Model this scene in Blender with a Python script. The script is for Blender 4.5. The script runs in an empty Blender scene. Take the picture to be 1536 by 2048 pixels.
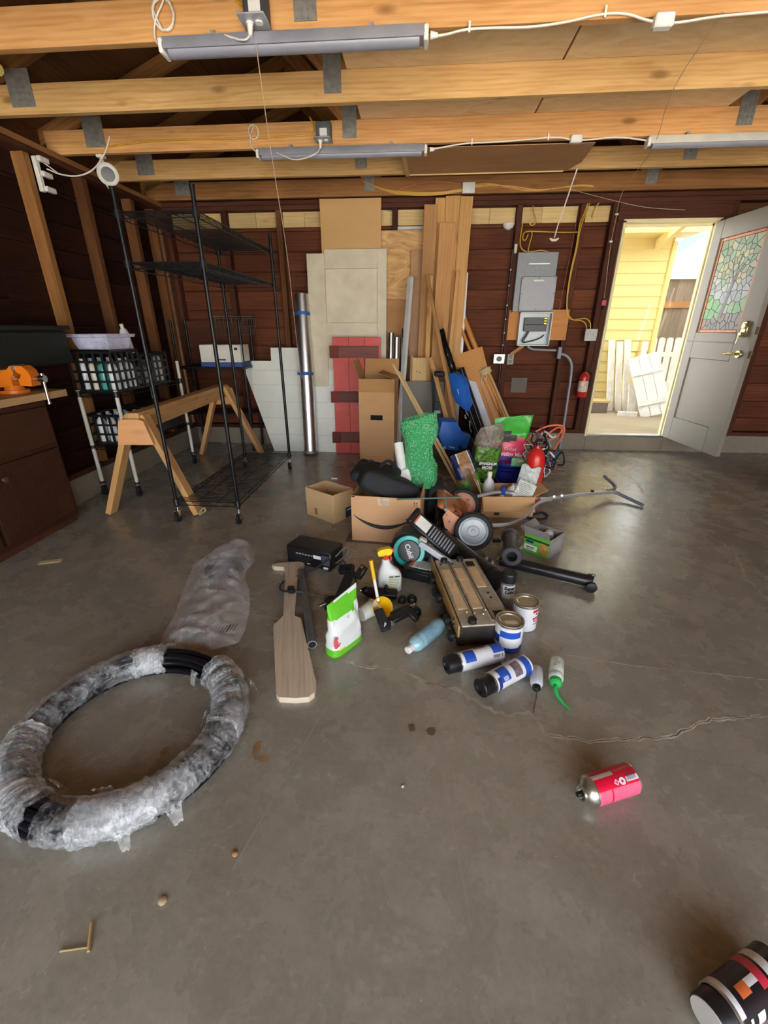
import bpy, bmesh, math, random
from mathutils import Vector, Matrix, Euler, noise as mnoise
random.seed(7)
sc = bpy.context.scene
COL = sc.collection
R = math.radians
PI = math.pi

# ------------------------------------------------------------------ camera
cam_d = bpy.data.cameras.new('camera'); cam = bpy.data.objects.new('camera', cam_d); COL.objects.link(cam)
cam_d.sensor_fit = 'VERTICAL'; cam_d.sensor_height = 36.0; cam_d.lens = 858.0 / 2048.0 * 36.0
cam_d.clip_start = 0.03; cam_d.clip_end = 300
cam.location = (0, 0, 1.28)
cam.rotation_euler = (R(90 - 23.14), 0, R(4.57))
sc.camera = cam

# ------------------------------------------------------------------ sky, portals, exposure
sc.view_settings.view_transform = 'Standard'; sc.view_settings.look = 'None'
sc.view_settings.gamma = 1.0; sc.view_settings.use_curve_mapping = False
sc.view_settings.exposure = 2.95
world = bpy.data.worlds.new('sky'); sc.world = world; world.use_nodes = True
wn = world.node_tree.nodes; wl = world.node_tree.links
for n in list(wn): wn.remove(n)
w_out = wn.new('ShaderNodeOutputWorld'); w_bg = wn.new('ShaderNodeBackground')
w_tc = wn.new('ShaderNodeTexCoord'); w_sep = wn.new('ShaderNodeSeparateXYZ'); w_rmp = wn.new('ShaderNodeValToRGB')
wl.new(w_tc.outputs['Generated'], w_sep.inputs[0]); wl.new(w_sep.outputs['Z'], w_rmp.inputs[0])
w_rmp.color_ramp.elements[0].position = 0.0; w_rmp.color_ramp.elements[0].color = (1.0, 1.0, 1.0, 1)
w_rmp.color_ramp.elements[1].position = 0.8; w_rmp.color_ramp.elements[1].color = (0.62, 0.78, 1.0, 1)
wl.new(w_rmp.outputs[0], w_bg.inputs['Color']); w_bg.inputs['Strength'].default_value = 1.0
wl.new(w_bg.outputs[0], w_out.inputs[0])
sun_d = bpy.data.lights.new('sun', 'SUN'); sun = bpy.data.objects.new('sun', sun_d); COL.objects.link(sun)
sun_d.energy = 9.0; sun_d.angle = R(2.0); sun_d.color = (1.0, 0.95, 0.86)
sun.rotation_euler = (R(29), R(8), 0)      # high sun onto the drive in front; the yard behind lies in the garage's shade

def portal(name, loc, rot, sx, sy):
    d = bpy.data.lights.new(name, 'AREA'); d.shape = 'RECTANGLE'; d.size = sx; d.size_y = sy
    d.cycles.is_portal = True
    o = bpy.data.objects.new(name, d); COL.objects.link(o); o.location = loc; o.rotation_euler = rot
portal('portal_garage', (1.0, -2.6, 1.18), (R(90), 0, 0), 6.0, 2.34)
portal('portal_door', (2.32, 5.14, 1.18), (R(-90), 0, 0), 0.84, 2.0)
sc.cycles.max_bounces = 7; sc.cycles.diffuse_bounces = 5; sc.cycles.glossy_bounces = 3; sc.cycles.transparent_max_bounces = 12
sc.cycles.use_adaptive_sampling = True; sc.cycles.adaptive_threshold = 0.07
sc.cycles.sample_clamp_indirect = 6.0
sc.cycles.use_denoising = True

# ------------------------------------------------------------------ materials
MATS = {}
def _new(name):
    m = bpy.data.materials.new(name); m.use_nodes = True
    nt = m.node_tree; b = nt.nodes['Principled BSDF']
    return m, nt.nodes, nt.links, b
def hexc(h):
    h = h.lstrip('#'); v = [int(h[i:i+2], 16) / 255 for i in (0, 2, 4)]
    return tuple((c / 12.92 if c <= 0.04045 else ((c + 0.055) / 1.055) ** 2.4) for c in v)
def coords(N, L, scale=(1, 1, 1), rnd=True):
    tc = N.new('ShaderNodeTexCoord'); mp = N.new('ShaderNodeMapping'); mp.inputs['Scale'].default_value = scale
    if rnd:
        oi = N.new('ShaderNodeObjectInfo'); mu = N.new('ShaderNodeMath'); mu.operation = 'MULTIPLY'; mu.inputs[1].default_value = 37.0
        ad = N.new('ShaderNodeVectorMath'); ad.operation = 'ADD'
        L.new(oi.outputs['Random'], mu.inputs[0]); L.new(tc.outputs['Object'], ad.inputs[0]); L.new(mu.outputs[0], ad.inputs[1])
        L.new(ad.outputs[0], mp.inputs['Vector'])
    else:
        L.new(tc.outputs['Object'], mp.inputs['Vector'])
    return mp
def noise(N, L, vec, scale, detail=4, rough=0.55, dist=0):
    n = N.new('ShaderNodeTexNoise'); n.inputs['Scale'].default_value = scale; n.inputs['Detail'].default_value = detail
    n.inputs['Roughness'].default_value = rough; n.inputs['Distortion'].default_value = dist
    L.new(vec.outputs[0], n.inputs['Vector']); return n
def ramp(N, L, fac, stops):
    r = N.new('ShaderNodeValToRGB'); e = r.color_ramp.elements
    while len(e) < len(stops): e.new(0.5)
    for i, (p, c) in enumerate(stops):
        e[i].position = p; e[i].color = (*c[:3], 1)
    L.new(fac, r.inputs[0]); return r
def mix(N, L, a, b, fac, mode='MIX'):
    m = N.new('ShaderNodeMix'); m.data_type = 'RGBA'; m.blend_type = mode
    for sock, v in ((m.inputs[6], a), (m.inputs[7], b)):
        if hasattr(v, 'links') or hasattr(v, 'is_linked'): L.new(v, sock)
        else: sock.default_value = (*v[:3], 1)
    if hasattr(fac, 'is_linked'): L.new(fac, m.inputs[0])
    else: m.inputs[0].default_value = fac
    return m
def bump(N, L, b, height, strength, dist=0.01):
    bp = N.new('ShaderNodeBump'); bp.inputs['Strength'].default_value = strength; bp.inputs['Distance'].default_value = dist
    L.new(height, bp.inputs['Height']); L.new(bp.outputs[0], b.inputs['Normal'])
def sc3(c, k): return tuple(min(1.0, x * k) for x in c[:3])

def P(name, col, rough=0.5, metal=0.0, var=0.12, vs=9.0, bs=0.0, bsc=60.0, coat=0.0, spec=0.5, stretch=(1, 1, 1)):
    """plain painted, plastic or metal surface: base colour with a little mottling and fine relief"""
    if name in MATS: return MATS[name]
    m, N, L, b = _new(name)
    if isinstance(col, str): col = hexc(col)
    mp = coords(N, L, stretch)
    n = noise(N, L, mp, vs)
    r = ramp(N, L, n.outputs['Fac'], [(0.3, sc3(col, 1 - var)), (0.7, sc3(col, 1 + var * 0.6))])
    L.new(r.outputs[0], b.inputs['Base Color'])
    b.inputs['Roughness'].default_value = rough; b.inputs['Metallic'].default_value = metal
    b.inputs['Specular IOR Level'].default_value = spec
    if coat: b.inputs['Coat Weight'].default_value = coat; b.inputs['Coat Roughness'].default_value = 0.1
    if bs:
        n2 = noise(N, L, mp, bsc, 3); bump(N, L, b, n2.outputs['Fac'], bs, 0.004)
    MATS[name] = m; return m

def WOOD(name, c1, c2, rough=0.6, grain=1.0, knots=0.5, spec=0.35, blotch=0.25, tint=0.3):
    """timber, grain along local X, each piece offset by its own random number"""
    if name in MATS: return MATS[name]
    m, N, L, b = _new(name)
    if isinstance(c1, str): c1 = hexc(c1)
    if isinstance(c2, str): c2 = hexc(c2)
    mp = coords(N, L, (0.9, 9, 9))
    n1 = noise(N, L, mp, 2.2 * grain, 3, 0.5, 1.1)
    wv = N.new('ShaderNodeTexWave'); wv.wave_type = 'BANDS'; wv.bands_direction = 'Y'; wv.inputs['Scale'].default_value = 1.1 * grain
    wv.inputs['Distortion'].default_value = 9.0; wv.inputs['Detail'].default_value = 2; wv.inputs['Detail Scale'].default_value = 0.6
    L.new(mp.outputs[0], wv.inputs['Vector'])
    g = mix(N, L, n1.outputs['Fac'], wv.outputs['Fac'], 0.16)
    mp2 = coords(N, L, (3, 90, 90)); n2 = noise(N, L, mp2, 1.5, 3, 0.6)
    g2 = mix(N, L, g.outputs[2], n2.outputs['Fac'], 0.3)
    r = ramp(N, L, g2.outputs[2], [(0.26, c2), (0.50, tuple((a + 2*d) / 3 for a, d in zip(c2, c1))), (0.68, c1)])
    mp3 = coords(N, L, (1, 1, 1)); n3 = noise(N, L, mp3, 1.3, 2)
    bl = ramp(N, L, n3.outputs['Fac'], [(0.35, (1 - blotch,) * 3), (0.65, (1.0,) * 3)])
    mul = mix(N, L, r.outputs[0], bl.outputs[0], 1.0, 'MULTIPLY')
    oi = N.new('ShaderNodeObjectInfo')
    tr = ramp(N, L, oi.outputs['Random'], [(0.0, (1 - tint, 1 - tint * 1.05, 1 - tint * 1.1)), (1.0, (1.0, 1.0, 1.0))])
    mul2 = mix(N, L, mul.outputs[2], tr.outputs[0], 1.0, 'MULTIPLY')
    last = mul2
    if knots:
        mpk = coords(N, L, (2.6, 7.0, 7.0)); vo = N.new('ShaderNodeTexVoronoi'); vo.inputs['Scale'].default_value = 1.0
        L.new(mpk.outputs[0], vo.inputs['Vector'])
        kr = ramp(N, L, vo.outputs['Distance'], [(0.07, (1, 1, 1)), (0.17, (0, 0, 0))])
        kf = N.new('ShaderNodeMath'); kf.operation = 'MULTIPLY'; kf.inputs[1].default_value = knots; L.new(kr.outputs[0], kf.inputs[0])
        last = mix(N, L, mul2.outputs[2], sc3(c2, 0.35), kf.outputs[0])
    L.new(last.outputs[2], b.inputs['Base Color'])
    b.inputs['Roughness'].default_value = rough; b.inputs['Specular IOR Level'].default_value = spec
    bump(N, L, b, g2.outputs[2], 0.35, 0.003)
    MATS[name] = m; return m

def SHEET(name, c1, c2, scale=6, rough=0.65, swirl=1.5, fine=120, fineamt=0.35):
    """plywood, hardboard or cardboard face"""
    if name in MATS: return MATS[name]
    m, N, L, b = _new(name)
    if isinstance(c1, str): c1 = hexc(c1)
    if isinstance(c2, str): c2 = hexc(c2)
    mp = coords(N, L, (1, 3, 3)); n = noise(N, L, mp, scale * 0.35, 3, 0.5, swirl)
    mpf = coords(N, L, (1, 1, 1)); nf = noise(N, L, mpf, fine, 2, 0.7)
    g = mix(N, L, n.outputs['Fac'], nf.outputs['Fac'], fineamt)
    r = ramp(N, L, g.outputs[2], [(0.3, c2), (0.68, c1)])
    L.new(r.outputs[0], b.inputs['Base Color']); b.inputs['Roughness'].default_value = rough
    b.inputs['Specular IOR Level'].default_value = 0.25
    bump(N, L, b, nf.outputs['Fac'], 0.12, 0.002)
    MATS[name] = m; return m

def FILM(name, col=(0.9, 0.93, 0.95), alpha=0.3, rough=0.12, bs=0.6, bsc=30, lo=None, stretch=(1, 1, 1)):
    """thin clear plastic: partly see-through, glossy, crinkled"""
    if name in MATS: return MATS[name]
    m, N, L, b = _new(name)
    mp = coords(N, L, stretch); n = noise(N, L, mp, bsc, 4, 0.6, 1.0)
    b.inputs['Base Color'].default_value = (*col, 1); b.inputs['Roughness'].default_value = rough
    b.inputs['Specular IOR Level'].default_value = 0.9
    r = ramp(N, L, n.outputs['Fac'], [(0.35, ((lo if lo is not None else alpha * 0.5),) * 3), (0.75, (min(1, alpha * 1.6),) * 3)])
    L.new(r.outputs[0], b.inputs['Alpha'])
    bump(N, L, b, n.outputs['Fac'], bs, 0.01)
    MATS[name] = m; return m

# ------------------------------------------------------------------ mesh builder
class B:
    """collects shapes in one mesh; T is applied to everything added"""
    def __init__(s, T=None):
        s.v = []; s.f = []; s.mi = []; s.sm = []; s.T = T or Matrix()
    def add(s, vs, fs, mi=0, sm=False, T=None):
        o = len(s.v); X = s.T @ T if T is not None else s.T
        s.v += [X @ Vector(p) for p in vs]
        for f in fs:
            s.f.append([i + o for i in f]); s.mi.append(mi); s.sm.append(sm)
        return s
    def box(s, c, d, bev=0.0, mi=0, T=None):
        x, y, z = c; hx, hy, hz = d[0] / 2, d[1] / 2, d[2] / 2
        if bev <= 0:
            vs = [(x + a * hx, y + b * hy, z + e * hz) for a in (-1, 1) for b in (-1, 1) for e in (-1, 1)]
            fs = [(0, 1, 3, 2), (4, 6, 7, 5), (0, 4, 5, 1), (2, 3, 7, 6), (0, 2, 6, 4), (1, 5, 7, 3)]
            return s.add(vs, fs, mi, False, T)
        b = min(bev, hx * .9, hy * .9, hz * .9); vs = []; idx = {}
        for a in (-1, 1):
            for e in (-1, 1):
                for g in (-1, 1):
                    for ax in range(3):
                        p = [a * (hx - b), e * (hy - b), g * (hz - b)]
                        p[ax] = (a * hx, e * hy, g * hz)[ax]
                        idx[(a, e, g, ax)] = len(vs); vs.append((x + p[0], y + p[1], z + p[2]))
        fs = []
        for q in (-1, 1):
            fs.append([idx[(q, *t, 0)] for t in ((-1, -1), (1, -1), (1, 1), (-1, 1))])
            fs.append([idx[(t[0], q, t[1], 1)] for t in ((-1, -1), (1, -1), (1, 1), (-1, 1))])
            fs.append([idx[(*t, q, 2)] for t in ((-1, -1), (1, -1), (1, 1), (-1, 1))])
        for p in (-1, 1):
            for q in (-1, 1):
                fs.append([idx[(p, q, -1, 0)], idx[(p, q, 1, 0)], idx[(p, q, 1, 1)], idx[(p, q, -1, 1)]])
                fs.append([idx[(p, -1, q, 0)], idx[(p, 1, q, 0)], idx[(p, 1, q, 2)], idx[(p, -1, q, 2)]])
                fs.append([idx[(-1, p, q, 1)], idx[(1, p, q, 1)], idx[(1, p, q, 2)], idx[(-1, p, q, 2)]])
                for g in (-1, 1): fs.append([idx[(p, q, g, 0)], idx[(p, q, g, 1)], idx[(p, q, g, 2)]])
        return s.add(vs, fs, mi, False, T)
    def cyl(s, p0, p1, r0, r1=None, n=16, caps=True, mi=0, T=None):
        r1 = r0 if r1 is None else r1
        p0 = Vector(p0); p1 = Vector(p1); Z = (p1 - p0).normalized()
        X = Z.orthogonal().normalized(); Y = Z.cross(X)
        vs = []
        for p, r in ((p0, r0), (p1, r1)):
            vs += [p + X * (r * math.cos(2*PI*i/n)) + Y * (r * math.sin(2*PI*i/n)) for i in range(n)]
        fs = [(i, (i+1) % n, n + (i+1) % n, n + i) for i in range(n)]
        s.add(vs, fs, mi, True, T)
        if caps:
            if r0 > 0: s.add(vs[:n], [list(range(n))[::-1]], mi, False, T)
            if r1 > 0: s.add(vs[n:], [list(range(n))], mi, False, T)
        return s
    def tube(s, pts, r, n=8, closed=False, mi=0, T=None, caps=True):
        pts = [Vector(p) for p in pts]; m = len(pts); vs = []; rr = (list(r) + [r[-1]] * m)[:m] if isinstance(r, (list, tuple)) else [r] * m
        prev = None
        for i in range(m):
            a = pts[(i - 1) % m] if (closed or i > 0) else pts[i]; c = pts[(i + 1) % m] if (closed or i < m - 1) else pts[i]
            t = (c - a)
            t = t.normalized() if t.length > 1e-9 else Vector((0, 0, 1))
            if prev is None: X = t.orthogonal().normalized()
            else:
                X = prev - t * prev.dot(t)
                X = X.normalized() if X.length > 1e-6 else t.orthogonal().normalized()
            prev = X; Y = t.cross(X)
            vs += [pts[i] + X * (rr[i] * math.cos(2*PI*k/n)) + Y * (rr[i] * math.sin(2*PI*k/n)) for k in range(n)]
        fs = []
        for i in range(m if closed else m - 1):
            a = i * n; b = ((i + 1) % m) * n
            fs += [(a + k, a + (k+1) % n, b + (k+1) % n, b + k) for k in range(n)]
        s.add(vs, fs, mi, True, T)
        if caps and not closed:
            s.add(vs[:n], [list(range(n))[::-1]], mi, False, T); s.add(vs[-n:], [list(range(n))], mi, False, T)
        return s
    def lathe(s, prof, n=24, mi=0, T=None, mif=None, a0=0.0):
        """profile of (r, z) turned about Z; mif(angle, z, k) may give the material index"""
        vs = [(r * math.cos(a0 + 2*PI*i/n), r * math.sin(a0 + 2*PI*i/n), z) for r, z in prof for i in range(n)]
        for k in range(len(prof) - 1):
            for i in range(n):
                f = (k*n + i, k*n + (i+1) % n, (k+1)*n + (i+1) % n, (k+1)*n + i)
                zz = (prof[k][1] + prof[k+1][1]) / 2
                q = mi if mif is None else mif((a0 + 2*PI*(i + .5)/n) % (2*PI), zz, k)
                o = len(s.v)
                s.f.append([x + o for x in f]); s.mi.append(q); s.sm.append(True)
        X = s.T @ T if T is not None else s.T
        # all faces above were indexed from the same base, so shift them once the vertices are in
        s.v += [X @ Vector(p) for p in vs]
        return s
    def prism(s, poly, t, T=None, mi=0, mi_side=None):
        """2-D outline in local XY, thickness t along +Z"""
        n = len(poly); vs = [(x, y, 0) for x, y in poly] + [(x, y, t) for x, y in poly]
        s.add(vs, [list(range(n))[::-1], list(range(n, 2*n))], mi, False, T)
        s.add(vs, [(i, (i+1) % n, n + (i+1) % n, n + i) for i in range(n)], mi if mi_side is None else mi_side, False, T)
        return s
    def grid(s, fn, nu, nv, mi=0, sm=True, T=None, closed_u=False):
        vs = [fn(i / (nu if closed_u else nu - 1), j / (nv - 1)) for j in range(nv) for i in range(nu)]
        fs = []
        for j in range(nv - 1):
            for i in range(nu if closed_u else nu - 1):
                i2 = (i + 1) % nu
                fs.append((j*nu + i, j*nu + i2, (j+1)*nu + i2, (j+1)*nu + i))
        return s.add(vs, fs, mi, sm, T)
    def mesh(s, name, mats, ang=38, recalc=True):
        me = bpy.data.meshes.new(name); me.from_pydata([tuple(p) for p in s.v], [], s.f)
        if not isinstance(mats, (list, tuple)): mats = [mats]
        for m in mats: me.materials.append(m)
        me.polygons.foreach_set('material_index', s.mi); me.polygons.foreach_set('use_smooth', s.sm)
        if recalc:
            bm = bmesh.new(); bm.from_mesh(me); bmesh.ops.remove_doubles(bm, verts=bm.verts, dist=1e-6)
            bmesh.ops.recalc_face_normals(bm, faces=bm.faces); bm.to_mesh(me); bm.free()
        me.set_sharp_from_angle(angle=R(ang)); me.update()
        return me
    def build(s, name, mats, parent=None, w=False, ang=38, recalc=True):
        return link(name, s.mesh(name, mats, ang, recalc), parent, w)

def link(name, me, parent=None, w=False, mat=None):
    o = bpy.data.objects.new(name, me); COL.objects.link(o)
    if mat is not None: o.matrix_world = mat
    if parent is not None:
        o.parent = parent
        if w: o.matrix_parent_inverse = PM[parent.name].inverted()
    return o
PM = {}
def mloc(loc=(0, 0, 0), rot=(0, 0, 0)):
    return Matrix.Translation(Vector(loc)) @ Euler(rot, 'XYZ').to_matrix().to_4x4()
def tag(o, label=None, cat=None, group=None, kind=None):
    if label: o['label'] = label
    if cat: o['category'] = cat
    if group: o['group'] = group
    if kind: o['kind'] = kind
    return o
def thing(name, label, cat, loc=(0, 0, 0), rz=0.0, group=None, kind=None, rot=None, parent=None):
    o = bpy.data.objects.new(name, None); COL.objects.link(o); o.empty_display_size = 0.05
    o.location = loc; o.rotation_euler = rot if rot is not None else (0, 0, rz)
    PM[o.name] = mloc(loc, o.rotation_euler)
    return tag(o, label, cat, group, kind)
def sub(name, parent):
    """an Empty part under a thing, in world coordinates"""
    o = bpy.data.objects.new(name, None); COL.objects.link(o); o.empty_display_size = 0.03
    o.parent = parent; o.matrix_parent_inverse = PM[parent.name].inverted(); PM[o.name] = Matrix()
    return o
def frame(p0, p1, side=(0, -1, 0)):
    """matrix whose X runs from p0 to p1, Y across, Z near 'side'"""
    p0 = Vector(p0); p1 = Vector(p1); X = (p1 - p0).normalized(); S = Vector(side)
    Z = (S - X * S.dot(X)); Z = Z.normalized() if Z.length > 1e-6 else X.orthogonal().normalized()
    Y = Z.cross(X)
    m = Matrix((X, Y, Z)).transposed().to_4x4(); m.translation = (p0 + p1) / 2
    return m
BOARD_CACHE = {}
def board(name, p0, p1, w, t, mt, parent=None, side=(0, -1, 0), bev=0.002):
    """a piece of timber from p0 to p1: w across, t thick along 'side'; grain along its length"""
    Lh = (Vector(p1) - Vector(p0)).length; key = (round(Lh, 4), round(w, 4), round(t, 4), mt.name, bev)
    me = BOARD_CACHE.get(key)
    if me is None:
        me = B().box((0, 0, 0), (Lh, w, t), bev).mesh(name, mt); BOARD_CACHE[key] = me
    o = bpy.data.objects.new(name, me); COL.objects.link(o); o.matrix_world = frame(p0, p1, side)
    if parent is not None:
        o.parent = parent; o.matrix_parent_inverse = PM[parent.name].inverted()
    return o
def copy_tree(root, loc=None, rot=None, label=None, group=None):
    r = root.copy(); COL.objects.link(r)
    if loc is not None: r.location = loc
    if rot is not None: r.rotation_euler = rot
    if label: r['label'] = label
    if group: r['group'] = group
    PM[r.name] = mloc(r.location, r.rotation_euler)
    for ch in list(root.children):
        c = ch.copy(); COL.objects.link(c); c.parent = r
        for g in list(ch.children):
            d = g.copy(); COL.objects.link(d); d.parent = c
    return r
TXT = {}
def text_mesh(body, size, mt, align='CENTER', bold=0.0, shear=0.0, sx=1.0):
    cu = bpy.data.curves.new('lettering', 'FONT'); cu.body = body; cu.size = size; cu.align_x = align; cu.align_y = 'CENTER'
    cu.offset = bold; cu.shear = shear; cu.resolution_u = 3
    o = bpy.data.objects.new('lettering', cu); COL.objects.link(o)
    dg = bpy.context.evaluated_depsgraph_get(); me = bpy.data.meshes.new_from_object(o.evaluated_get(dg))
    bpy.data.objects.remove(o); bpy.data.curves.remove(cu)
    me.materials.clear(); me.materials.append(mt)
    if sx != 1.0:
        for v in me.vertices: v.co.x *= sx
    return me
def lettering(body, size, mt, parent, T, w=False, align='CENTER', bold=0.0, shear=0.0, sx=1.0, wrap=None):
    """flat print; T puts its XY plane on the surface; wrap=(radius) bends it round a cylinder whose axis is local Y, centre at z=-radius"""
    me = text_mesh(body, size, mt, align, bold, shear, sx)
    if wrap:
        for v in me.vertices:
            a = v.co.x / wrap; v.co = (wrap * math.sin(a), v.co.y, wrap * math.cos(a) - wrap)
    o = bpy.data.objects.new('lettering', me); COL.objects.link(o); o.matrix_world = T
    o.parent = parent
    if w: o.matrix_parent_inverse = PM[parent.name].inverted()
    return o
def arc(c, r, a0, a1, n, ax='XY'):
    out = []
    for i in range(n + 1):
        a = a0 + (a1 - a0) * i / n; u, v = r * math.cos(a), r * math.sin(a)
        out.append(Vector(c) + (Vector((u, v, 0)) if ax == 'XY' else Vector((u, 0, v)) if ax == 'XZ' else Vector((0, u, v))))
    return out
def smooth(pts, it=2):
    pts = [Vector(p) for p in pts]
    for _ in range(it):
        q = [pts[0]]
        for a, b in zip(pts, pts[1:]): q += [a * .75 + b * .25, a * .25 + b * .75]
        pts = q + [pts[-1]]
    return pts
# ================================================================== the setting
BROWN = WOOD('old_siding', '#80492f', '#5a311d', 0.75, 1.0, 0.35, 0.2, 0.35, 0.3)
STUD = WOOD('old_stud', '#8a5c38', '#5c3820', 0.75, 1.0, 0.3, 0.2, 0.3, 0.35)
DARKST = WOOD('dark_stud', '#63392a', '#40241a', 0.75, 1.0, 0.3, 0.2, 0.3, 0.3)
LITST = WOOD('lit_stud', '#b8824c', '#8a5c30', 0.7, 1.0, 0.4, 0.25, 0.25, 0.2)  # paler copy of the stud colour, standing in for light on one stud
FIR2 = WOOD('fir_joist_orange', '#e0ac72', '#bc8246', 0.6, 1.5, 0.75, 0.3, 0.16, 0.14)
FIR = WOOD('fir_joist', '#e2ba80', '#bf8c4c', 0.6, 1.5, 0.75, 0.3, 0.16, 0.14)
RAFT = WOOD('rafter', '#b07c4c', '#845830', 0.7, 1.0, 0.4, 0.25, 0.3, 0.3)
NEWB = WOOD('new_pine', '#e8cc94', '#cfaa68', 0.6, 1.0, 0.7, 0.3, 0.15, 0.2)
ROOFB = WOOD('roof_board', '#7a5234', '#563720', 0.8, 1.0, 0.3, 0.2, 0.3, 0.3)
PLY = SHEET('plywood', '#f2dab2', '#e0bd8c', 7, 0.6, 3.0, 160, 0.2)
GALV = P('galvanised', '#8c8a88', 0.5, 0.35, 0.25, 40)

def concrete(name, c1, c2, c3, rough, wear=True):
    m, N, L, b = _new(name)
    mp = coords(N, L, (1, 1, 1), False)
    n1 = noise(N, L, mp, 0.9, 5, 0.6, 0.6); n2 = noise(N, L, mp, 5.0, 6, 0.65, 0.3); n3 = noise(N, L, mp, 55, 4, 0.7); n4 = noise(N, L, mp, 2.3, 7, 0.7, 1.5)
    g = mix(N, L, n1.outputs['Fac'], n2.outputs['Fac'], 0.45); g = mix(N, L, g.outputs[2], n3.outputs['Fac'], 0.28)
    r = ramp(N, L, g.outputs[2], [(0.30, hexc(c3)), (0.48, hexc(c2)), (0.66, hexc(c1))])
    st = ramp(N, L, n4.outputs['Fac'], [(0.22, (0.66, 0.60, 0.52)), (0.52, (1, 1, 1))])
    mu = mix(N, L, r.outputs[0], st.outputs[0], 0.42 if wear else 0.2, 'MULTIPLY')
    # pale scuffs and grit
    mps = coords(N, L, (1, 1, 1), False); vo = N.new('ShaderNodeTexVoronoi'); vo.inputs['Scale'].default_value = 26; L.new(mps.outputs[0], vo.inputs['Vector'])
    sp = ramp(N, L, vo.outputs['Distance'], [(0.045, (1, 1, 1)), (0.075, (0, 0, 0))])
    nm = noise(N, L, mps, 3.0, 2); nr = ramp(N, L, nm.outputs['Fac'], [(0.45, (0, 0, 0)), (0.58, (1, 1, 1))])
    sf = N.new('ShaderNodeMath'); sf.operation = 'MULTIPLY'; L.new(sp.outputs[0], sf.inputs[0]); L.new(nr.outputs[0], sf.inputs[1])
    sf2 = N.new('ShaderNodeMath'); sf2.operation = 'MULTIPLY'; sf2.inputs[1].default_value = 0.8; L.new(sf.outputs[0], sf2.inputs[0])
    mm = mix(N, L, mu.outputs[2], (0.5, 0.46, 0.4), sf2.outputs[0])
    L.new(mm.outputs[2], b.inputs['Base Color'])
    rr = ramp(N, L, n2.outputs['Fac'], [(0.3, (rough - 0.05,) * 3), (0.7, (rough + 0.07,) * 3)])
    L.new(rr.outputs[0], b.inputs['Roughness']); b.inputs['Specular IOR Level'].default_value = 0.5 if rough > 0.5 else 0.85
    bump(N, L, b, g.outputs[2], 0.25, 0.004)
    MATS[name] = m; return m
FLOORM = concrete('floor_concrete', '#a8a496', '#8f8b7e', '#726e63', 0.26)
STEMM = concrete('stem_concrete', '#9a907e', '#857b6a', '#6d6354', 0.8, False)
DRIVEM = concrete('drive_concrete', '#b8b2a6', '#a8a296', '#989286', 0.8, False)

XL, XR, YB, YF = -2.66, 4.15, 4.98, -2.6
ZJ = 2.44                                                   # underside of the trusses
fl_ = B().box(((XL + XR) / 2, (YF + YB) / 2 + 0.04, -0.06), (XR - XL + 0.3, YB - YF + 0.2, 0.12)).build('floor', FLOORM)
tag(fl_, 'stained grey concrete garage floor with cracks', 'floor', kind='structure'); PM[fl_.name] = Matrix()
CRK = P('crack_edge', '#cdc2ae', 0.9, 0, 0.3, 30); CRD = P('crack_dark', '#3a342c', 0.9)
def crack(pts, w=0.004, jit=0.012, seed=1, dark=True):
    rnd = random.Random(seed); P2 = []
    for (x0, y0), (x1, y1) in zip(pts, pts[1:]):
        L_ = math.hypot(x1 - x0, y1 - y0); n = max(2, int(L_ / 0.02))
        for i in range(n):
            t = i / n; P2.append((x0 + (x1 - x0) * t + rnd.uniform(-jit, jit) * .6, y0 + (y1 - y0) * t + rnd.uniform(-jit, jit) * .6))
    P2.append(pts[-1])
    def ribbon(b, wd, z, mi):
        vs = []
        for i, (x, y) in enumerate(P2):
            a = P2[max(0, i-1)]; c = P2[min(len(P2)-1, i+1)]; dx, dy = c[0]-a[0], c[1]-a[1]; l = math.hypot(dx, dy) or 1
            k = wd * (0.5 + rnd.random()) * (0.35 if i in (0, len(P2)-1) else 1)
            vs += [(x - dy/l*k, y + dx/l*k, z), (x + dy/l*k, y - dx/l*k, z)]
        b.add(vs, [(2*i, 2*i+1, 2*i+3, 2*i+2) for i in range(len(P2)-1)], mi)
    b = B(); ribbon(b, w, 0.0006, 0)
    if dark: ribbon(b, w * 0.2, 0.0010, 1)
    o = b.build('crack', [CRK, CRD], fl_, recalc=False)
crack([(-0.30, 1.40), (-0.18, 1.36), (-0.06, 1.37), (0.05, 1.30), (0.17, 1.27), (0.27, 1.20), (0.35, 1.16), (0.43, 1.19), (0.47, 1.10), (0.60, 1.075), (0.75, 1.10), (0.90, 1.12), (1.05, 1.20), (1.35, 1.25), (1.9, 1.30)], 0.0060, 0.012, 3)
crack([(1.95, 4.4), (2.0, 3.9), (1.92, 3.55), (2.02, 3.2), (1.95, 2.9), (2.0, 2.55), (1.85, 2.2), (1.8, 1.95)], 0.0045, 0.02, 5)
crack([(0.55, 1.62), (0.66, 1.50), (0.9, 1.46), (1.4, 1.42), (2.0, 1.40)], 0.0016, 0.006, 9, False)
crack([(-0.95, 1.66), (-0.78, 1.67), (-0.62, 1.64)], 0.0018, 0.004, 10, False)
crack([(-0.70, 1.52), (-0.60, 1.50)], 0.002, 0.008, 11)
JNT = P('joint_pale', '#a09a8c', 0.6)
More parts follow.
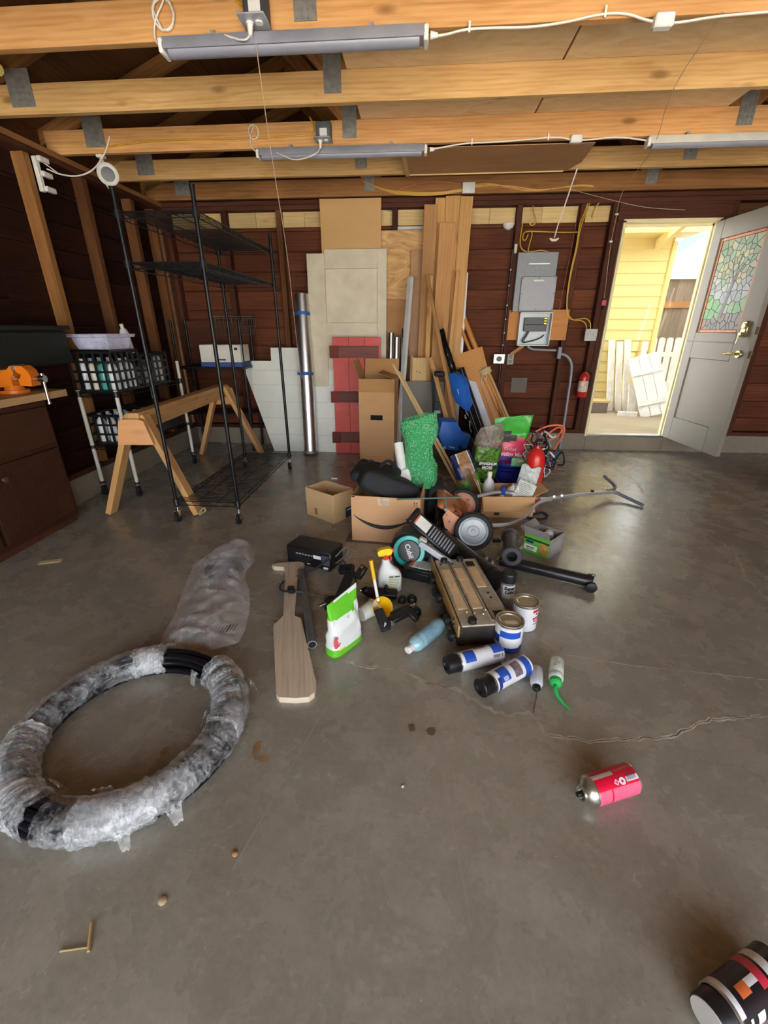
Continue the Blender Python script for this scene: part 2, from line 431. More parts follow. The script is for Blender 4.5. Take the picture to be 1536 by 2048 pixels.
for (p0_, p1_, w_) in (((-.27, 1.30), (-.44, .62), .0016), ((.10, 1.02), (.16, .55), .0008), ((-.10, .98), (-.05, .90), .001), ((1.0, 1.02), (1.3, .99), .001)):
    d_ = Vector((p1_[0] - p0_[0], p1_[1] - p0_[1])).normalized(); n_ = (-d_.y * w_, d_.x * w_)
    B().add([(p0_[0] - n_[0], p0_[1] - n_[1], .0005), (p0_[0] + n_[0], p0_[1] + n_[1], .0005), (p1_[0] + n_[0], p1_[1] + n_[1], .0005), (p1_[0] - n_[0], p1_[1] - n_[1], .0005)], [(0, 1, 2, 3)]).build('scratch', JNT, fl_, recalc=False)
STAIN = P('oil_stain', '#63564a', 0.4, 0, 0.3, 20); RUST = P('rust_stain', '#8a6c4a', 0.7, 0, 0.35, 25); PALE = P('paint_scuff', '#b8b2a6', 0.7, 0, 0.3, 30)
def blot(x, y, rx, ry, mt, seed, z=0.0005):
    rnd = random.Random(seed); n = 18
    vs = [(x, y, z)] + [(x + rx * math.cos(2*PI*i/n) * rnd.uniform(.65, 1.1), y + ry * math.sin(2*PI*i/n) * rnd.uniform(.65, 1.1), z) for i in range(n)]
    B().add(vs, [(0, 1 + i, 1 + (i+1) % n) for i in range(n)]).build('stain', mt, fl_, recalc=False)
for a in ((0.078, 1.075, .018, .022, STAIN, 1), (0.01, 1.085, .014, .02, STAIN, 2), (-0.47, 0.93, .03, .012, RUST, 3), (-0.50, 0.965, .014, .035, RUST, 4), (-0.80, 0.93, .014, .02, RUST, 5),
          (-0.80, 4.20, .10, .12, PALE, 6), (-0.62, 4.30, .09, .10, PALE, 7), (-0.42, 2.36, .06, .02, PALE, 8)): blot(*a)
tag(B().box((1, -12.0, -0.08), (30, 20.0, 0.12)).build('floor_drive', DRIVEM), 'sunlit concrete drive in front of the garage', 'driveway', kind='structure')

# ---- back wall
wb = thing('wall_back', 'dark brown plank back wall with studs on a concrete stem', 'wall', (0, YB, 0), kind='structure')
DL, DR = 1.90, 2.74                                         # door opening
B().box(((XL + DL) / 2 - 0.05, YB + 0.07, 0.095), (DL - XL + 0.1, 0.14, 0.19), 0.004).box(((DR + XR) / 2, YB + 0.07, 0.095), (XR - DR, 0.14, 0.19), 0.004) \
   .box(((DL + DR) / 2, YB + 0.07, 0.08), (DR - DL, 0.14, 0.16), 0.004).build('concrete_stem', STEMM, wb, True)
z = 0.19; k = 0
rows = []
while z < 2.21:
    h = 0.184 + random.uniform(-0.004, 0.004)
    if z + h > 2.23: h = 2.225 - z
    rows.append((z, h)); z += h
for (z, h) in rows:
    cut = random.choice((-0.62, 0.32, -1.46, 0.9))
    for (a, b_) in ((XL - 0.08, cut), (cut, DL - 0.05), (DR + 0.05, XR + 0.05)):
        board('plank', (a + .001, YB + 0.105 + random.uniform(-.002, .002), z + h / 2), (b_ - .001, YB + 0.105, z + h / 2), h - 0.005, 0.022, BROWN, wb, bev=0.004)
studs_b = [-2.62, -2.02, -1.456, -0.90, -0.293, 0.30, 0.905, 1.495]
for x in studs_b: board('stud', (x, YB + 0.045, 0.23), (x, YB + 0.045, 2.36), 0.05, 0.09, STUD if x in (-1.456,) else DARKST, wb)
for x in (1.79, 1.845, 2.80, 2.86, 3.42, 4.0): board('stud', (x, YB + 0.045, 0.23), (x, YB + 0.045, 2.36), 0.053, 0.09, DARKST, wb)
board('bottom_plate', (XL, YB + 0.045, 0.21), (DL - 0.03, YB + 0.045, 0.21), 0.09, 0.04, DARKST, wb, (0, 0, 1))
board('bottom_plate', (DR + 0.03, YB + 0.045, 0.21), (XR, YB + 0.045, 0.21), 0.09, 0.04, DARKST, wb, (0, 0, 1))
for zz in (2.38, 2.42): board('top_plate', (XL, YB + 0.045, zz), (XR, YB + 0.045, zz), 0.10, 0.038, DARKST, wb, (0, 0, 1))
board('header', (1.818, YB + 0.03, 2.285), (2.83, YB + 0.03, 2.285), 0.15, 0.08, DARKST, wb)
xs = [XL] + studs_b + [1.79]                                 # new boards let in under the plate
for a, b_ in zip(xs, xs[1:]):
    a2, b2 = a + 0.026, b_ - 0.026; c = a2 + (b2 - a2) * random.uniform(.35, .6)
    for (p, q) in ((a2, c), (c, b2)):
        if q - p > 0.02: board('new_board', (p + .001, YB + 0.085, 2.292), (q - .001, YB + 0.085, 2.292), 0.132, 0.02, NEWB, wb)
board('new_board', (2.9, YB + 0.085, 2.31), (4.1, YB + 0.085, 2.31), 0.09, 0.02, ROOFB, wb)
board('new_board', (-0.32, YB + 0.093, 2.205), (0.0, YB + 0.093, 2.205), 0.03, 0.02, P('white_trim', '#d8d4cc', 0.5), wb)
board('patch', (1.02, YB + 0.088, 0.70), (1.19, YB + 0.088, 0.70), 0.16, 0.012, P('grey_patch', '#6e675f', 0.8), wb)
B().box((0.7, YB + 0.15, 3.12), (7.2, 0.03, 1.6)).build('gable', ROOFB, wb, True)       # gable above the plate
B().box((-0.48, YB + 0.13, 1.2), (4.7, 0.02, 2.4)).box((3.5, YB + 0.13, 1.2), (1.4, 0.02, 2.4)).box((2.3, YB + 0.13, 2.32), (1.1, 0.02, 0.22)).build('outer_boarding', ROOFB, wb, True)

# ---- left wall
SHADED = WOOD('shaded_siding', '#3c2016', '#24130c', 0.8, 1.0, 0.3, 0.15, 0.35, 0.3)      # siding colour darkened to stand in for the shade on this wall
wlft = thing('wall_left', 'dark plank left wall with rough studs', 'wall', (XL, 2, 0), kind='structure')
B().box((XL - 0.07, (YF + YB) / 2, 0.1), (0.14, YB - YF + 0.2, 0.2), 0.004).build('concrete_stem', STEMM, wlft, True)
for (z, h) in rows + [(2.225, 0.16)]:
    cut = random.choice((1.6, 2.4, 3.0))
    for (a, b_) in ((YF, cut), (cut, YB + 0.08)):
        board('plank', (XL - 0.105, a + .001, z + h / 2), (XL - 0.105, b_ - .001, z + h / 2), h - 0.005, 0.022, SHADED, wlft, (1, 0, 0), 0.004)
for y, mt in ((1.3, DARKST), (1.95, DARKST), (2.6, STUD), (3.36, LITST), (3.90, STUD), (4.50, STUD), (4.86, STUD)):
    board('stud', (XL - 0.045, y, 0.24), (XL - 0.045, y, 2.36), 0.052, 0.09, mt, wlft, (1, 0, 0))
board('bottom_plate', (XL - 0.045, YF, 0.22), (XL - 0.045, YB, 0.22), 0.09, 0.04, DARKST, wlft, (0, 0, 1))
for zz in (2.38, 2.42): board('top_plate', (XL - 0.04, YF, zz), (XL - 0.04, YB, zz), 0.11, 0.038, RAFT if zz > 2.4 else DARKST, wlft, (0, 0, 1))
B().box((XL - 0.13, (YF + YB) / 2, 1.3), (0.02, YB - YF + 0.2, 2.6)).build('outer_boarding', ROOFB, wlft, True)
# ---- right wall and the wall round the garage opening (behind the camera)
tag(B().box((XR + 0.06, (YF + YB) / 2, 1.3), (0.12, YB - YF + 0.2, 2.6)).build('wall_right', BROWN), 'dark plank right wall', 'wall', kind='structure')
GX0, GX1, GZ = -2.0, 4.0, 2.36
tag(B().box(((XL - .1 + GX0) / 2, YF - 0.06, 1.25), (GX0 - XL + .1, 0.12, 2.5)).box(((GX1 + XR + .1) / 2, YF - 0.06, 1.25), (XR + .1 - GX1, 0.12, 2.5)) \
   .box(((GX0 + GX1) / 2, YF - 0.06, (GZ + 2.5) / 2), (GX1 - GX0, 0.12, 2.5 - GZ)).box((0.7, YF - 0.06, 3.2), (7.4, 0.12, 1.4)).build('wall_front', BROWN), 'front wall round the wide open garage doorway', 'wall', kind='structure')

# ---- roof trusses
ce = thing('ceiling', 'open roof of timber trusses under boarded slopes', 'ceiling', (0, 2, ZJ), kind='structure')
TH, TY = 0.14, [YB - 0.08 - 0.61 * i for i in range(13)]     # truss faces, 61 cm apart
XM = 0.745; SL = 4.5 / 12
def roofz(x): return ZJ + 0.14 + (3.55 - abs(x - XM)) * SL
gp = B()
for i in range(4): gp.box((-0.036 + i * 0.024, 0, 0), (0.020, 0.004, 0.19), 0)
gp.box((0, 0.001, 0), (0.098, 0.003, 0.19), 0)
for i in range(4):
    for j in range(7): gp.box((-0.036 + i * 0.024, -0.003, -0.08 + j * 0.027), (0.006, 0.003, 0.016), 0)
GPM = gp.mesh('nail_plate', GALV)
for i, y in enumerate(TY):
    if y < 1.5 and i % 2: pass
    tr = sub('truss', ce); yc = y + 0.019
    cm = RAFT if i == 0 else FIR2 if i in (2, 4) else FIR
    board('bottom_chord', (XL - 0.08, yc, ZJ + 0.07), (XR + 0.08, yc, ZJ + 0.07), TH, 0.038, cm, tr)
    for s in (-1, 1):
        xe = XM + s * 3.7
        board('top_chord', (xe, yc, roofz(xe) - 0.05), (XM, yc, roofz(XM) - 0.05), 0.09, 0.038, RAFT, tr)
        xn = XM + s * 1.275; xm_ = XM + s * 1.85
        board('web', (xn, yc, ZJ + 0.13), (xm_, yc, roofz(xm_) - 0.1), 0.085, 0.036, RAFT, tr)
        board('web', (xn - s * 0.03, yc, ZJ + 0.13), (XM + s * 0.04, yc, roofz(XM) - 0.12), 0.085, 0.036, RAFT, tr)
        if 1.5 < y:
            link('nail_plate', GPM, tr, True, Matrix.Translation((xn, y - 0.003, ZJ + 0.135)))
            link('nail_plate', GPM, tr, True, Matrix.Translation((XL + 0.30 if s < 0 else XR - .3, y - 0.003, ZJ + 0.12)) @ Matrix.Diagonal((1.5, 1, 0.9, 1)))
nb = 11
for s in (-1, 1):
    for i in range(nb):
        u0 = i / nb * 3.75; uc = u0 + 3.75 / nb / 2; x = XM + s * uc
        n = Vector((s * SL, 0, 1)).normalized()
        board('roof_board', (x, YF - 0.3, roofz(x) + 0.012), (x, YB + 0.3, roofz(x) + 0.012), 3.75 / nb * math.hypot(1, SL) + 0.004, 0.02, ROOFB, ce, tuple(n))

# ---- door frame and door
CREAM = P('cream_paint', '#e8dcae', 0.5, 0, 0.06)
df = thing('trim_1', 'cream painted door frame with metal threshold', 'door frame', ((DL + DR) / 2, YB, 0.16), kind='structure')
B().box((DL - 0.012, YB + 0.06, 1.19), (0.026, 0.15, 2.06), 0.003).build('jamb', CREAM, df, True)
B().box((DR + 0.012, YB + 0.06, 1.19), (0.026, 0.15, 2.06), 0.003).build('jamb', CREAM, df, True)
B().box(((DL + DR) / 2, YB + 0.06, 2.215), (DR - DL + 0.05, 0.15, 0.03), 0.003).build('head', CREAM, df, True)
B().box((DL + 0.008, YB + 0.08, 1.18), (0.014, 0.03, 2.03)).box((DR - 0.008, YB + 0.08, 1.18), (0.014, 0.03, 2.03)).box(((DL + DR) / 2, YB + 0.08, 2.19), (DR - DL, 0.03, 0.02)).build('stop', CREAM, df, True)
B().box(((DL + DR) / 2, YB + 0.06, 0.167), (DR - DL, 0.14, 0.014), 0.003).box(((DL + DR) / 2, YB + 0.0, 0.172), (DR - DL, 0.02, 0.02), 0.004).build('threshold', P('aluminium', '#c9cbcd', 0.3, 0.9), df, True)

DGREY = P('door_grey', '#878177', 0.45, 0, 0.04, 4, 0.05, 90)
ang = math.atan2(4.11 - 4.97, 2.80 - 2.73)                   # the slab points from hinge towards the room
dr = thing('door_1', 'grey half-glazed door with stained glass tree, standing open', 'door', (2.735, YB - 0.005, 0.175), ang, kind='structure')
# local: x along the slab, z up, visible face towards -y (local) after the turn
DW, DH, DT = 0.84, 2.02, 0.044
def dbox(name, x0, x1, z0, z1, t=DT, y=0.0, mt=DGREY, bev=0.003, par=dr):
    return B().box(((x0 + x1) / 2, y, (z0 + z1) / 2), (x1 - x0, t, z1 - z0), bev).build(name, mt, par)
dbox('stile', 0, 0.115, 0, DH); dbox('stile', 0.655, DW, 0, DH)
dbox('rail', 0.115, 0.655, 0, 0.235); dbox('rail', 0.115, 0.655, 0.835, 1.07); dbox('rail', 0.115, 0.655, 1.865, DH)
dbox('panel', 0.115, 0.655, 0.235, 0.835, 0.018)
dbox('drip_bead', 0.02, 0.66, 0.985, 0.995, DT + 0.008)
# ---- stained glass and hardware of the door (door_1)
BEADM = P('copper_bead', '#b06a44', 0.4, 0.2, 0.2, 20)
gx0, gx1, gz0, gz1 = 0.115, 0.655, 1.07, 1.865
for (x0, x1, z0, z1) in ((gx0, gx0 + .028, gz0, gz1), (gx1 - .028, gx1, gz0, gz1), (gx0 + .028, gx1 - .028, gz0, gz0 + .026), (gx0 + .028, gx1 - .028, gz1 - .026, gz1)):
    dbox('glazing_bead', x0, x1, z0, z1, 0.02, 0, BEADM, 0.004)
gx0 += .028; gx1 -= .028; gz0 += .026; gz1 -= .026
def GLASS(name, col):
    if name in MATS: return MATS[name]
    m, N, L, b = _new(name); mp = coords(N, L); n = noise(N, L, mp, 24, 3, 0.6, 1.0)
    c = hexc(col); r = ramp(N, L, n.outputs['Fac'], [(0.3, sc3(c, 0.75)), (0.7, sc3(c, 1.15))]); L.new(r.outputs[0], b.inputs['Base Color'])
    b.inputs['Roughness'].default_value = 0.3; b.inputs['Specular IOR Level'].default_value = 0.4
    bump(N, L, b, n.outputs['Fac'], 0.25, 0.004); MATS[name] = m; return m
G_SKY = [GLASS('glass_sky_a', '#9aa49c'), GLASS('glass_sky_b', '#86908f')]
G_LEAF = [GLASS('glass_leaf_a', '#8a9448'), GLASS('glass_leaf_b', '#5f7c42'), GLASS('glass_leaf_c', '#a39c58'), GLASS('glass_leaf_d', '#6f9068')]
G_HILL = [GLASS('glass_hill_a', '#4f9c48'), GLASS('glass_hill_b', '#6ea04c')]
G_EARTH = [GLASS('glass_earth_a', '#5f5448'), GLASS('glass_earth_b', '#4d5254'), GLASS('glass_earth_c', '#6e5a44')]
G_BARK = GLASS('glass_bark', '#4a3a32'); LEAD = P('lead_came', '#3c3a38', 0.5, 0.6)
rg = random.Random(21)
pts = []
while len(pts) < 120:
    p = (rg.uniform(gx0, gx1), rg.uniform(gz0, gz1))
    dmin = 0.036 if p[1] > 1.45 else 0.05 if p[1] > 1.22 else 0.034
    if all((p[0]-q[0])**2 + (p[1]-q[1])**2 > dmin**2 for q in pts): pts.append(p)
    elif rg.random() < 0.004: break
def clip(poly, a, b_):
    mx, my = (a[0]+b_[0])/2, (a[1]+b_[1])/2; nx, ny = b_[0]-a[0], b_[1]-a[1]; out = []
    l = math.hypot(nx, ny); off = 0.0026
    d = [((x-mx)*nx + (y-my)*ny)/l + off for x, y in poly]
    for i in range(len(poly)):
        j = (i+1) % len(poly)
        if d[i] <= 0: out.append(poly[i])
        if d[i]*d[j] < 0:
            t = d[i]/(d[i]-d[j]); out.append((poly[i][0]+(poly[j][0]-poly[i][0])*t, poly[i][1]+(poly[j][1]-poly[i][1])*t))
    return out
ROTX = Matrix.Rotation(R(90), 4, 'X')                       # XY outline -> XZ plane, thickness to -Y
B().box(((gx0+gx1)/2, 0, (gz0+gz1)/2), (gx1-gx0, 0.003, gz1-gz0)).build('lead_came', LEAD, dr)
tx = gx0 + 0.27
for p in pts:
    poly = [(gx0+.001, gz0+.001), (gx1-.001, gz0+.001), (gx1-.001, gz1-.001), (gx0+.001, gz1-.001)]
    for q in pts:
        if q is not p:
            poly = clip(poly, p, q)
            if len(poly) < 3: break
    if len(poly) < 3: continue
    x, zz = p; hill = 1.28 + 0.12 * abs((x - tx) / 0.25) + 0.03 * math.sin(x * 30)
    can = ((x - tx) / 0.27)**2 + ((zz - 1.66) / 0.20)**2 < 1.0
    mt = rg.choice(G_LEAF) if (can or zz > 1.72) else rg.choice(G_EARTH) if zz < 1.21 else rg.choice(G_HILL) if zz < hill else rg.choice(G_SKY)
    b = B(); b.prism(poly, 0.003, Matrix.Translation((0, -0.0015, 0)) @ ROTX); b.build('glass_piece', mt, dr)
def trunk(path, w):
    pl = [(x - ww/2, z_) for (x, z_), ww in zip(path, w)] + [(x + ww/2, z_) for (x, z_), ww in list(zip(path, w))[::-1]]
    B().prism(pl, 0.004, Matrix.Translation((0, -0.0025, 0)) @ ROTX).build('trunk_piece', G_BARK, dr)
trunk([(tx - .06, 1.19), (tx - .035, 1.30), (tx - .015, 1.42), (tx, 1.50)], (.05, .036, .030, .034))
trunk([(tx - .005, 1.49), (tx - .05, 1.58), (tx - .06, 1.68)], (.022, .014, .006)); trunk([(tx + .005, 1.49), (tx + .035, 1.57), (tx + .10, 1.66)], (.022, .014, .006)); trunk([(tx, 1.5), (tx + .005, 1.6), (tx + .02, 1.72)], (.016, .010, .005))
BRASS = P('antique_nickel', '#b3a67c', 0.28, 0.9, 0.15, 30)
e = B(); e.box((0.745, -DT/2 - 0.012, 1.10), (0.07, 0.024, 0.13), 0.012); e.box((0.745, -DT/2 - 0.026, 1.125), (0.048, 0.012, 0.045), 0.005); e.cyl((0.745, -DT/2 - .02, 1.06), (0.745, -DT/2 - 0.045, 1.06), 0.017, n=14)
dl = e.build('deadbolt', BRASS, dr)
B().cyl((0.742, -DT/2 - 0.05, 1.055), (0.738, -DT/2 - 0.052, 0.985), 0.006, 0.004, 8).build('key', BRASS, dl)
e = B(); e.cyl((0.75, -DT/2, 0.90), (0.75, -DT/2 - 0.014, 0.90), 0.034, 0.030, 20); e.cyl((0.75, -DT/2 - .01, 0.90), (0.75, -DT/2 - 0.05, 0.90), 0.012, n=12)
e.tube(smooth([(0.75, -DT/2 - .05, .90), (0.70, -DT/2 - .055, .905), (0.66, -DT/2 - .05, .893), (0.63, -DT/2 - .05, .905)]), [0.012] + [0.009] * 12, 8); e.build('lever_handle', BRASS, dr)
e = B(); e.cyl((0.75, DT/2, 0.90), (0.75, DT/2 + .05, 0.90), 0.012, n=12); e.cyl((0.75, DT/2 + .04, .90), (0.75, DT/2 + .07, .90), 0.03, .026, 16); e.build('inner_knob', BRASS, dr)
B().box((DW, 0, 0.9), (0.004, 0.026, 0.06)).box((DW, 0, 1.09), (0.004, 0.026, 0.06)).build('latch_plate', BRASS, dr)
e = B()
for zz in (0.2, 1.0, 1.8): e.cyl((-0.004, 0.02, zz - .05), (-0.004, 0.02, zz + .05), 0.008, n=10)
e.build('hinge', BRASS, dr)

# ================================================================== outside the back door
GZ0 = 0.10
YEL = P('yellow_siding', '#e6d48e', 0.55, 0, 0.04, 3); WHT = P('white_paint', '#eeece6', 0.5, 0, 0.05, 6); OLDW = P('peeling_white', '#e6e2d8', 0.65, 0, 0.14, 14, 0.2, 40)
tag(B().box((4.5, 9.0, GZ0 - 0.06), (14, 7.7, 0.12)).build('floor_yard', WOOD('deck_boards', '#b8a88e', '#9a8a72', 0.7, 1.0, 0.2, 0.2, 0.2, 0.1)), 'bright paved yard outside the back door', 'yard', kind='structure')
hs = thing('wall_house', 'pale yellow lap siding wall of the house outside the door', 'house wall', (2.6, 7.3, GZ0), kind='structure')
for i in range(16):
    z0 = 0.22 + i * 0.15
    if z0 > 2.36: break
    o = B(Matrix.Translation((2.35, 7.3, z0 + .075)) @ Matrix.Rotation(R(-6), 4, 'X')).box((0, 0, 0), (2.30, 0.018, 0.165), 0.002).build('lap_board', YEL, hs, True)
B().box((2.35, 7.40, 1.2), (2.3, 0.14, 2.5)).build('wall_core', YEL, hs, True)
B().box((3.50, 7.34, 1.25), (0.06, 0.16, 2.3), 0.003).build('corner_board', YEL, hs, True)
B().box((2.35, 7.10, 2.46), (2.6, 0.55, 0.03), 0.003).build('soffit', YEL, hs, True)
B().box((2.35, 6.83, 2.50), (2.6, 0.025, 0.14), 0.003).build('fascia', YEL, hs, True)
board('rafter_tail', (3.25, 7.25, 2.36), (3.05, 5.55, 2.62), 0.12, 0.06, YEL, hs, (1, 0, 0))
rp = thing('porch_roof', 'translucent white porch roof panel above the yard passage', 'roof', (2.3, 6.0, 2.6), kind='structure')
mrf, N_, L_, b_ = _new('roof_panel')
tr_ = N_.new('ShaderNodeBsdfTranslucent'); tr_.inputs[0].default_value = (.32, .33, .32, 1); df_ = N_.new('ShaderNodeBsdfDiffuse'); df_.inputs[0].default_value = (.55, .56, .55, 1); ms_ = N_.new('ShaderNodeAddShader')
L_.new(tr_.outputs[0], ms_.inputs[0]); L_.new(df_.outputs[0], ms_.inputs[1]); L_.new(ms_.outputs[0], N_['Material Output'].inputs['Surface'])
for i in range(6): B().box((0.35 + i * 0.9, 6.85, 2.70), (0.895, 3.4, 0.006)).build('panel', mrf, rp, True)
for x in (0.6, 1.9, 3.2, 4.4): B().box((x, 6.0, 2.665), (0.04, 1.6, 0.06)).build('purlin', WHT, rp, True)
# fence and neighbouring house
FEN = WOOD('weathered_fence', '#94877a', '#75695d', 0.8, 1, 0.2, 0.2, 0.2, 0.25); FENT = WOOD('fence_trim', '#c89468', '#a87448', 0.8, 1, 0.2)
fe = thing('yard_fence', 'weathered grey board fence behind the yellow house wall, with added light-blocking side boards', 'fence', (4.6, 8.6, GZ0))
for i in range(14): board('fence_board', (3.7 + i * 0.142, 8.6, GZ0), (3.7 + i * 0.142, 8.6, 1.62), 0.138, 0.018, FEN, fe)
board('fence_rail', (3.6, 8.58, 1.66), (5.7, 8.58, 1.66), 0.10, 0.04, FENT, fe)
for i in range(14): board('lattice_board', (3.7 + i * 0.142, 8.62, 1.71), (3.7 + i * 0.142, 8.62, 2.05), 0.139, 0.018, FEN, fe)
board('fence_cap', (3.6, 8.58, 2.09), (5.7, 8.58, 2.09), 0.08, 0.09, WHT, fe)
for i in range(24): board('side_board', (4.85, 5.2 + i * 0.142, GZ0), (4.85, 5.2 + i * 0.142, 2.62), 0.138, 0.018, FEN, fe, (-1, 0, 0))  # unseen side run, added to keep daylight out of the passage
nh = thing('neighbour_house', 'blue neighbouring house with white eave trim beyond the fence', 'house', (6.2, 13.0, 0))
BLU = P('blue_siding', '#8fb0d0', 0.6, 0, 0.06)
for i in range(14): B().box((8.2, 12.6, 0.2 + i * 0.22), (4.6, 0.03, 0.21), 0.004).build('siding_board', BLU, nh, True)
B().prism([(5.2, 2.7), (8.4, 4.9), (8.4, 3.0), (5.9, 3.0)], 0.1, Matrix.Translation((0, 12.55, 0)) @ ROTX).build('gable', P('blue_dark', '#5878a0', 0.6), nh, True)
board('eave_trim', (4.9, 12.3, 2.55), (8.6, 12.3, 5.1), 0.22, 0.1, WHT, nh); board('eave_trim', (5.1, 12.3, 2.6), (9, 12.3, 2.6), 0.2, 0.1, WHT, nh)
B().box((7.2, 12.57, 1.7), (0.9, 0.05, 1.1), 0.01).build('window', WHT, nh, True)
# white pickets and boards stacked against the house
pf = thing('picket_panel', 'white round topped picket fence panel leaning by the fence', 'fence panel', (3.7, 7.5, GZ0))
for i in range(5):
    b = B(); w = 0.042
    poly = [(-w, 0), (w, 0), (w, 1.02)] + [(w * math.cos(a * PI / 6), 1.02 + w * 0.8 * math.sin(a * PI / 6)) for a in range(1, 6)] + [(-w, 1.02)]
    b.prism(poly, 0.02, mloc((3.58 + i * 0.118, 7.62 - i * 0.01, GZ0), (R(86), 0, R(-4)))); b.build('picket', OLDW, pf, True)
board('picket_rail', (3.5, 7.64, 0.45), (4.12, 7.60, 0.45), 0.07, 0.03, OLDW, pf); board('picket_rail', (3.5, 7.66, 0.9), (4.12, 7.62, 0.9), 0.07, 0.03, OLDW, pf)
wbl = [((2.95, 7.0, GZ0), (2.88, 7.24, 1.12), .09, 'leftmost of the upright white boards stacked against the yellow wall'),
       ((3.06, 6.96, GZ0), (2.99, 7.22, 1.10), .085, 'second upright white board of the stack by the yellow wall'),
       ((3.16, 6.92, GZ0), (3.10, 7.22, 1.13), .09, 'third upright white board of the stack by the yellow wall'),
       ((3.28, 6.90, GZ0), (3.36, 7.22, 1.10), .08, 'rightmost upright white board of the stack, leaning right'),
       ((3.18, 6.78, GZ0), (3.20, 6.98, 0.50), .10, 'short white block standing before the stacked boards')]
for p0, p1, w, lab in wbl:
    tag(board('white_board', p0, p1, w, 0.03, OLDW), lab, 'board', 'white boards outside the door')
tag(board('white_board', (2.92, 6.62, GZ0 + .03), (3.16, 6.56, GZ0 + .03), 0.07, 0.06, OLDW), 'white offcut lying flat in front of the stacked boards', 'board', 'white boards outside the door')
pn = thing('ledged_hatch', 'white ledged board panel leaning askew in the doorway view', 'panel', (3.45, 6.55, GZ0))
pT = frame((3.40, 6.55, GZ0 + .02), (3.22, 6.95, 0.92), (-0.2, -1, 0.3))
Lp = 0.90
for i in range(3): B(pT).box((0, -0.16 + i * 0.135, 0), (Lp, 0.13, 0.02), 0.002).build('panel_board', OLDW, pn, True)
for xx in (-0.25, 0.2): B(pT).box((xx, -0.02, 0.02), (0.07, 0.40, 0.02), 0.002).build('ledge', OLDW, pn, True)
st = thing('wood_step', 'low wooden step against the yellow house wall', 'step', (2.62, 6.95, GZ0))
for i in range(3): board('tread_board', (2.40, 6.86 + i * 0.09, GZ0 + .17), (2.86, 6.86 + i * 0.09, GZ0 + .17), 0.085, 0.03, NEWB, st, (0, 0, 1))
B().box((2.63, 6.83, GZ0 + .08), (0.42, 0.02, 0.15)).build('riser', FEN, st, True); [B().box((x_, 6.95, GZ0 + .08), (0.02, 0.24, 0.15)).build('stringer', FEN, st, True) for x_ in (2.43, 2.83)]
# ================================================================== on and under the ceiling
WCAB = P('white_cable', '#dcd8d0', 0.5); WPL = P('white_plastic', '#e2e0dc', 0.4); GPL = P('grey_fixture', '#a8aab4', 0.4, 0.1)
for nm, x0, x1, y0, y1, lab in (('plywood_sheet', -0.45, 0.695, 2.0, 3.74, 'plywood sheet lying on the trusses, left of the seam'), ('plywood_sheet', 0.705, 1.90, 2.0, 3.74, 'plywood sheet lying on the trusses, right of the seam')):
    tag(B().box(((x0 + x1) / 2, (y0 + y1) / 2, ZJ + TH + 0.008), (x1 - x0, y1 - y0, 0.014), 0.001).build(nm, PLY), lab, 'plywood', 'plywood stored on the trusses')
HB = SHEET('hardboard', '#b08660', '#9c7450', 5, 0.5, 1, 200, 0.3)
hb = thing('hardboard_panel', 'brown hardboard panel fixed under two ceiling joists', 'panel', (0.5, 4.0, ZJ - 0.02))
B().prism([(-0.16, 3.735), (1.13, 3.735), (1.16, 4.10), (1.10, 4.30), (-0.14, 4.30)], 0.005, Matrix.Translation((0, 0, ZJ - 0.010))).build('board', HB, hb, True)
board('batten', (-0.17, 3.74, ZJ - 0.015), (-0.15, 4.28, ZJ - 0.015), 0.03, 0.02, NEWB, hb, (0, 0, 1)); board('edge_batten', (-0.14, 4.285, ZJ - 0.012), (1.08, 4.285, ZJ - 0.012), 0.014, 0.012, NEWB, hb, (0, 0, 1))

DIFF = P('light_diffuser', '#8d8e9c', 0.35); ALU = P('light_housing', '#989aa6', 0.4, 0.3)
def shop_light(x0, y0, x1, y1, z, lab, w=0.075, shiny=False, tilt=0):
    t = thing('shop_light', lab, 'light fixture', ((x0 + x1) / 2, (y0 + y1) / 2, z), math.atan2(y1 - y0, x1 - x0), group='tube shop lights under the joists')
    L_ = math.hypot(x1 - x0, y1 - y0)
    prof = [(-w/2, 0.0), (-w/2, 0.018), (-w*0.3, 0.045), (w*0.3, 0.045), (w/2, 0.018), (w/2, 0.0)]
    T = Matrix(((0, 0, 1, -L_/2), (1, 0, 0, 0), (0, 1, 0, 0), (0, 0, 0, 1)))
    B().prism(prof, L_, T).build('housing', P('light_gloss', '#eceade', 0.2, 0.3) if shiny else ALU, t)
    B().prism([(w*0.42*math.cos(a), -0.001 - 0.020*math.sin(a)) for a in [PI*i/8 for i in range(9)]], L_ - 0.05, Matrix.Translation((0.025, 0, 0)) @ T).build('diffuser', DIFF, t)
    for s in (-1, 1): B().box((s * (L_/2 + 0.002), 0, 0.012), (0.020, w + 0.002, 0.05), 0.004).build('end_cap', WPL, t)
    for s in (-0.3, 0.3): B().box((s * L_, 0, 0.05), (0.02, 0.03, 0.02)).build('clip', GALV, t)
    return t
shop_light(-1.15, 2.425, -0.02, 2.425, 2.385, 'grey tube light under the nearest joist')
shop_light(-1.17, 3.655, -0.01, 3.665, 2.385, 'grey tube light under the third joist, beside the ceiling outlet', 0.06)
shop_light(1.44, 3.655, 2.62, 3.655, 2.385, 'glossy white tube light at the right ceiling edge', 0.06, True)

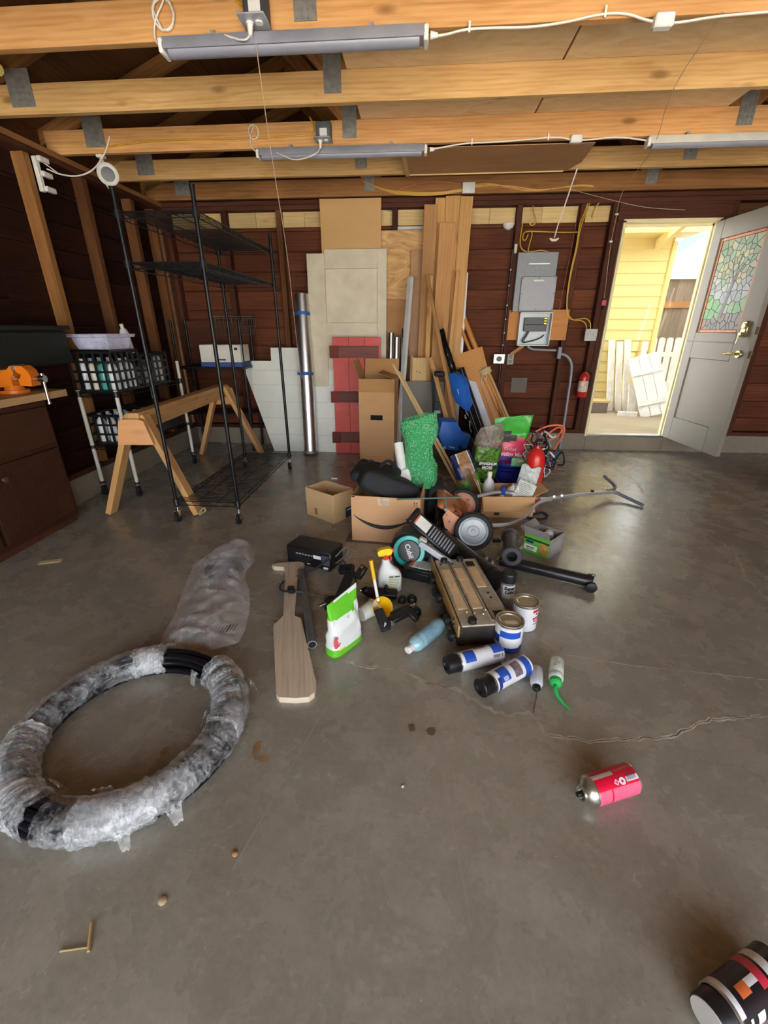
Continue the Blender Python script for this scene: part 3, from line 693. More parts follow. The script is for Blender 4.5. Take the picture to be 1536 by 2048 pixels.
YW = P('yellow_wire', '#c99a1e', 0.45); OW = P('orange_wire', '#b5542a', 0.45)
def cable(name, pts, r, mt, lab, cat='cable', group=None, n=6, it=2, knots=None):
    o = B().tube(smooth(pts, it), r, n).build(name, mt); tag(o, lab, cat, group); return o
def ring_pts(c, r, turns, normal_y=True, jit=0.006, seed=1, n=22):
    rr = random.Random(seed); out = []
    for i in range(int(turns * n) + 1):
        a = 2 * PI * i / n + 1.2; q = r * (1 + rr.uniform(-.06, .06))
        out.append((c[0] + q * math.cos(a), c[1] + rr.uniform(-jit, jit) * .5 - 0.0006 * i * 0, c[2] + q * math.sin(a) * 1.15))
    return out
# cord, outlet box and hung coil of light 1
cable('light_cord', [(-1.15, 2.42, 2.40), (-1.20, 2.44, 2.43), (-1.19, 2.446, 2.50)] + ring_pts((-1.145, 2.446, 2.52), 0.045, 3.3, seed=3) + [(-1.16, 2.446, 2.47)], 0.004, WCAB, 'white cord coiled and tied on the nearest joist', 'cable', 'coiled light cords')
cable('light_cord', [(-1.17, 3.655, 2.40), (-1.22, 3.665, 2.44), (-1.23, 3.667, 2.50)] + ring_pts((-1.197, 3.667, 2.527), 0.034, 4.3, seed=4), 0.0035, WCAB, 'thin white cord coiled on the third joist', 'cable', 'coiled light cords')
GBOX = P('steel_box', '#6b6e74', 0.45, 0.5)
def ceil_outlet(x, y, mt, lab, h):
    t = thing('ceiling_outlet', lab, 'outlet', (x, y, ZJ), group='outlet boxes on the joists')
    B().box((0, -0.03, h / 2 + 0.02), (0.10, 0.058, h), 0.004).build('box', mt, t)
    B().box((0, -0.075, 0.012), (0.115, 0.115, 0.006), 0.003).build('cover_plate', GPL, t)
    for s in (-1, 1): B().cyl((s * 0.02, -0.075, 0.009), (s * 0.02, -0.075, 0.004), 0.016, n=14).build('socket', WPL, t)
    B().cyl((-0.02, -0.075, 0.004), (-0.02, -0.08, -0.035), 0.013, 0.008, 10).build('plug', WPL, t)
    B().box((0, -0.0605, h * .55), (0.05, 0.002, 0.05)).build('label', WPL, t)
    return t
ceil_outlet(-0.73, 2.46, P('dark_box', '#3c3d42', 0.5), 'dark grey outlet box on the nearest joist', 0.115)
ceil_outlet(-0.70, 3.68, GBOX, 'silver outlet box on the third joist', 0.10)
cable('plug_cord', [(-0.75, 2.38, 2.41), (-0.77, 2.36, 2.38), (-0.86, 2.40, 2.42), (-0.93, 2.42, 2.44), (-1.0, 2.42, 2.42)], 0.004, WCAB, 'short white cord from the plug to the nearest tube light')
cable('plug_cord', [(-0.72, 3.60, 2.41), (-0.74, 3.58, 2.37), (-0.88, 3.57, 2.33), (-0.98, 3.60, 2.37), (-1.05, 3.64, 2.41)], 0.004, WCAB, 'drooping white cord from the silver outlet box to the tube light')
# linking cables to the right
def link_cable(pts, lab, boxat, clips):
    t = thing('linking_cable', lab, 'cable', pts[0], group='white linking cables between tube lights')
    B().tube(smooth(pts, 2), 0.0045, 6).build('cord', WCAB, t, True)
    B().cyl(pts[0], (pts[0][0] + 0.03, pts[0][1], pts[0][2]), 0.014, 0.008, 10).build('connector', WPL, t, True)
    B().box(boxat, (0.075, 0.04, 0.045), 0.006).build('switch_box', WPL, t, True)
    for c in clips: B().box(c, (0.008, 0.008, 0.035)).build('clip', WPL, t, True)
link_cable([(0.0, 2.425, 2.40), (0.05, 2.43, 2.40), (0.14, 2.448, 2.425), (0.26, 2.448, 2.425), (0.40, 2.448, 2.42), (0.55, 2.448, 2.43), (0.68, 2.448, 2.45), (0.78, 2.448, 2.45), (0.88, 2.448, 2.42), (0.98, 2.448, 2.41), (1.12, 2.448, 2.425), (1.3, 2.448, 2.43), (1.6, 2.448, 2.44)],
           'white linking cable with switch along the nearest joist', (0.93, 2.44, 2.415), ((0.16, 2.446, 2.43), (0.70, 2.446, 2.455)))
link_cable([(0.02, 3.665, 2.40), (0.10, 3.668, 2.41), (0.25, 3.668, 2.43), (0.45, 3.668, 2.43), (0.70, 3.668, 2.44), (0.85, 3.668, 2.45), (0.95, 3.668, 2.43), (1.05, 3.668, 2.425), (1.25, 3.668, 2.44), (1.44, 3.66, 2.41)],
           'white linking cable with switch along the third joist', (0.98, 3.66, 2.43), ((0.30, 3.666, 2.435), (0.80, 3.666, 2.45)))
# wiring on joists
cable('yellow_wire', [(-2.3, 3.668, 2.47), (-2.15, 3.672, 2.485), (-1.9, 3.672, 2.50), (-1.6, 3.672, 2.50), (-1.2, 3.672, 2.495), (-0.95, 3.672, 2.50), (-0.80, 3.672, 2.50), (-0.76, 3.672, 2.54), (-0.80, 3.672, 2.60)], 0.005, YW, 'yellow wire stapled along the third joist')
cable('yellow_wire', [(-0.83, 2.452, 2.60), (-0.82, 2.452, 2.55), (-0.79, 2.44, 2.53)], 0.005, YW, 'short yellow wire end above the dark outlet box')
for k in range(4):
    cable('yellow_wire', [(-0.50 - .03*k, 4.893, 2.52 + .012*k), (-0.34, 4.893, 2.475 - .006*k), (-0.12, 4.888, 2.455 - .008*k), (0.14, 4.888, 2.450 - .006*k), (0.30, 4.885, 2.470 - .006*k), (0.37, 4.885, 2.475 - .006*k)], 0.0045, YW, 'yellow wires bundled along the back joist, left of the white cover', 'wire', 'yellow wire bundle left of the white cover')
for k in range(3):
    cable('yellow_wire', [(0.42, 4.885, 2.485 + .007*k), (0.60, 4.888, 2.495 + .012*k), (0.78, 4.888, 2.49 - .012*k), (1.0, 4.888, 2.455 - .006*k), (1.2, 4.888, 2.463), (1.4, 4.888, 2.478 + .004*k), (1.52, 4.888, 2.465 + .006*k)], 0.0045, YW, 'yellow wires running right of the white cover on the back joist', 'wire', 'yellow wire bundle right of the white cover')
cable('orange_wire', [(-0.30, 4.893, 2.47), (-0.12, 4.892, 2.52), (0.10, 4.89, 2.54), (0.3, 4.888, 2.515), (0.5, 4.888, 2.50), (0.72, 4.888, 2.475), (0.9, 4.888, 2.46), (1.15, 4.888, 2.458)], 0.005, OW, 'orange wire on the back joist above the lumber', 'wire')
tag(B().box((0.395, 4.875, 2.478), (0.115, 0.03, 0.085), 0.004).build('junction_cover', WPL), 'square white junction cover on the back joist', 'junction box')
# pull cords and strings
pc = thing('pull_cord', 'white pull cord with a T handle before the breaker panel', 'pull cord', (1.16, 4.3, 2.44))
B().tube([(1.185, 4.28, 2.44), (1.15, 4.29, 2.28), (1.10, 4.30, 2.06), (1.085, 4.30, 1.98)], 0.005, 6).build('cord', WCAB, pc, True)
B().tube([(1.05, 4.30, 1.975), (1.07, 4.30, 1.962), (1.10, 4.30, 1.962), (1.12, 4.30, 1.975)], [0.006, 0.010, 0.010, 0.006], 8).build('handle', WPL, pc, True)
STRG = P('string', '#cdb99a', 0.8)
cable('hanging_string', [(-0.73, 2.38, 2.38), (-0.83, 2.8, 2.15), (-0.95, 3.4, 1.80), (-1.10, 4.0, 1.35), (-1.17, 4.3, 1.05), (-1.19, 4.40, 0.85), (-1.16, 4.42, 0.80)], 0.0022, STRG, 'long thin string hanging down before the metal duct', 'string', None, 5)
rs = thing('switch_string', 'thin string running from the joists down to a red tag by the door', 'string', (1.83, 4.96, 1.5))
B().tube(smooth([(1.16, 2.45, 2.44), (1.26, 3.05, 2.43), (1.50, 3.66, 2.40), (1.62, 4.2, 2.40), (1.68, 4.6, 2.38), (1.79, 4.96, 2.31), (1.80, 4.965, 2.25)], 2), 0.0022, 5).build('string', STRG, rs, True)
B().tube(smooth([(1.80, 4.967, 2.26), (1.79, 4.968, 2.07), (1.80, 4.968, 1.85), (1.815, 4.968, 1.70), (1.82, 4.968, 1.56)], 1), 0.0025, 5).build('lower_string', STRG, rs, True)
B().box((1.825, 4.965, 1.52), (0.045, 0.016, 0.055), 0.004).build('red_tag', P('red_tag', '#b8404c', 0.4), rs, True); B().cyl((1.815, 4.965, 1.475), (1.838, 4.965, 1.475), 0.013, n=10).build('tag_clip', P('black_plastic', '#16161a', 0.4), rs, True)
for c in ((1.80, 4.972, 2.27), (1.79, 4.972, 2.05)): B().box(c, (0.03, 0.014, 0.016), 0.003).build('string_eye', WPL, rs, True)
cable('door_string', [(1.33, 4.89, 2.45), (1.55, 4.93, 2.41), (1.80, 4.95, 2.36), (2.05, 4.95, 2.31), (2.4, 4.955, 2.29)], 0.002, STRG, 'thin string sagging from the back joist across the door header', 'string', None, 5)
# security camera
cm_ = thing('security_camera', 'white security camera on a bracket below the third joist', 'camera', (-2.33, 3.69, ZJ))
B().box((-2.35, 3.69, 2.425), (0.05, 0.05, 0.02), 0.004).cyl((-2.35, 3.69, 2.42), (-2.345, 3.70, 2.35), 0.012, n=10).build('bracket', WPL, cm_, True)
cT = frame((-2.36, 3.76, 2.325), (-2.28, 3.62, 2.30), (0, 0, 1)) @ Matrix.Scale(1.15, 4)
B(cT @ Matrix.Rotation(R(90), 4, 'Y')).lathe([(0, -.07), (0.035, -.07), (0.045, -.05), (0.05, 0.02), (0.056, 0.05), (0.060, 0.075), (0.052, 0.082), (0.038, 0.074)], 22).build('housing', WPL, cm_, True)
B(cT @ Matrix.Rotation(R(90), 4, 'Y')).lathe([(0, .078), (0.038, .076), (0.039, .070)], 22).build('lens', P('lens_black', '#08080a', 0.35), cm_, True)
cable('camera_cable', [(-2.36, 3.69, 2.41), (-2.38, 3.70, 2.34), (-2.37, 3.71, 2.26), (-2.33, 3.70, 2.22), (-2.31, 3.69, 2.25)], 0.004, WCAB, 'white cable looping below the security camera')
eb = thing('wall_splitter', 'white multi outlet splitter with cut-outs on the lit left stud', 'outlet', (-2.59, 3.40, 2.25))
B().box((-2.640, 3.405, 2.25), (0.03, 0.03, 0.20), 0.003).build('back_plate', WPL, eb, True)
for zz in (2.335, 2.25, 2.165): B().box((-2.60, 3.425, zz), (0.03, 0.08, 0.03), 0.003).build('tap', WPL, eb, True)
cable('power_lead', [(-2.60, 3.44, 2.29), (-2.55, 3.50, 2.27), (-2.48, 3.58, 2.28), (-2.40, 3.64, 2.33), (-2.33, 3.66, 2.40), (-2.28, 3.667, 2.46), (-2.24, 3.667, 2.53)], 0.005, WCAB, 'white cord rising from the stud splitter to the third joist')
tag(B().box((-2.635, 3.43, 2.335), (0.02, 0.02, 0.02), 0.004).tube([(-2.63, 3.43, 2.335), (-2.60, 3.47, 2.31), (-2.56, 3.50, 2.275)], 0.003, 6).build('cord_clip', WCAB), 'small white clip and cord above the stud splitter', 'cable')
for p_, lab in (((-2.5, 2.99, 2.64), 'tiny yellow light socket above the second joist'),): tag(B().cyl((-2.42, 2.98, 2.62), (-2.38, 2.96, 2.60), 0.022, 0.016, 12).cyl((-2.385, 2.962, 2.602), (-2.375, 2.957, 2.597), 0.03, 0.03, 12).build('lamp_socket', P('bulb_cream', '#d8c878', 0.4)), lab, 'lamp socket')
# ================================================================== left side
BLK = P('black_metal', '#1b1c1e', 0.38, 0.5, 0.15, 30); BPL = P('black_plastic', '#16161a', 0.4); CHR = P('chrome', '#c8c8c8', 0.2, 1.0); RUB = P('rubber', '#141414', 0.8)
CABW = WOOD('cabinet_wood', '#4c2b1a', '#331c10', 0.5, 1, 0.2, 0.4, 0.2, 0.1)
cb = thing('workbench_cabinet', 'dark wood workbench cabinet with door and drawer fronts', 'cabinet', (-2.52, 2.2, 0))
CX = -2.42
B().box((-2.535, 1.75, 0.45), (0.21, 1.84, 0.80), 0.002).build('carcass', CABW, cb, True)
B().box((-2.545, 1.75, 0.03), (0.19, 1.82, 0.07)).build('kick_board', DARKST, cb, True)
for y0, y1 in ((2.09, 2.64), (1.50, 2.06), (0.90, 1.47)):
    dw = B().box((CX, (y0 + y1) / 2, 0.70), (0.022, y1 - y0, 0.24), 0.003).build('drawer', CABW, cb, True)
    dd = B().box((CX, (y0 + y1) / 2, 0.32), (0.022, y1 - y0, 0.46), 0.003).build('door', CABW, cb, True)
    PM[dd.name] = Matrix(); PM[dw.name] = Matrix()
    B(Matrix.Translation((CX + 0.012, y0 + 0.10, 0.47)) @ Matrix.Rotation(R(90), 4, 'Y')).lathe([(0.0, 0), (0.008, 0), (0.008, 0.012), (0.016, 0.020), (0.014, 0.028), (0, 0.030)], 14).build('knob', P('dull_brass', '#8c7a58', 0.35, 0.8), dd, True)
wt = tag(board('benchtop', (-2.515, 0.80, 0.885), (-2.515, 2.80, 0.885), 0.29, 0.045, WOOD('bench_top', '#caa878', '#a8845a', 0.55, 1, 0.3, 0.4, 0.2, 0.1), None, (0, 0, 1)), 'pale wooden benchtop slab on the dark cabinet', 'worktop')
# vise
ORG = P('vise_orange', '#e07818', 0.35, 0, 0.1, 12); VT = None
vs_ = thing('bench_vise', 'orange bench vise on the wooden benchtop', 'vise', (-2.545, 2.60, 0.908), R(8))
VS = Matrix.Scale(0.92, 4)
B(VS).cyl((0, 0, 0), (0, 0, 0.02), 0.085, n=24).box((-.06, 0.0, 0.01), (0.16, 0.14, 0.02), 0.006).cyl((0, 0, .02), (0, 0, .05), 0.06, 0.05, 24).build('swivel_base', ORG, vs_)
poly = [(-0.14, 0.04), (0.03, 0.04), (0.03, 0.10), (0.055, 0.13), (0.055, 0.175), (0.02, 0.175), (-0.03, 0.16), (-0.10, 0.15), (-0.14, 0.12)]
B(VS @ Matrix.Translation((0, 0.045, 0)) @ ROTX).prism(poly, 0.09).build('fixed_body', ORG, vs_)
poly = [(0.075, 0.05), (0.15, 0.045), (0.16, 0.10), (0.15, 0.145), (0.12, 0.175), (0.075, 0.178), (0.075, 0.14), (0.10, 0.12), (0.09, 0.10), (0.075, .09)]
B(VS @ Matrix.Translation((0, 0.045, 0)) @ ROTX).prism(poly, 0.09).build('moving_jaw', ORG, vs_)
B(VS).box((0.0655, 0, 0.165), (0.018, 0.11, 0.035), 0.003).build('jaw_plate', P('steel', '#a8a8a8', 0.35, 0.9), vs_)
B(VS).cyl((0.0, 0, 0.09), (0.20, 0, 0.09), 0.016, n=14).cyl((0.185, 0, 0.09), (0.22, 0, 0.09), 0.024, n=14).build('screw', CHR, vs_)
B(VS).cyl((0.205, 0.0, 0.115), (0.205, -0.008, -0.07), 0.009, n=10).cyl((0.205, -.0075, -.065), (0.205, -.0085, -.078), 0.013, n=10).cyl((0.205, .0, .112), (0.205, .0, .125), 0.013, n=10).build('handle_bar', CHR, vs_)

wc = thing('wall_cupboard', 'dark green cupboard on the left wall above the bench', 'cupboard', (-2.57, 2.6, 1.06))
GRNK = P('dark_green', '#0c130f', .5)
B().box((-2.585, 2.45, 1.16), (.14, 1.3, .22), .004).build('carcass', GRNK, wc, True); B().box((-2.57, 2.45, 1.285), (.18, 1.34, .03), .004).build('top', P('dark_green_top', '#111a15', .5), wc, True)
for y_ in (2.12, 2.78): B().box((-2.511, y_, 1.16), (.012, .63, .20), .003).build('door', GRNK, wc, True)
# ---- small rack with white uprights
WUP = P('white_upright', '#cfcabd', 0.45)
wr = thing('wire_rack_white', 'narrow wire rack with white uprights and casters against the left wall', 'shelving rack', (-2.43, 3.62, 0))
RX0, RX1, RY0, RY1 = -2.585, -2.285, 3.16, 4.10
for x in (RX0, RX1):
    for y in (RY0, RY1):
        top = 0.85 if y < 3.5 else 1.0
        u = B(); u.cyl((x, y, 0.10), (x, y, top), 0.0145, n=12); u.build('upright', WUP, wr, True)
        for za, zb in ((0.105, 0.125), (0.40, 0.425), (0.80, 0.845)): B().cyl((x, y, za), (x, y, zb), 0.020, n=12).build('collar', BPL, wr, True)
        B().cyl((x - .012, y, 0.032), (x + .012, y, 0.032), 0.031, n=14).box((x, y, 0.068), (0.03, 0.03, 0.03)).build('caster', RUB, wr, True)
def wire_shelf(par, x0, x1, y0, y1, z, mt, nw=20, r=0.0022, along='Y', lip=0.03, name='wire_shelf'):
    b = B()
    for (p, q) in (((x0, y0), (x1, y0)), ((x1, y0), (x1, y1)), ((x1, y1), (x0, y1)), ((x0, y1), (x0, y0))):
        b.tube([(*p, z), (*q, z)], 0.0035, 6); b.tube([(*p, z - lip), (*q, z - lip)], 0.0035, 6)
        L_ = math.hypot(q[0]-p[0], q[1]-p[1]); n = max(4, int(L_ / 0.045)); zz = []
        for i in range(n + 1):
            t = i / n; zz.append((p[0] + (q[0]-p[0])*t, p[1] + (q[1]-p[1])*t, z if i % 2 else z - lip))
        b.tube(zz, 0.0018, 4)
    for i in range(1, nw):
        t = i / nw
        if along == 'X': b.tube([(x0, y0 + (y1-y0)*t, z), (x1, y0 + (y1-y0)*t, z)], r, 4, caps=False)
        else: b.tube([(x0 + (x1-x0)*t, y0, z), (x0 + (x1-x0)*t, y1, z)], r, 4, caps=False)
    for t in ((.33, .67) if along == 'X' else (.25, .5, .75)):
        if along == 'X': b.tube([(x0 + (x1-x0)*t, y0, z - .006), (x0 + (x1-x0)*t, y1, z - .006)], 0.003, 5, caps=False)
        else: b.tube([(x0, y0 + (y1-y0)*t, z - .006), (x1, y0 + (y1-y0)*t, z - .006)], 0.003, 5, caps=False)
    return b.build(name, mt, par, True)
wire_shelf(wr, RX0, RX1, RY0, RY1, 0.83, BLK, 12); wire_shelf(wr, RX0, RX1, RY0, RY1, 0.42, BLK, 12)

# ---- crates with bottles
def crate(lab, x0, x1, y0, y1, z0, h, nx, ny, nz):
    t = thing('milk_crate', lab, 'crate', ((x0 + x1) / 2, (y0 + y1) / 2, z0), group='black lattice crates on the white rack')
    def wall(p, q):
        b = B(); n = nx if abs(q[0]-p[0]) > abs(q[1]-p[1]) else ny
        d = Vector((q[0]-p[0], q[1]-p[1], 0)); L_ = d.length; T = frame((*p, z0 + h/2), (*q, z0 + h/2), (d.y, -d.x, 0))
        for i in range(n + 1): b.box((-L_/2 + L_*i/n, 0, 0), (0.014, h, 0.010), 0, T=T)
        for j in range(nz + 1): b.box((0, -h/2 + h*j/nz, 0), (L_, 0.014, 0.012), 0, T=T)
        b.build('side', BPL, t, True)
    wall((x0, y0), (x1, y0)); wall((x1, y0), (x1, y1)); wall((x1, y1), (x0, y1)); wall((x0, y1), (x0, y0))
    b = B().box(((x0+x1)/2, (y0+y1)/2, z0 + .004), (x1-x0, y1-y0, .008)); b.build('base', BPL, t, True)
    for p, q in (((x0, y0), (x1, y0)), ((x1, y0), (x1, y1)), ((x1, y1), (x0, y1)), ((x0, y1), (x0, y0))): B().tube([(*p, z0 + h), (*q, z0 + h)], 0.012, 6).build('rim', BPL, t, True)
crate('upper black lattice crate full of bottles on the white rack', -2.60, -2.27, 3.17, 3.50, 0.842, 0.28, 5, 5, 4)
crate('upper rear black lattice crate of tools on the white rack', -2.60, -2.27, 3.53, 3.90, 0.842, 0.24, 5, 5, 4)
crate('lower black lattice crate of bottles under the rack shelf', -2.60, -2.30, 3.20, 3.52, 0.432, 0.22, 5, 5, 3)
BOTS = [P('bottle_white', '#e0e4e6', 0.3), P('bottle_pale', '#cdd8d8', 0.25), P('bottle_teal', '#3d9a8e', 0.3), P('bottle_cream', '#d8d0ba', 0.35), P('bottle_blue', '#5a7fb8', 0.3)]
def bottle_me(r, h, mt, cap):
    return B().lathe([(0, 0), (r * .9, 0), (r, .006), (r, h * .68), (r * .75, h * .80), (r * .36, h * .86), (r * .36, h * .9)], 16, 0).lathe([(r * .42, h * .88), (r * .42, h), (0, h)], 12, 1).mesh('bottle', [mt, cap])
BM = [bottle_me(.034, .22, BOTS[i], BOTS[(i * 2 + 3) % 5]) for i in range(5)]
def put(me, name, loc, rot, lab, cat, group): return tag(link(name, me, None, False, mloc(loc, rot)), lab, cat, group)
k = 0
for ix in range(4):
    for iy in range(3):
        x, y = -2.545 + ix * .078, 3.225 + iy * .095
        put(BM[[0, 1, 0, 3, 0, 0, 2, 1, 3, 0, 1, 0][k % 12]], 'spray_bottle', (x, y, .852), (0, 0, k), 'pale bottle standing in the upper black crate', 'bottle', 'bottles in the upper crate'); k += 1
for ix in range(3):
    for iy in range(3):
        put(BM[[3, 0, 1, 0, 4, 0, 1, 4, 3][k % 9]], 'spray_bottle', (-2.53 + ix * .085, 3.25 + iy * .095, .442), (0, 0, k), 'pale bottle standing in the lower black crate', 'bottle', 'bottles in the lower crate'); k += 1
for i, (x, y, z_, sx, sy, sz, c) in enumerate(((-2.36, 3.62, .852, .10, .08, .13, '#b8b8b4'), (-2.40, 3.78, .852, .09, .10, .17, '#8c8a86'), (-2.52, 3.68, .852, .08, .16, .12, '#6a5a40'), (-2.31, 3.82, .852, .05, .05, .20, '#d0cec8'))):
    tag(B().box((x, y, z_ + sz/2), (sx, sy, sz), .008).box((x, y, z_ + sz + .004), (sx*.7, sy*.7, .012), .003).build('tool_case', P('case_%d' % i, c, 0.4)), ('silver case at the front of the rear crate', 'tall grey case in the rear crate', 'tan case at the back of the rear crate', 'slim white pack in the rear crate corner')[i], 'case')
# clear tub on the upper crate
tub = thing('plastic_tub', 'clear lilac plastic tub set askew on the upper crate', 'tub', (-2.43, 3.35, 1.134), R(-6))
TUBM = FILM('tub_plastic', (0.66, 0.68, 0.90), 0.6, 0.2, 0.1, 8, 0.5)
def rect_ring(hx, hy, z_, n=0): return [(-hx, -hy, z_), (hx, -hy, z_), (hx, hy, z_), (-hx, hy, z_)]
rings = [rect_ring(.13, .10, .002), rect_ring(.145, .115, .05), rect_ring(.150, .120, .085), rect_ring(.172, .142, .088), rect_ring(.174, .144, .105)]
b = B(); vs = [p for r_ in rings for p in r_]; b.add(vs, [(3, 2, 1, 0)] + [(4*i + j, 4*i + (j+1) % 4, 4*i + 4 + (j+1) % 4, 4*i + 4 + j) for i in range(len(rings)-1) for j in range(4)]); b.build('tub', TUBM, tub, ang=20)
B().tube([(-.174, -.144, .105), (.174, -.144, .105), (.174, .144, .105), (-.174, .144, .105)], 0.005, 6, True).build('rim', TUBM, tub)
tag(link('spray_bottle', BM[0], None, False, mloc((-2.36, 3.56, 1.10), (R(12), 0, 0))), 'white bottle poking up behind the clear tub', 'bottle')
# red lidded tool box
tb = thing('tool_box', 'black tool box with a red lid rim on the white rack', 'tool box', (-2.43, 3.80, 0.43))
B().box((-2.43, 3.80, 0.53), (0.30, 0.46, 0.20), 0.01).build('body', BPL, tb, True); B().box((-2.43, 3.80, 0.645), (0.32, 0.48, 0.022), 0.006).build('lid_rim', P('red_plastic', '#8c2420', 0.4), tb, True)
B().box((-2.43, 3.80, 0.663), (0.27, 0.40, 0.014), 0.004).build('lid', BPL, tb, True)
B().box((-2.277, 3.78, 0.57), (0.004, 0.11, 0.07)).build('label', WPL, tb, True)
# ---- sawhorse
SH = WOOD('sawhorse_pine', '#dcae74', '#bd8a50', 0.6, 1, 0.5, 0.3, 0.15, 0.15); SHO = WOOD('sawhorse_ply', '#e8ae7a', '#d4945c', 0.6, 0.7, 0.2, 0.3, 0.1, 0.05)
sh = thing('sawhorse', 'wooden sawhorse with plywood gussets beside the black rack', 'sawhorse', (-2.03, 3.6, 0))
A0, A1 = Vector((-1.95, 2.86, 0.73)), Vector((-2.04, 4.42, 0.73)); D = (A1 - A0).normalized(); S_ = Vector((D.y, -D.x, 0))
board('beam', A0 - D * .06, A1 + D * .06, 0.09, 0.042, SH, sh, (0, 0, 1)); board('beam_web', A0 - D * .06 + Vector((0, 0, -.065)), A1 + D * .06 + Vector((0, 0, -.065)), 0.09, 0.04, SH, sh, tuple(S_))
for P_, sg in ((A0, -1), (A1, 1)):
    for s in (-1, 1):
        top = P_ + S_ * s * 0.045 + Vector((0, 0, 0.0)); ft = P_ + S_ * s * 0.33 - D * sg * -0.05; ft.z = 0.0
        board('leg', ft + Vector((0, 0, .012)), top, 0.09, 0.04, SH, sh, tuple(S_ * s))
    T = frame(P_ - S_ * .1, P_ + S_ * .1, tuple(D * sg)); T.translation = P_ + D * sg * 0.075 + Vector((0, 0, -0.10))
    B(T).prism([(-.125, -.09), (.125, -.09), (.085, .075), (.06, .085), (-.06, .085), (-.085, .075)] if T.col[1][2] > 0 else [(-.125, .09), (.125, .09), (.085, -.075), (.06, -.085), (-.06, -.085), (-.085, -.075)], 0.018).build('gusset', SHO, sh, True)
# ---- big black rack on casters
rk = thing('wire_rack_black', 'tall empty black wire rack on casters', 'shelving rack', (-1.475, 3.36, 0))
KX0, KX1, KY0, KY1 = -1.70, -1.25, 2.71, 4.00
for x in (KX0, KX1):
    for y in (KY0, KY1):
        B().cyl((x, y, 0.11), (x, y, 1.98), 0.0127, n=12).cyl((x, y, 1.975), (x, y, 1.99), 0.0155, n=12).build('post', BLK, rk, True)
        for zz in (0.155, 1.63, 1.875): B().cyl((x, y, zz - .03), (x, y, zz + .012), 0.021, 0.017, 12).build('sleeve', BPL, rk, True)
        cs = B().cyl((x, y, .085), (x, y, .115), 0.012, n=10).box((x, y, .082), (.036, .04, .006)); 
        for s in (-1, 1): cs.box((x + s * .014, y - .012, .058), (.003, .03, .055))
        cs = cs.build('caster', CHR, rk, True); PM[cs.name] = Matrix()
        B().cyl((x - .0115, y - .016, 0.033), (x + .0115, y - .016, 0.033), 0.033, n=18).build('wheel', RUB, cs, True)
wire_shelf(rk, KX0, KX1, KY0, KY1, 0.155, BLK, 46, 0.0024, 'X', 0.032); wire_shelf(rk, KX0, KX1, KY0, KY1, 1.63, BLK, 46, 0.0024, 'X', 0.032); wire_shelf(rk, KX0, KX1, KY0, KY1, 1.875, BLK, 46, 0.0024, 'X', 0.032)
tag(B().tube(smooth([(-1.60, 2.80, 0.01), (-1.58, 2.84, 0.06), (-1.57, 2.86, 0.02), (-1.60, 2.80, .008)], 2), 0.008, 6).build('strap_end', P('old_strap', '#a89878', 0.8)), 'small loop of old strap on the floor by the front caster', 'strap')
# ---- dark shelf unit in the corner with white box and baskets
ds = thing('corner_shelf', 'dark metal shelf unit in the back left corner', 'shelving', (-2.2, 4.75, 0))
for x in (-2.56, -1.84):
    for y in (4.60, 4.90): B().cyl((x, y, 0.01), (x, y, 1.36), 0.013, n=10).build('post', BLK, ds, True)
B().box((-2.20, 4.75, 0.90), (0.74, 0.34, 0.025), 0.003).build('shelf', BPL, ds, True); B().box((-2.20, 4.75, 0.42), (0.74, 0.34, 0.025), 0.003).build('shelf', BPL, ds, True)
B().box((-2.20, 4.91, 1.14), (0.72, 0.012, 0.44)).build('back_panel', DARKST, ds, True)
wx = thing('file_box', 'white carton with a blue base band on the corner shelf', 'box', (-2.0, 4.68, 0.915))
B().box((-2.05, 4.66, 1.045), (0.43, 0.24, 0.17), 0.004).build('carton', P('white_card', '#dcdad0', 0.6), wx, True)
B().box((-2.05, 4.66, 0.937), (0.44, 0.25, 0.044), 0.004).build('base_band', P('blue_card', '#30508c', 0.6), wx, True)
B().box((-2.05, 4.536, 0.985), (0.10, 0.006, 0.012)).build('handle_slot', BPL, wx, True); B().box((-1.88, 4.538, 1.09), (0.03, 0.004, 0.025)).build('printed_mark', BPL, wx, True)
for (x0, x1, lab) in ((-2.24, -1.97, 'left wire basket hung on the back wall'), (-1.945, -1.80, 'narrow slatted wire basket hung on the back wall')):
    t = thing('wire_basket', lab, 'basket', ((x0 + x1) / 2, 4.93, 1.24), group='wire baskets on the back wall')
    b = B(); WIR = P('grey_wire', '#8a857c', 0.4, 0.6); 
    n_ = 6 if x1 - x0 > .2 else 7
    for i in range(n_ + 1):
        x = x0 + (x1 - x0) * i / n_; b.tube([(x, 4.97, 1.38), (x, 4.97, 1.22), (x, 4.86, 1.22), (x, 4.85, 1.40)], 0.0022, 4)
    for (y, zz) in ((4.97, 1.38), (4.97, 1.30), (4.86, 1.22), (4.855, 1.30), (4.85, 1.40)): b.tube([(x0, y, zz), (x1, y, zz)], 0.003, 5)
    b.build('wire_frame', WIR, t, True); B().tube([(x0, 4.85, 1.40), (x1, 4.85, 1.40), (x1, 4.97, 1.40), (x0, 4.97, 1.40)], 0.004, 5, True).build('rim', WIR, t, True)
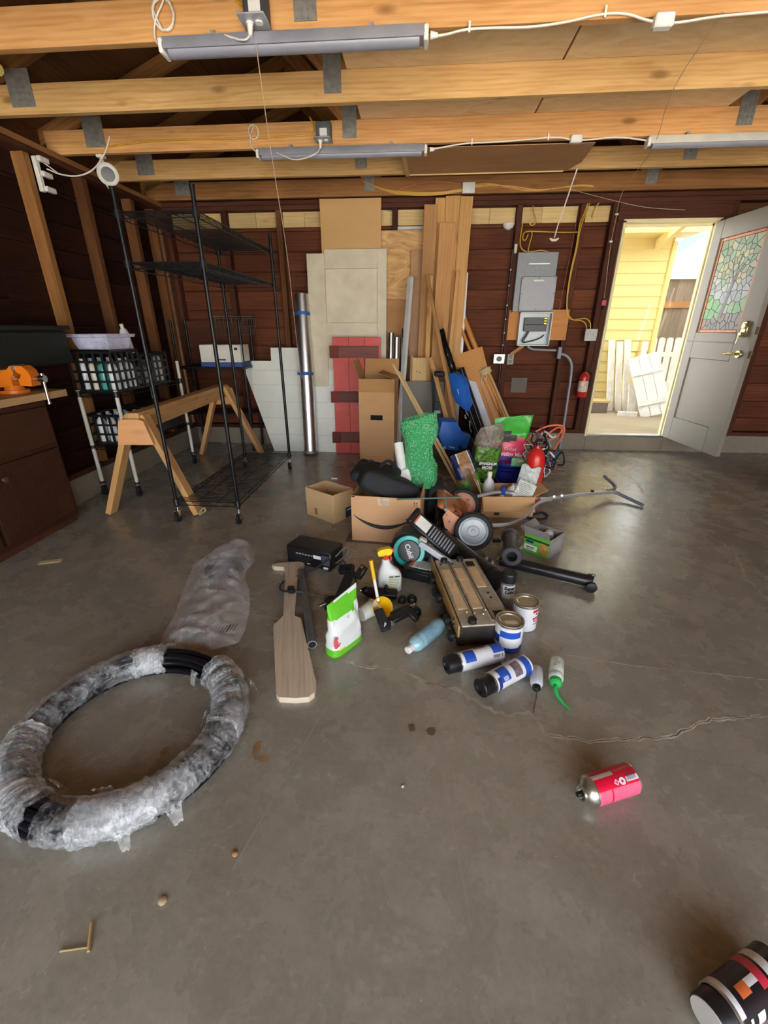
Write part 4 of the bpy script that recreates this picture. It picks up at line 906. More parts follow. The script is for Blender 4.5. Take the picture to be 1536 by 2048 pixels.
# ================================================================== things on the back wall
PGREY = P('panel_grey', '#7f8388', 0.45, 0.1, 0.08, 30); PGREY2 = P('panel_cover_grey', '#8f9096', 0.4, 0.1, 0.05, 10); PLIGHT = P('box_inside_grey', '#b5bdc0', 0.4, 0.1); SCREW = P('screw', '#c8c8c4', 0.3, 0.8)
bp_ = thing('breaker_panel', 'tall grey breaker panel with a raised cover between the studs', 'breaker panel', (1.11, YB, 1.45))
B().box((1.11, 4.945, 1.70), (0.385, 0.075, 0.525), 0.004).build('cabinet', PGREY, bp_, True)
B().box((1.143, 4.895, 1.598), (0.34, 0.022, 0.306), 0.004).build('cover', PGREY2, bp_, True)
B().box((1.13, 4.906, 1.862), (0.20, 0.004, 0.006)).build('latch_slot', SCREW, bp_, True)
B().box((1.14, 4.8835, 1.715), (0.10, 0.001, 0.012)).build('label_strip', P('label_cream', '#d8d4c0', 0.5), bp_, True)
for x, zz in ((0.985, 1.735), (1.143, 1.738), (1.30, 1.735), (0.985, 1.46), (1.143, 1.458), (1.30, 1.46), (0.985, 1.6), (1.30, 1.6)): B().cyl((x, 4.884, zz), (x, 4.881, zz), 0.005, n=8).build('screw', P('dark_screw', '#3a3a3c', 0.4, 0.6), bp_, True)
pb = thing('backing_plywood', 'orange plywood backing board behind the open breaker box', 'plywood', (1.2, YB, 1.17))
B().box((1.203, 4.972, 1.314), (0.605, 0.012, 0.29), 0.001).build('board', SHEET('orange_ply', '#cf9052', '#b87a40', 6, 0.6, 2, 160, .2), pb, True)
for x in (0.92, 1.48):
    for zz in (1.19, 1.43): B().cyl((x, 4.966, zz), (x, 4.963, zz), 0.005, n=8).build('screw', P('dark_screw', '#3a3a3c', 0.4, 0.6), pb, True)
ob = thing('open_breaker_box', 'open grey breaker box showing black breakers and cables', 'breaker box', (1.16, YB, 1.115))
bx0, bx1, bz0, bz1 = 0.998, 1.322, 1.115, 1.432
B().box((1.16, 4.962, 1.274), (0.32, 0.004, 0.315)).build('back', PLIGHT, ob, True)
for (c, d) in (((bx0 + .004, 4.925, 1.274), (.008, .085, .317)), ((bx1 - .004, 4.925, 1.274), (.008, .085, .317)), ((1.16, 4.925, bz0 + .004), (.324, .085, .008)), ((1.16, 4.925, bz1 - .004), (.324, .085, .008))): B().box(c, d).build('side', P('box_rim', '#c8ccc8', 0.4, 0.1), ob, True)
for zz in (1.352, 1.286):
    bk = B().box((1.17, 4.94, zz), (0.23, 0.04, 0.064), 0.003).build('breaker', P('breaker_black', '#2c2d30', 0.4), ob, True)
for zz in (1.375, 1.352, 1.328): B().box((1.262, 4.916, zz), (0.03, 0.012, 0.014), 0.003).build('copper_lug', P('gold_lug', '#d8a23a', 0.25, 0.9), ob, True)
B().tube(smooth([(1.10, 4.93, 1.26), (1.08, 4.92, 1.21), (1.05, 4.925, 1.18), (1.06, 4.93, 1.145), (1.10, 4.925, 1.15), (1.17, 4.93, 1.165), (1.25, 4.93, 1.195), (1.27, 4.935, 1.22)], 2), 0.006, 6).build('cable', P('cable_black', '#26272a', 0.5), ob, True)
B().tube(smooth([(1.12, 4.935, 1.26), (1.09, 4.93, 1.20), (1.07, 4.93, 1.17), (1.08, 4.93, 1.14)], 2), 0.006, 6).build('cable', P('cable_grey', '#6a6d72', 0.5), ob, True)
WB_ = WOOD('block_pine', '#c98f58', '#a87040', 0.6)
tag(board('wood_block', (0.955, 4.962, 1.025), (1.08, 4.962, 1.115), 0.035, 0.025, WB_), 'small diagonal wood block under the open breaker box', 'wood block')
def duplex(x, zz, w_, h_, mt, lab, kind):
    t = thing('wall_outlet', lab, 'outlet', (x, YB, zz))
    B().box((x, 4.966, zz), (w_, 0.02, h_), 0.004).build('plate', mt, t, True)
    if kind == 'round': B().cyl((x, 4.957, zz), (x, 4.935, zz), 0.028, 0.026, 18).build('socket', P('black_plastic', '#16161a', 0.4), t, True)
    elif kind == 'duplex':
        for s in (-1, 1): B().box((x, 4.955, zz + s * 0.022), (0.03, 0.006, 0.028), 0.003).build('socket', P('socket_grey', '#5a5c5a', 0.4), t, True)
    else:
        for s in (-1, 1): B().box((x + s * 0.024, 4.953, zz), (0.010, 0.014, 0.022), 0.002).build('toggle', WPL, t, True)
    return t
duplex(0.842, 0.982, 0.118, 0.098, P('steel_plate', '#d4d4cc', 0.35, 0.3), 'square silver outlet with a round black socket', 'round')
duplex(0.962, 0.978, 0.070, 0.108, P('aged_plate', '#8a8c80', 0.45), 'grey duplex outlet beside the silver outlet', 'duplex')
duplex(1.753, 1.22, 0.122, 0.115, P('switch_plate', '#b4b6b0', 0.45), 'grey double switch plate beside the door frame', 'switch')
tag(B().box((0.895, 4.964, 2.00), (0.028, 0.03, 0.08), 0.004).build('sensor_block', P('ivory', '#c8c2b0', 0.5)), 'small ivory block above the breaker panel', 'sensor')
dm = thing('bell_dome', 'white half dome fixed under the new board by a stud', 'dome', (0.82, YB + .06, 2.21))
B(Matrix.Translation((0.82, 5.05, 2.225)) @ Matrix.Rotation(R(180), 4, 'X')).lathe([(0.0, .055), (.02, .052), (.045, .035), (.062, 0.0), (0, 0)], 20).build('shell', WPL, dm, True)
CONDM = P('conduit_grey', '#8e9094', 0.45, 0.3)
cd = thing('conduit', 'grey conduit curving from the breaker box down to the floor', 'conduit', (1.62, YB, 0))
B().tube(smooth([(1.12, 4.94, 1.11), (1.16, 4.94, 1.08), (1.28, 4.94, 1.075), (1.42, 4.945, 1.07)], 3), 0.014, 10).build('upper_run', CONDM, cd, True)
B().box((1.455, 4.945, 1.045), (0.04, 0.05, 0.12), 0.006).build('elbow_box', PGREY, cd, True)
B().tube(smooth([(1.46, 4.945, 1.04), (1.54, 4.945, 1.02), (1.60, 4.945, 0.95), (1.615, 4.945, 0.85), (1.62, 4.945, 0.6), (1.625, 4.948, 0.3), (1.625, 4.95, 0.01)], 3), 0.016, 10).build('lower_run', CONDM, cd, True)
fx = thing('wall_extinguisher', 'small red fire extinguisher hung beside the door frame', 'fire extinguisher', (1.742, 4.92, 0.60))
FRED = P('extinguisher_red', '#b82a20', 0.3, 0, 0.06)
B(Matrix.Translation((1.742, 4.905, 0.60))).lathe([(0, 0), (.045, .002), (.05, .01), (.05, .21), (.042, .235), (.022, .25), (.018, .262), (0, .262)], 22).build('cylinder', FRED, fx, True)
B(Matrix.Translation((1.742, 4.905, 0.60))).lathe([(.0505, .06), (.0506, .17)], 22, mif=None).build('label', P('ext_label', '#d8c8b8', 0.5, 0, 0.5, 60), fx, True)
B().cyl((1.742, 4.905, .86), (1.742, 4.905, .885), 0.014, n=12).box((1.735, 4.885, .89), (.016, .07, .010), .003).box((1.735, 4.88, .872), (.014, .06, .007), .002).build('valve', P('black_plastic', '#16161a', 0.4), fx, True)
B().tube(smooth([(1.75, 4.88, .87), (1.80, 4.88, .86), (1.805, 4.885, .80), (1.80, 4.89, .70)], 2), 0.008, 7).build('hose', RUB, fx, True)
for k, (pts_, lab) in enumerate((([(1.52, 4.975, 2.36), (1.50, 4.97, 2.28), (1.47, 4.966, 2.2), (1.475, 4.966, 2.0), (1.455, 4.966, 1.85), (1.45, 4.966, 1.62), (1.47, 4.966, 1.44), (1.52, 4.966, 1.36), (1.60, 4.966, 1.37), (1.68, 4.966, 1.38), (1.73, 4.966, 1.34), (1.74, 4.966, 1.27)], 'yellow wire looping highest into the double switch'),
        ([(1.54, 4.975, 2.36), (1.51, 4.965, 2.28), (1.48, 4.962, 2.15), (1.482, 4.962, 2.0), (1.46, 4.962, 1.8), (1.455, 4.962, 1.6), (1.475, 4.962, 1.43), (1.55, 4.962, 1.355), (1.64, 4.962, 1.36), (1.69, 4.962, 1.32), (1.70, 4.962, 1.27)], 'yellow wire following the stud into the double switch'),
        ([(1.62, 4.975, 2.36), (1.585, 4.97, 2.32), (1.57, 4.968, 2.25)], 'short yellow wire end above the switch stud'),
        ([(0.94, 4.97, 2.22), (0.93, 4.965, 2.10), (0.935, 4.965, 2.02), (0.98, 4.962, 1.975), (1.06, 4.96, 1.97), (1.14, 4.955, 1.985), (1.22, 4.95, 1.965)], 'yellow wire dropping from the stud into the breaker panel'),
        ([(1.46, 4.968, 2.13), (1.3, 4.965, 2.13), (1.10, 4.962, 2.14), (0.98, 4.96, 2.145), (0.95, 4.96, 2.12), (0.955, 4.96, 2.07), (0.985, 4.958, 2.07), (1.0, 4.956, 2.12)], 'yellow wire running level above the breaker panel'),
        ([(1.03, 4.958, 2.14), (1.04, 4.956, 2.11), (1.02, 4.95, 2.03), (1.015, 4.95, 1.965)], 'short yellow wire into the top of the breaker panel'),
        ([(1.03, 5.02, 2.36), (1.03, 4.985, 2.30), (1.06, 4.98, 2.25), (1.065, 4.98, 2.21), (1.03, 4.98, 2.19), (1.005, 4.98, 2.21), (1.0, 4.98, 2.24)], 'yellow wire loop hanging under the new boards'),
        ([(1.44, 4.965, 2.34), (1.435, 4.962, 2.1), (1.415, 4.96, 1.8), (1.40, 4.96, 1.55), (1.395, 4.96, 1.47)], 'red brown wire running down to the backing board'))):
    cable('wall_wire', pts_, 0.0055 if k < 7 else 0.004, YW if k < 7 else P('red_brown_wire', '#7c3a2c', 0.5), lab, 'wire')
cable('loop_wire', [(1.395, 4.96, 1.46), (1.40, 4.955, 1.53), (1.36, 4.952, 1.56), (1.31, 4.95, 1.54), (1.30, 4.95, 1.47)], 0.004, P('red_wire', '#9a3c30', 0.5), 'red wire bow beside the grey panel cover', 'wire')
dp_ = thing('cable_run', 'thin black cable with white staples down the stud left of the panel', 'cable', (0.895, 4.97, 1.1))
B().tube([(0.872, 4.974, 2.0), (0.870, 4.974, 1.5), (0.868, 4.974, 1.05), (0.868, 4.974, 0.5)], 0.004, 5).build('cord', BPL, dp_, True)
for zz in (1.82, 1.68, 1.50, 1.37, 1.24, 1.12): B().box((0.871, 4.968, zz), (0.014, 0.010, 0.014), .003).build('staple', WPL, dp_, True)

# ================================================================== leaned against the back wall
def lean(name, x0, x1, z1, yb, yt, t, mt, lab, cat, z0=0.0, poly=None, skew=0.0, group=None):
    """a sheet standing on the floor at depth yb, its top at depth yt; outline in its own plane"""
    a = math.atan2(yt - yb, z1 - z0); T = Matrix.Translation((0, yb, z0)) @ Matrix.Rotation(-a, 4, 'X') @ ROTX
    k = 1 / math.cos(a)
    pl = poly or [(x0, 0), (x1, 0), (x1 + skew, (z1 - z0)), (x0 + skew, (z1 - z0))]
    return B(T).prism([(x, y * k) for x, y in pl], t), T, k
WPAN = P('white_hardboard', '#e2e5dc', 0.4, 0, 0.08, 3)
wp = thing('notched_panel', 'white notched panel with a slanted left edge leaning on the back wall', 'panel', (-1.3, 4.7, 0))
b, T, k_ = lean('p', 0, 0, 1.09, 4.66, 4.86, 0.006, WPAN, '', '', poly=[(-1.625, 0), (-0.90, 0), (-0.885, 1.09), (-1.62, 1.09), (-1.62, 0.955), (-1.955, 0.955)])
b.build('sheet', WPAN, wp, True)
for zz in (0.18, 0.36, 0.53, 0.71, 0.86):
    xl = -1.625 - 0.33 * zz / 0.955
    B(T).box(((xl - .9) / 2, zz * k_, 0.0066), (-0.90 - xl - .02, 0.003, 0.0012)).build('score_line', P('score_line', '#b0b4aa', 0.5), wp, True)
DUCT = P('bright_duct', '#dcdee0', 0.34, 1.0, 0.1, 3, 0.0, 50, 0, 0.5, (8, 8, 1))
dt = thing('metal_duct', 'shiny rolled metal duct with blue tape leaning on the back wall', 'duct', (-1.19, 4.55, 0))
D0, D1 = Vector((-1.18, 4.56, 0.005)), Vector((-1.235, 4.84, 1.60)); 
dT = frame(D0, D1) ; LD = (D1 - D0).length
b = B(); b.cyl(D0, D1, 0.073, n=32, caps=False); b.cyl(D0, D1, 0.0715, n=32, caps=False); b.build('pipe', DUCT, dt, True)
for f in (0.52, 0.885):
    q = D0.lerp(D1, f); b = B(); d_ = (D1 - D0).normalized(); b.cyl(q - d_ * .016, q + d_ * .016, 0.0755, n=32, caps=False); b.build('blue_tape', P('blue_tape', '#2f62a8', 0.55), dt, True)
    B().box(tuple(q + Vector((-.082, 0, .005))), (.03, .004, .028)).build('tape_tail', P('blue_tape', '#2f62a8', 0.55), dt, True)
b = B(); b.cyl(D0, D0 + (D1-D0).normalized() * .03, 0.076, n=32, caps=False); b.build('collar', GALV, dt, True)
# beige cabinet door panel
BEI = P('beige_paint', '#cfc5ad', 0.5, 0, 0.14, 6, 0.1, 30)
bd = thing('beige_door', 'old beige panelled door standing behind the red board', 'door panel', (-0.75, 4.8, 0))
def leanbox(par, nm, x0, x1, z0, z1, yb, sl, t, mt, bev=0.002):
    a = math.atan(sl); T = Matrix.Translation((0, yb, 0)) @ Matrix.Rotation(-a, 4, 'X')
    k = 1 / math.cos(a)
    return B(T).box(((x0 + x1) / 2, -t / 2, (z0 + z1) / 2 * k), (x1 - x0, t, (z1 - z0) * k), bev).build(nm, mt, par, True)
SLB = 0.06
leanbox(bd, 'stile', -1.165, -0.985, 0.01, 1.965, 4.77, SLB, 0.03, BEI); leanbox(bd, 'stile', -0.455, -0.36, 0.01, 2.0, 4.77, SLB, 0.03, BEI)
leanbox(bd, 'rail', -0.985, -0.455, 1.83, 2.0, 4.77, SLB, 0.03, BEI); leanbox(bd, 'rail', -0.985, -0.455, 1.02, 1.335, 4.77, SLB, 0.03, BEI); leanbox(bd, 'rail', -0.985, -0.455, 0.01, 0.3, 4.77, SLB, 0.03, BEI)
leanbox(bd, 'panel', -0.985, -0.455, 1.335, 1.83, 4.778, SLB, 0.016, BEI); leanbox(bd, 'panel', -0.985, -0.455, 0.3, 1.02, 4.778, SLB, 0.016, BEI)
TANB = SHEET('tan_fibreboard', '#cda672', '#c0985f', 3, 0.6, 0.5, 200, .35)
tag(leanbox(None, 'fibreboard_sheet', -1.02, -0.42, 1.0, 2.43, 4.90, 0.012, 0.008, TANB), 'tan fibreboard sheet standing highest, behind the beige door', 'board')
REDM = P('red_paint', '#c8443a', 0.5, 0, 0.16, 7, 0.12, 30); CLEAT = WOOD('worn_cleat', '#8a5850', '#5a3834', 0.7, 1.0, 0.4)
rd = thing('red_batten_door', 'red board door with worn brown cleats leaning on the white panel', 'board door', (-0.75, 4.64, 0))
for i in range(3): leanbox(rd, 'plank', -0.905 + i * 0.165, -0.905 + (i + 1) * 0.165 - .0015, 0.0, 1.20, 4.635, 0.06, 0.02, REDM)
for zz in (0.18, 0.61, 1.06):
    leanbox(rd, 'cleat', -0.925, -0.43, zz - .056, zz + .056, 4.612, 0.06, 0.02, CLEAT); leanbox(rd, 'cleat_end', -0.935, -0.845, zz - .058, zz + .058, 4.592, 0.06, 0.012, WOOD('red_cleat', '#8a3c34', '#5e2a28', 0.7))
PLY2 = SHEET('swirl_plywood', '#d8b078', '#a87c48', 6, 0.55, 5.0, 160, .15)
tag(leanbox(None, 'plywood_sheet', -0.42, 0.02, 0.0, 2.165, 4.87, 0.035, 0.014, PLY2), 'swirl-grained plywood sheet standing right of the beige door', 'plywood')
tag(leanbox(None, 'plywood_offcut', -0.36, -0.13, 0.02, 1.555, 4.83, 0.035, 0.012, SHEET('offcut_ply', '#a87c50', '#94683e', 5, .6)), 'brown offcut before the plywood, behind the metal tubes', 'plywood')
tag(leanbox(None, 'brown_panel', -0.125, 0.04, 0.0, 1.99, 4.835, 0.03, 0.010, HB), 'dark brown hardboard strip beside the tall planks', 'board')
PLK = WOOD('cedar_plank', '#cc9a64', '#b07c4c', 0.65, 1, 0.35, 0.25, 0.25, 0.12); PLK2 = WOOD('fir_plank', '#d8a868', '#bd884c', 0.6, 1, 0.5, 0.3, 0.15, 0.1); PALEW = WOOD('pale_stick', '#dcc08c', '#c0a06a', 0.6, 1, 0.25, 0.3, 0.1, 0.08)
for p0, p1, w, t, mt, lab in (((0.02, 4.66, .0), (0.055, 4.83, 2.345), .125, .022, PLK, 'tall cedar plank, leftmost of the upright planks'),
        ((0.14, 4.80, .0), (0.155, 4.90, 2.41), .12, .022, PLK2, 'tall fir plank behind the cedar plank'),
        ((0.30, 4.80, .0), (0.26, 4.88, 2.42), .14, .022, PLK2, 'tall wide fir plank in the middle of the lumber'),
        ((0.33, 4.78, .0), (0.385, 4.86, 2.41), .115, .024, PLK2, 'tall fir plank, rightmost of the upright planks'),
        ((0.16, 4.64, .0), (0.215, 4.80, 2.19), .15, .022, PLK, 'cedar plank in front of the fir planks'),
        ((0.24, 4.55, .0), (0.335, 4.78, 1.79), .035, .05, PLK2, 'narrow fir strip leaning left of the white board'),
        ((0.06, 4.50, .0), (0.075, 4.74, 1.75), .045, .03, PLK2, 'thin fir stick before the cedar plank')):
    tag(board('lumber_plank', p0, p1, w, t, mt), lab, 'plank', 'planks upright against the back wall')
tag(leanbox(None, 'white_board', 0.32, 0.445, 0.02, 1.79, 4.86, 0.02, 0.018, P('white_melamine', '#d4d4d0', 0.4)), 'white melamine strip behind the slanted wooden pole', 'board')
tag(board('white_trim', (-0.215, 4.45, .0), (-0.118, 4.72, 1.74), 0.05, 0.035, P('white_gloss', '#c8cacc', 0.35), None, (-1, -1, 0)), 'white trim length leaning beside the metal tubes', 'trim')
# metal tubes
TUBM_ = P('dull_tube', '#a09a90', 0.25, 0.9, 0.3, 6, 0, 50, 0, 0.5, (6, 6, 1))
for (x, y0, y1, h, r, lab) in ((-0.315, 4.63, 4.72, 1.24, 0.030, 'left metal tube behind the tall box'), (-0.255, 4.60, 4.68, 1.20, 0.036, 'middle metal tube behind the tall box, open topped'), (-0.18, 4.62, 4.70, 1.28, 0.034, 'right metal tube behind the tall box')):
    b = B(); b.cyl((x, y0, 0), (x + .01, y1, h), r, n=20, caps=False); b.cyl((x, y0, 0), (x + .01, y1, h), r - .0015, n=20, caps=False); tag(b.build('metal_tube', TUBM_), lab, 'tube', 'metal tubes behind the tall box')
# stub of lumber with nail holes
sl_ = thing('lumber_stub', 'short pine stub with nail holes and two side boards', 'lumber', (0, 4.6, 0))
board('centre_board', (-0.005, 4.54, 0), (-0.005, 4.62, 1.01), 0.15, 0.035, NEWB, sl_); board('side_board', (-0.085, 4.57, 0), (-0.085, 4.65, 1.03), 0.03, 0.05, PLK, sl_); board('side_board', (0.085, 4.57, 0), (0.085, 4.65, 1.0), 0.05, 0.04, PLK, sl_)
for x, zz in ((-.03, .88), (.0, .87), (.02, .845)): B().cyl((x, 4.594, zz), (x, 4.590, zz), .006, n=8).build('nail_hole', BPL, sl_, True)
# pegboard with holes
PEG = SHEET('pegboard', '#c98f4e', '#ba8040', 3, .5, .5, 200, .2)
pgb = thing('pegboard', 'brown pegboard leaning under the tied poles', 'pegboard', (0.65, 4.6, 0))
pgT = frame((0.82, 4.60, 0.0), (0.47, 4.80, 1.06), (0, -1, 0.2)); Lg = (Vector((.82, 4.6, 0)) - Vector((.47, 4.8, 1.06))).length
B(pgT).box((0, 0, 0), (Lg, 0.34, 0.005)).build('sheet', PEG, pgb, True)
hb_ = B(pgT)
for i in range(44):
    for j in range(13): hb_.add([(-Lg/2 + .02 + i*.0255 + dx*.0028, -.155 + j*.0255 + dy*.0028, .0027) for dx, dy in ((1, 0), (.7, .7), (0, 1), (-.7, .7), (-1, 0), (-.7, -.7), (0, -1), (.7, -.7))], [list(range(8))])
hb_.build('peg_holes', P('hole_dark', '#4a3018', 0.9), pgb, True, recalc=False)['kind'] = 'stuff'
# bundle of poles tied with rope
POLE = WOOD('varnished_pole', '#c98d48', '#a86e30', 0.35, 1, 0.1, 0.5, .1, .1)
for p0, p1, r, mt, lab in (((1.10, 4.62, 0.01), (0.36, 4.93, 1.53), 0.028, POLE, 'thick varnished pole, topmost of the tied bundle'), ((1.05, 4.58, 0.01), (0.40, 4.88, 1.30), 0.018, POLE, 'thin dowel at the left side of the tied bundle'), ((1.16, 4.60, 0.01), (0.66, 4.84, 0.98), 0.014, PALEW, 'pale thin dowel at the right side of the tied bundle'), ((1.13, 4.57, .01), (0.62, 4.80, 0.98), 0.016, POLE, 'short dowel at the front of the tied bundle')):
    b = B(); b.cyl((0, 0, 0), ((Vector(p1) - Vector(p0)).length, 0, 0), r, n=14); me = b.mesh('wood_pole', mt); m = frame(p0, p1); m.translation = Vector(p0); tag(link('wood_pole', me, None, False, m), lab, 'pole', 'wooden poles tied with rope')
tag(board('wood_pole', (1.00, 4.56, .01), (0.60, 4.77, .86), 0.045, 0.012, WOOD('speckled_strip', '#d8a070', '#b87848', 0.7)), 'flat speckled strip in the tied bundle of poles', 'strip')
rp_ = thing('rope_tie', 'cream rope lashing round the bundle of poles', 'rope', (0.68, 4.78, 0.87)); ROPE = P('cream_rope', '#d8c49c', 0.8, 0, .2, 60)
bd_ = (Vector((1.10, 4.62, 0)) - Vector((.36, 4.93, 1.53))).normalized(); cR = Vector((0.672, 4.775, 0.89)); u_ = bd_.orthogonal().normalized(); v_ = bd_.cross(u_)
for j in range(5): B().tube([cR + bd_ * (j * .012) + (u_ * math.cos(a) + v_ * math.sin(a)) * (.056 + .003 * (j % 2)) for a in [2*PI*i/20 for i in range(20)]], 0.006, 6, True).build('wrap', ROPE, rp_, True)
B().tube(smooth([cR + Vector((-.02, -.06, -.03)), cR + Vector((-.03, -.07, -.09)), cR + Vector((-.03, -.065, -.15))], 2), 0.005, 6).build('tail', ROPE, rp_, True)
B().tube(smooth([cR + Vector((.0, -.06, -.03)), cR + Vector((.02, -.075, -.07)), cR + Vector((0.005, -.07, -.12)), cR + Vector((-.01, -.07, -.07))], 2), 0.005, 6).build('bow', ROPE, rp_, True)
# black framed picture and white sheet, black wrapped tube, wood sticks
fr = thing('picture_panel', 'black framed panel leaning edge on before the pegboard', 'frame', (0.62, 4.45, 0))
fT = frame((0.74, 4.42, 0.08), (0.40, 4.66, 0.90), (-0.55, -1, 0))
B(fT).box((0, 0, 0), (0.92, 0.10, 0.03), .003).build('edge', BPL, fr, True)
for s in (-1, 1): B(fT).box((0, s * .03, .017), (0.90, .006, .004)).build('silver_line', P('silver_line', '#c8c8c8', .3, .5), fr, True)
ws = thing('foam_sheet', 'white foam sheet corner behind the black frame', 'sheet', (0.65, 4.5, 0))
B(frame((0.80, 4.50, 0.02), (0.46, 4.72, 0.80), (0, -1, .1))).prism([(-.42, -.10), (.36, -.10), (.42, -.02), (.05, .12), (-.42, .12)], .006).build('sheet', P('foam_white', '#d2d6e2', .5), ws, True)
tag(board('white_stick', (0.66, 4.50, .36), (0.44, 4.66, .84), .03, .02, P('white_gloss', '#c8cacc', .35)), 'white painted stick lying on the black frame', 'stick')
bt = thing('wrapped_tube', 'long tube wrapped in shiny black plastic, leaning', 'tube', (0.5, 4.3, 0)); BFILM = P('black_film', '#0e0e10', 0.16, 0, .3, 20, 0.9, 45)
def wob(p0, p1, r, n, amp, seed):
    rr = random.Random(seed); P0 = Vector(p0); P1 = Vector(p1); X = (P1 - P0).normalized(); U = X.orthogonal().normalized(); W_ = X.cross(U)
    def fn(u, v):
        a = 2 * PI * u; q = r * (1 + amp * mnoise.noise(Vector((math.cos(a) * 2, math.sin(a) * 2, v * n * .6 + seed))))
        return P0.lerp(P1, v) + U * (q * math.cos(a)) + W_ * (q * math.sin(a))
    return fn
b = B(); b.grid(wob((0.62, 4.30, 0.10), (0.19, 4.58, 1.27), .030, 40, .45, 2), 14, 46, closed_u=True); b.build('film', BFILM, bt, True)
b = B(); b.cyl((0.205, 4.57, 1.225), (0.185, 4.585, 1.285), .024, n=14, caps=False); b.cyl((0.205, 4.57, 1.225), (0.185, 4.585, 1.285), .019, n=14); b.build('core_end', P('card_core', '#9a7a50', .7), bt, True)
tag(board('long_stick', (0.36, 4.20, 0.44), (0.035, 4.62, 1.75), 0.035, 0.02, WOOD('light_stick', '#cf9f66', '#b07c48', .6), None, (-.3, -1, 0)), 'long light stick slanting before the upright planks', 'stick')
tag(board('short_stick', (0.30, 4.22, 0.40), (0.10, 4.45, 1.02), 0.04, 0.025, WOOD('light_stick2', '#d8ab72', '#b88850', .6), None, (-.3, -1, 0)), 'short light stick behind the black strap of the blue bag', 'stick')
# grey green sheet
tag(leanbox(None, 'grey_sheet', -0.17, 0.25, 0.0, 0.79, 4.46, 0.09, 0.008, P('olive_grey', '#5d594a', 0.5, 0, .1, 3)), 'olive grey sheet leaning behind the green bubble wrap', 'sheet')
# ---- tall cardboard box
CARD = SHEET('cardboard', '#d0a678', '#c29868', 3, 0.7, 0.6, 220, .25); CARDI = SHEET('cardboard_inside', '#bd9260', '#ac8250', 3, 0.75, 0.6, 220, .25); TAPE = FILM('packing_tape', (.86, .76, .6), .35, .15, .2, 20); INK = P('black_ink', '#26242a', 0.7)
def open_box(par, w, d, h, t=0.005, mt=CARD, mi=CARDI, nm='wall'):
    """four cardboard walls and a bottom, local coordinates, origin at the centre of the base"""
    for (c, dd) in (((0, -d/2 + t/2, h/2), (w, t, h)), ((0, d/2 - t/2, h/2), (w, t, h))): B().box(c, dd, .001).build(nm, mt, par)
    for s in (-1, 1): B().box((s * (w/2 - t/2), 0, h/2), (t, d - 2*t, h), .001).build(nm, mt, par)
    B().box((0, 0, t/2 + .001), (w - 2*t, d - 2*t, t)).build('bottom', mi, par)
def flap(par, w, l, T, mt=CARD): B(T).box((0, l/2, 0), (w, l, .004), .001).build('flap', mt, par)
tl = thing('tall_box', 'tall cardboard wardrobe box with hand slot and open flaps', 'cardboard box', (-0.40, 4.39, 0), R(-4))
for (c, dd) in (((0, .16, .42), (.35, .005, .84)), ((-.172, 0, .42), (.005, .32, .84)), ((.172, 0, .42), (.005, .32, .84))): B().box(c, dd, .001).build('wall', CARD, tl)
for (c, dd) in (((0, -.16, .2255), (.35, .005, .451)), ((0, -.16, .669), (.35, .005, .342)), ((-.1175, -.16, .4745), (.115, .005, .047)), ((.1175, -.16, .4745), (.115, .005, .047))): B().box(c, dd, 0).build('wall', CARD, tl)
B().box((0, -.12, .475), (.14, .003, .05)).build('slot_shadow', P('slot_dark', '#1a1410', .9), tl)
flap(tl, .345, .12, mloc((0, -.163, .838), (R(-97), 0, 0)), CARDI)
flap(tl, .31, .17, mloc((-.174, 0, .84), (R(70), 0, R(90))), CARDI); flap(tl, .345, .17, mloc((0, .16, .84), (R(72), 0, 0)), CARDI); flap(tl, .31, .17, mloc((.174, 0, .84), (R(18), 0, R(90))), CARDI)
# ---- smile box
sb = thing('smile_box', 'cardboard box printed with a curved arrow smile, holding a black bag', 'cardboard box', (-0.175, 2.66, 0), R(-5))
SW, SD, SHh = 0.44, 0.36, 0.315
PINKC = SHEET('carton_pink', '#d2a67c', '#c69c72', 3, 0.7, 0.6, 220, .2)
open_box(sb, SW, SD, SHh, .006, PINKC)
def smile_poly():
    up, dn = [], []
    for i in range(25):
        t = i / 24; x = -0.205 + 0.355 * t
        yc = 0.185 - 0.075 * math.sin(PI * min(1, t * .93)) ** 0.8 ; th = 0.022 * math.sin(PI * (0.04 + .9 * t)) + .001
        up.append((x, yc + th * .55)); dn.append((x, yc - th * .7))
    return up + dn[::-1]
B(Matrix.Translation((0, -SD/2 - .0002, 0)) @ ROTX).prism(smile_poly(), .0006).build('printed_smile', INK, sb)
B(Matrix.Translation((0, -SD/2 - .0002, 0)) @ ROTX).prism([(.125, .172), (.175, .20), (.17, .150), (.163, .178)], .0006).build('printed_arrow', INK, sb)
for x in (.182, .198): B(Matrix.Translation((x, -SD/2 - .0002, .268)) @ ROTX).prism([(-.0015, 0), (.0015, 0), (.0015, .018), (.005, .018), (0, .028), (-.005, .018), (-.0015, .018)], .0006).build('printed_up_arrow', INK, sb)
B(Matrix.Translation((.19, -SD/2 - .0002, .262)) @ ROTX).prism([(-.014, 0), (.014, 0), (.014, .0015), (-.014, .0015)], .0006).build('printed_line', INK, sb)
B().box((-.205, -SD/2 - .0008, .308), (.022, .0008, .008)).build('printed_mark', INK, sb)
B().box((-.01, -SD/2 - .001, .285), (.075, .0008, .05)).build('tape', TAPE, sb)
B().box((0, 0, .001), (.52, .42, .002)).build('flat_flap', P('grey_card', '#6a6058', .8), sb)
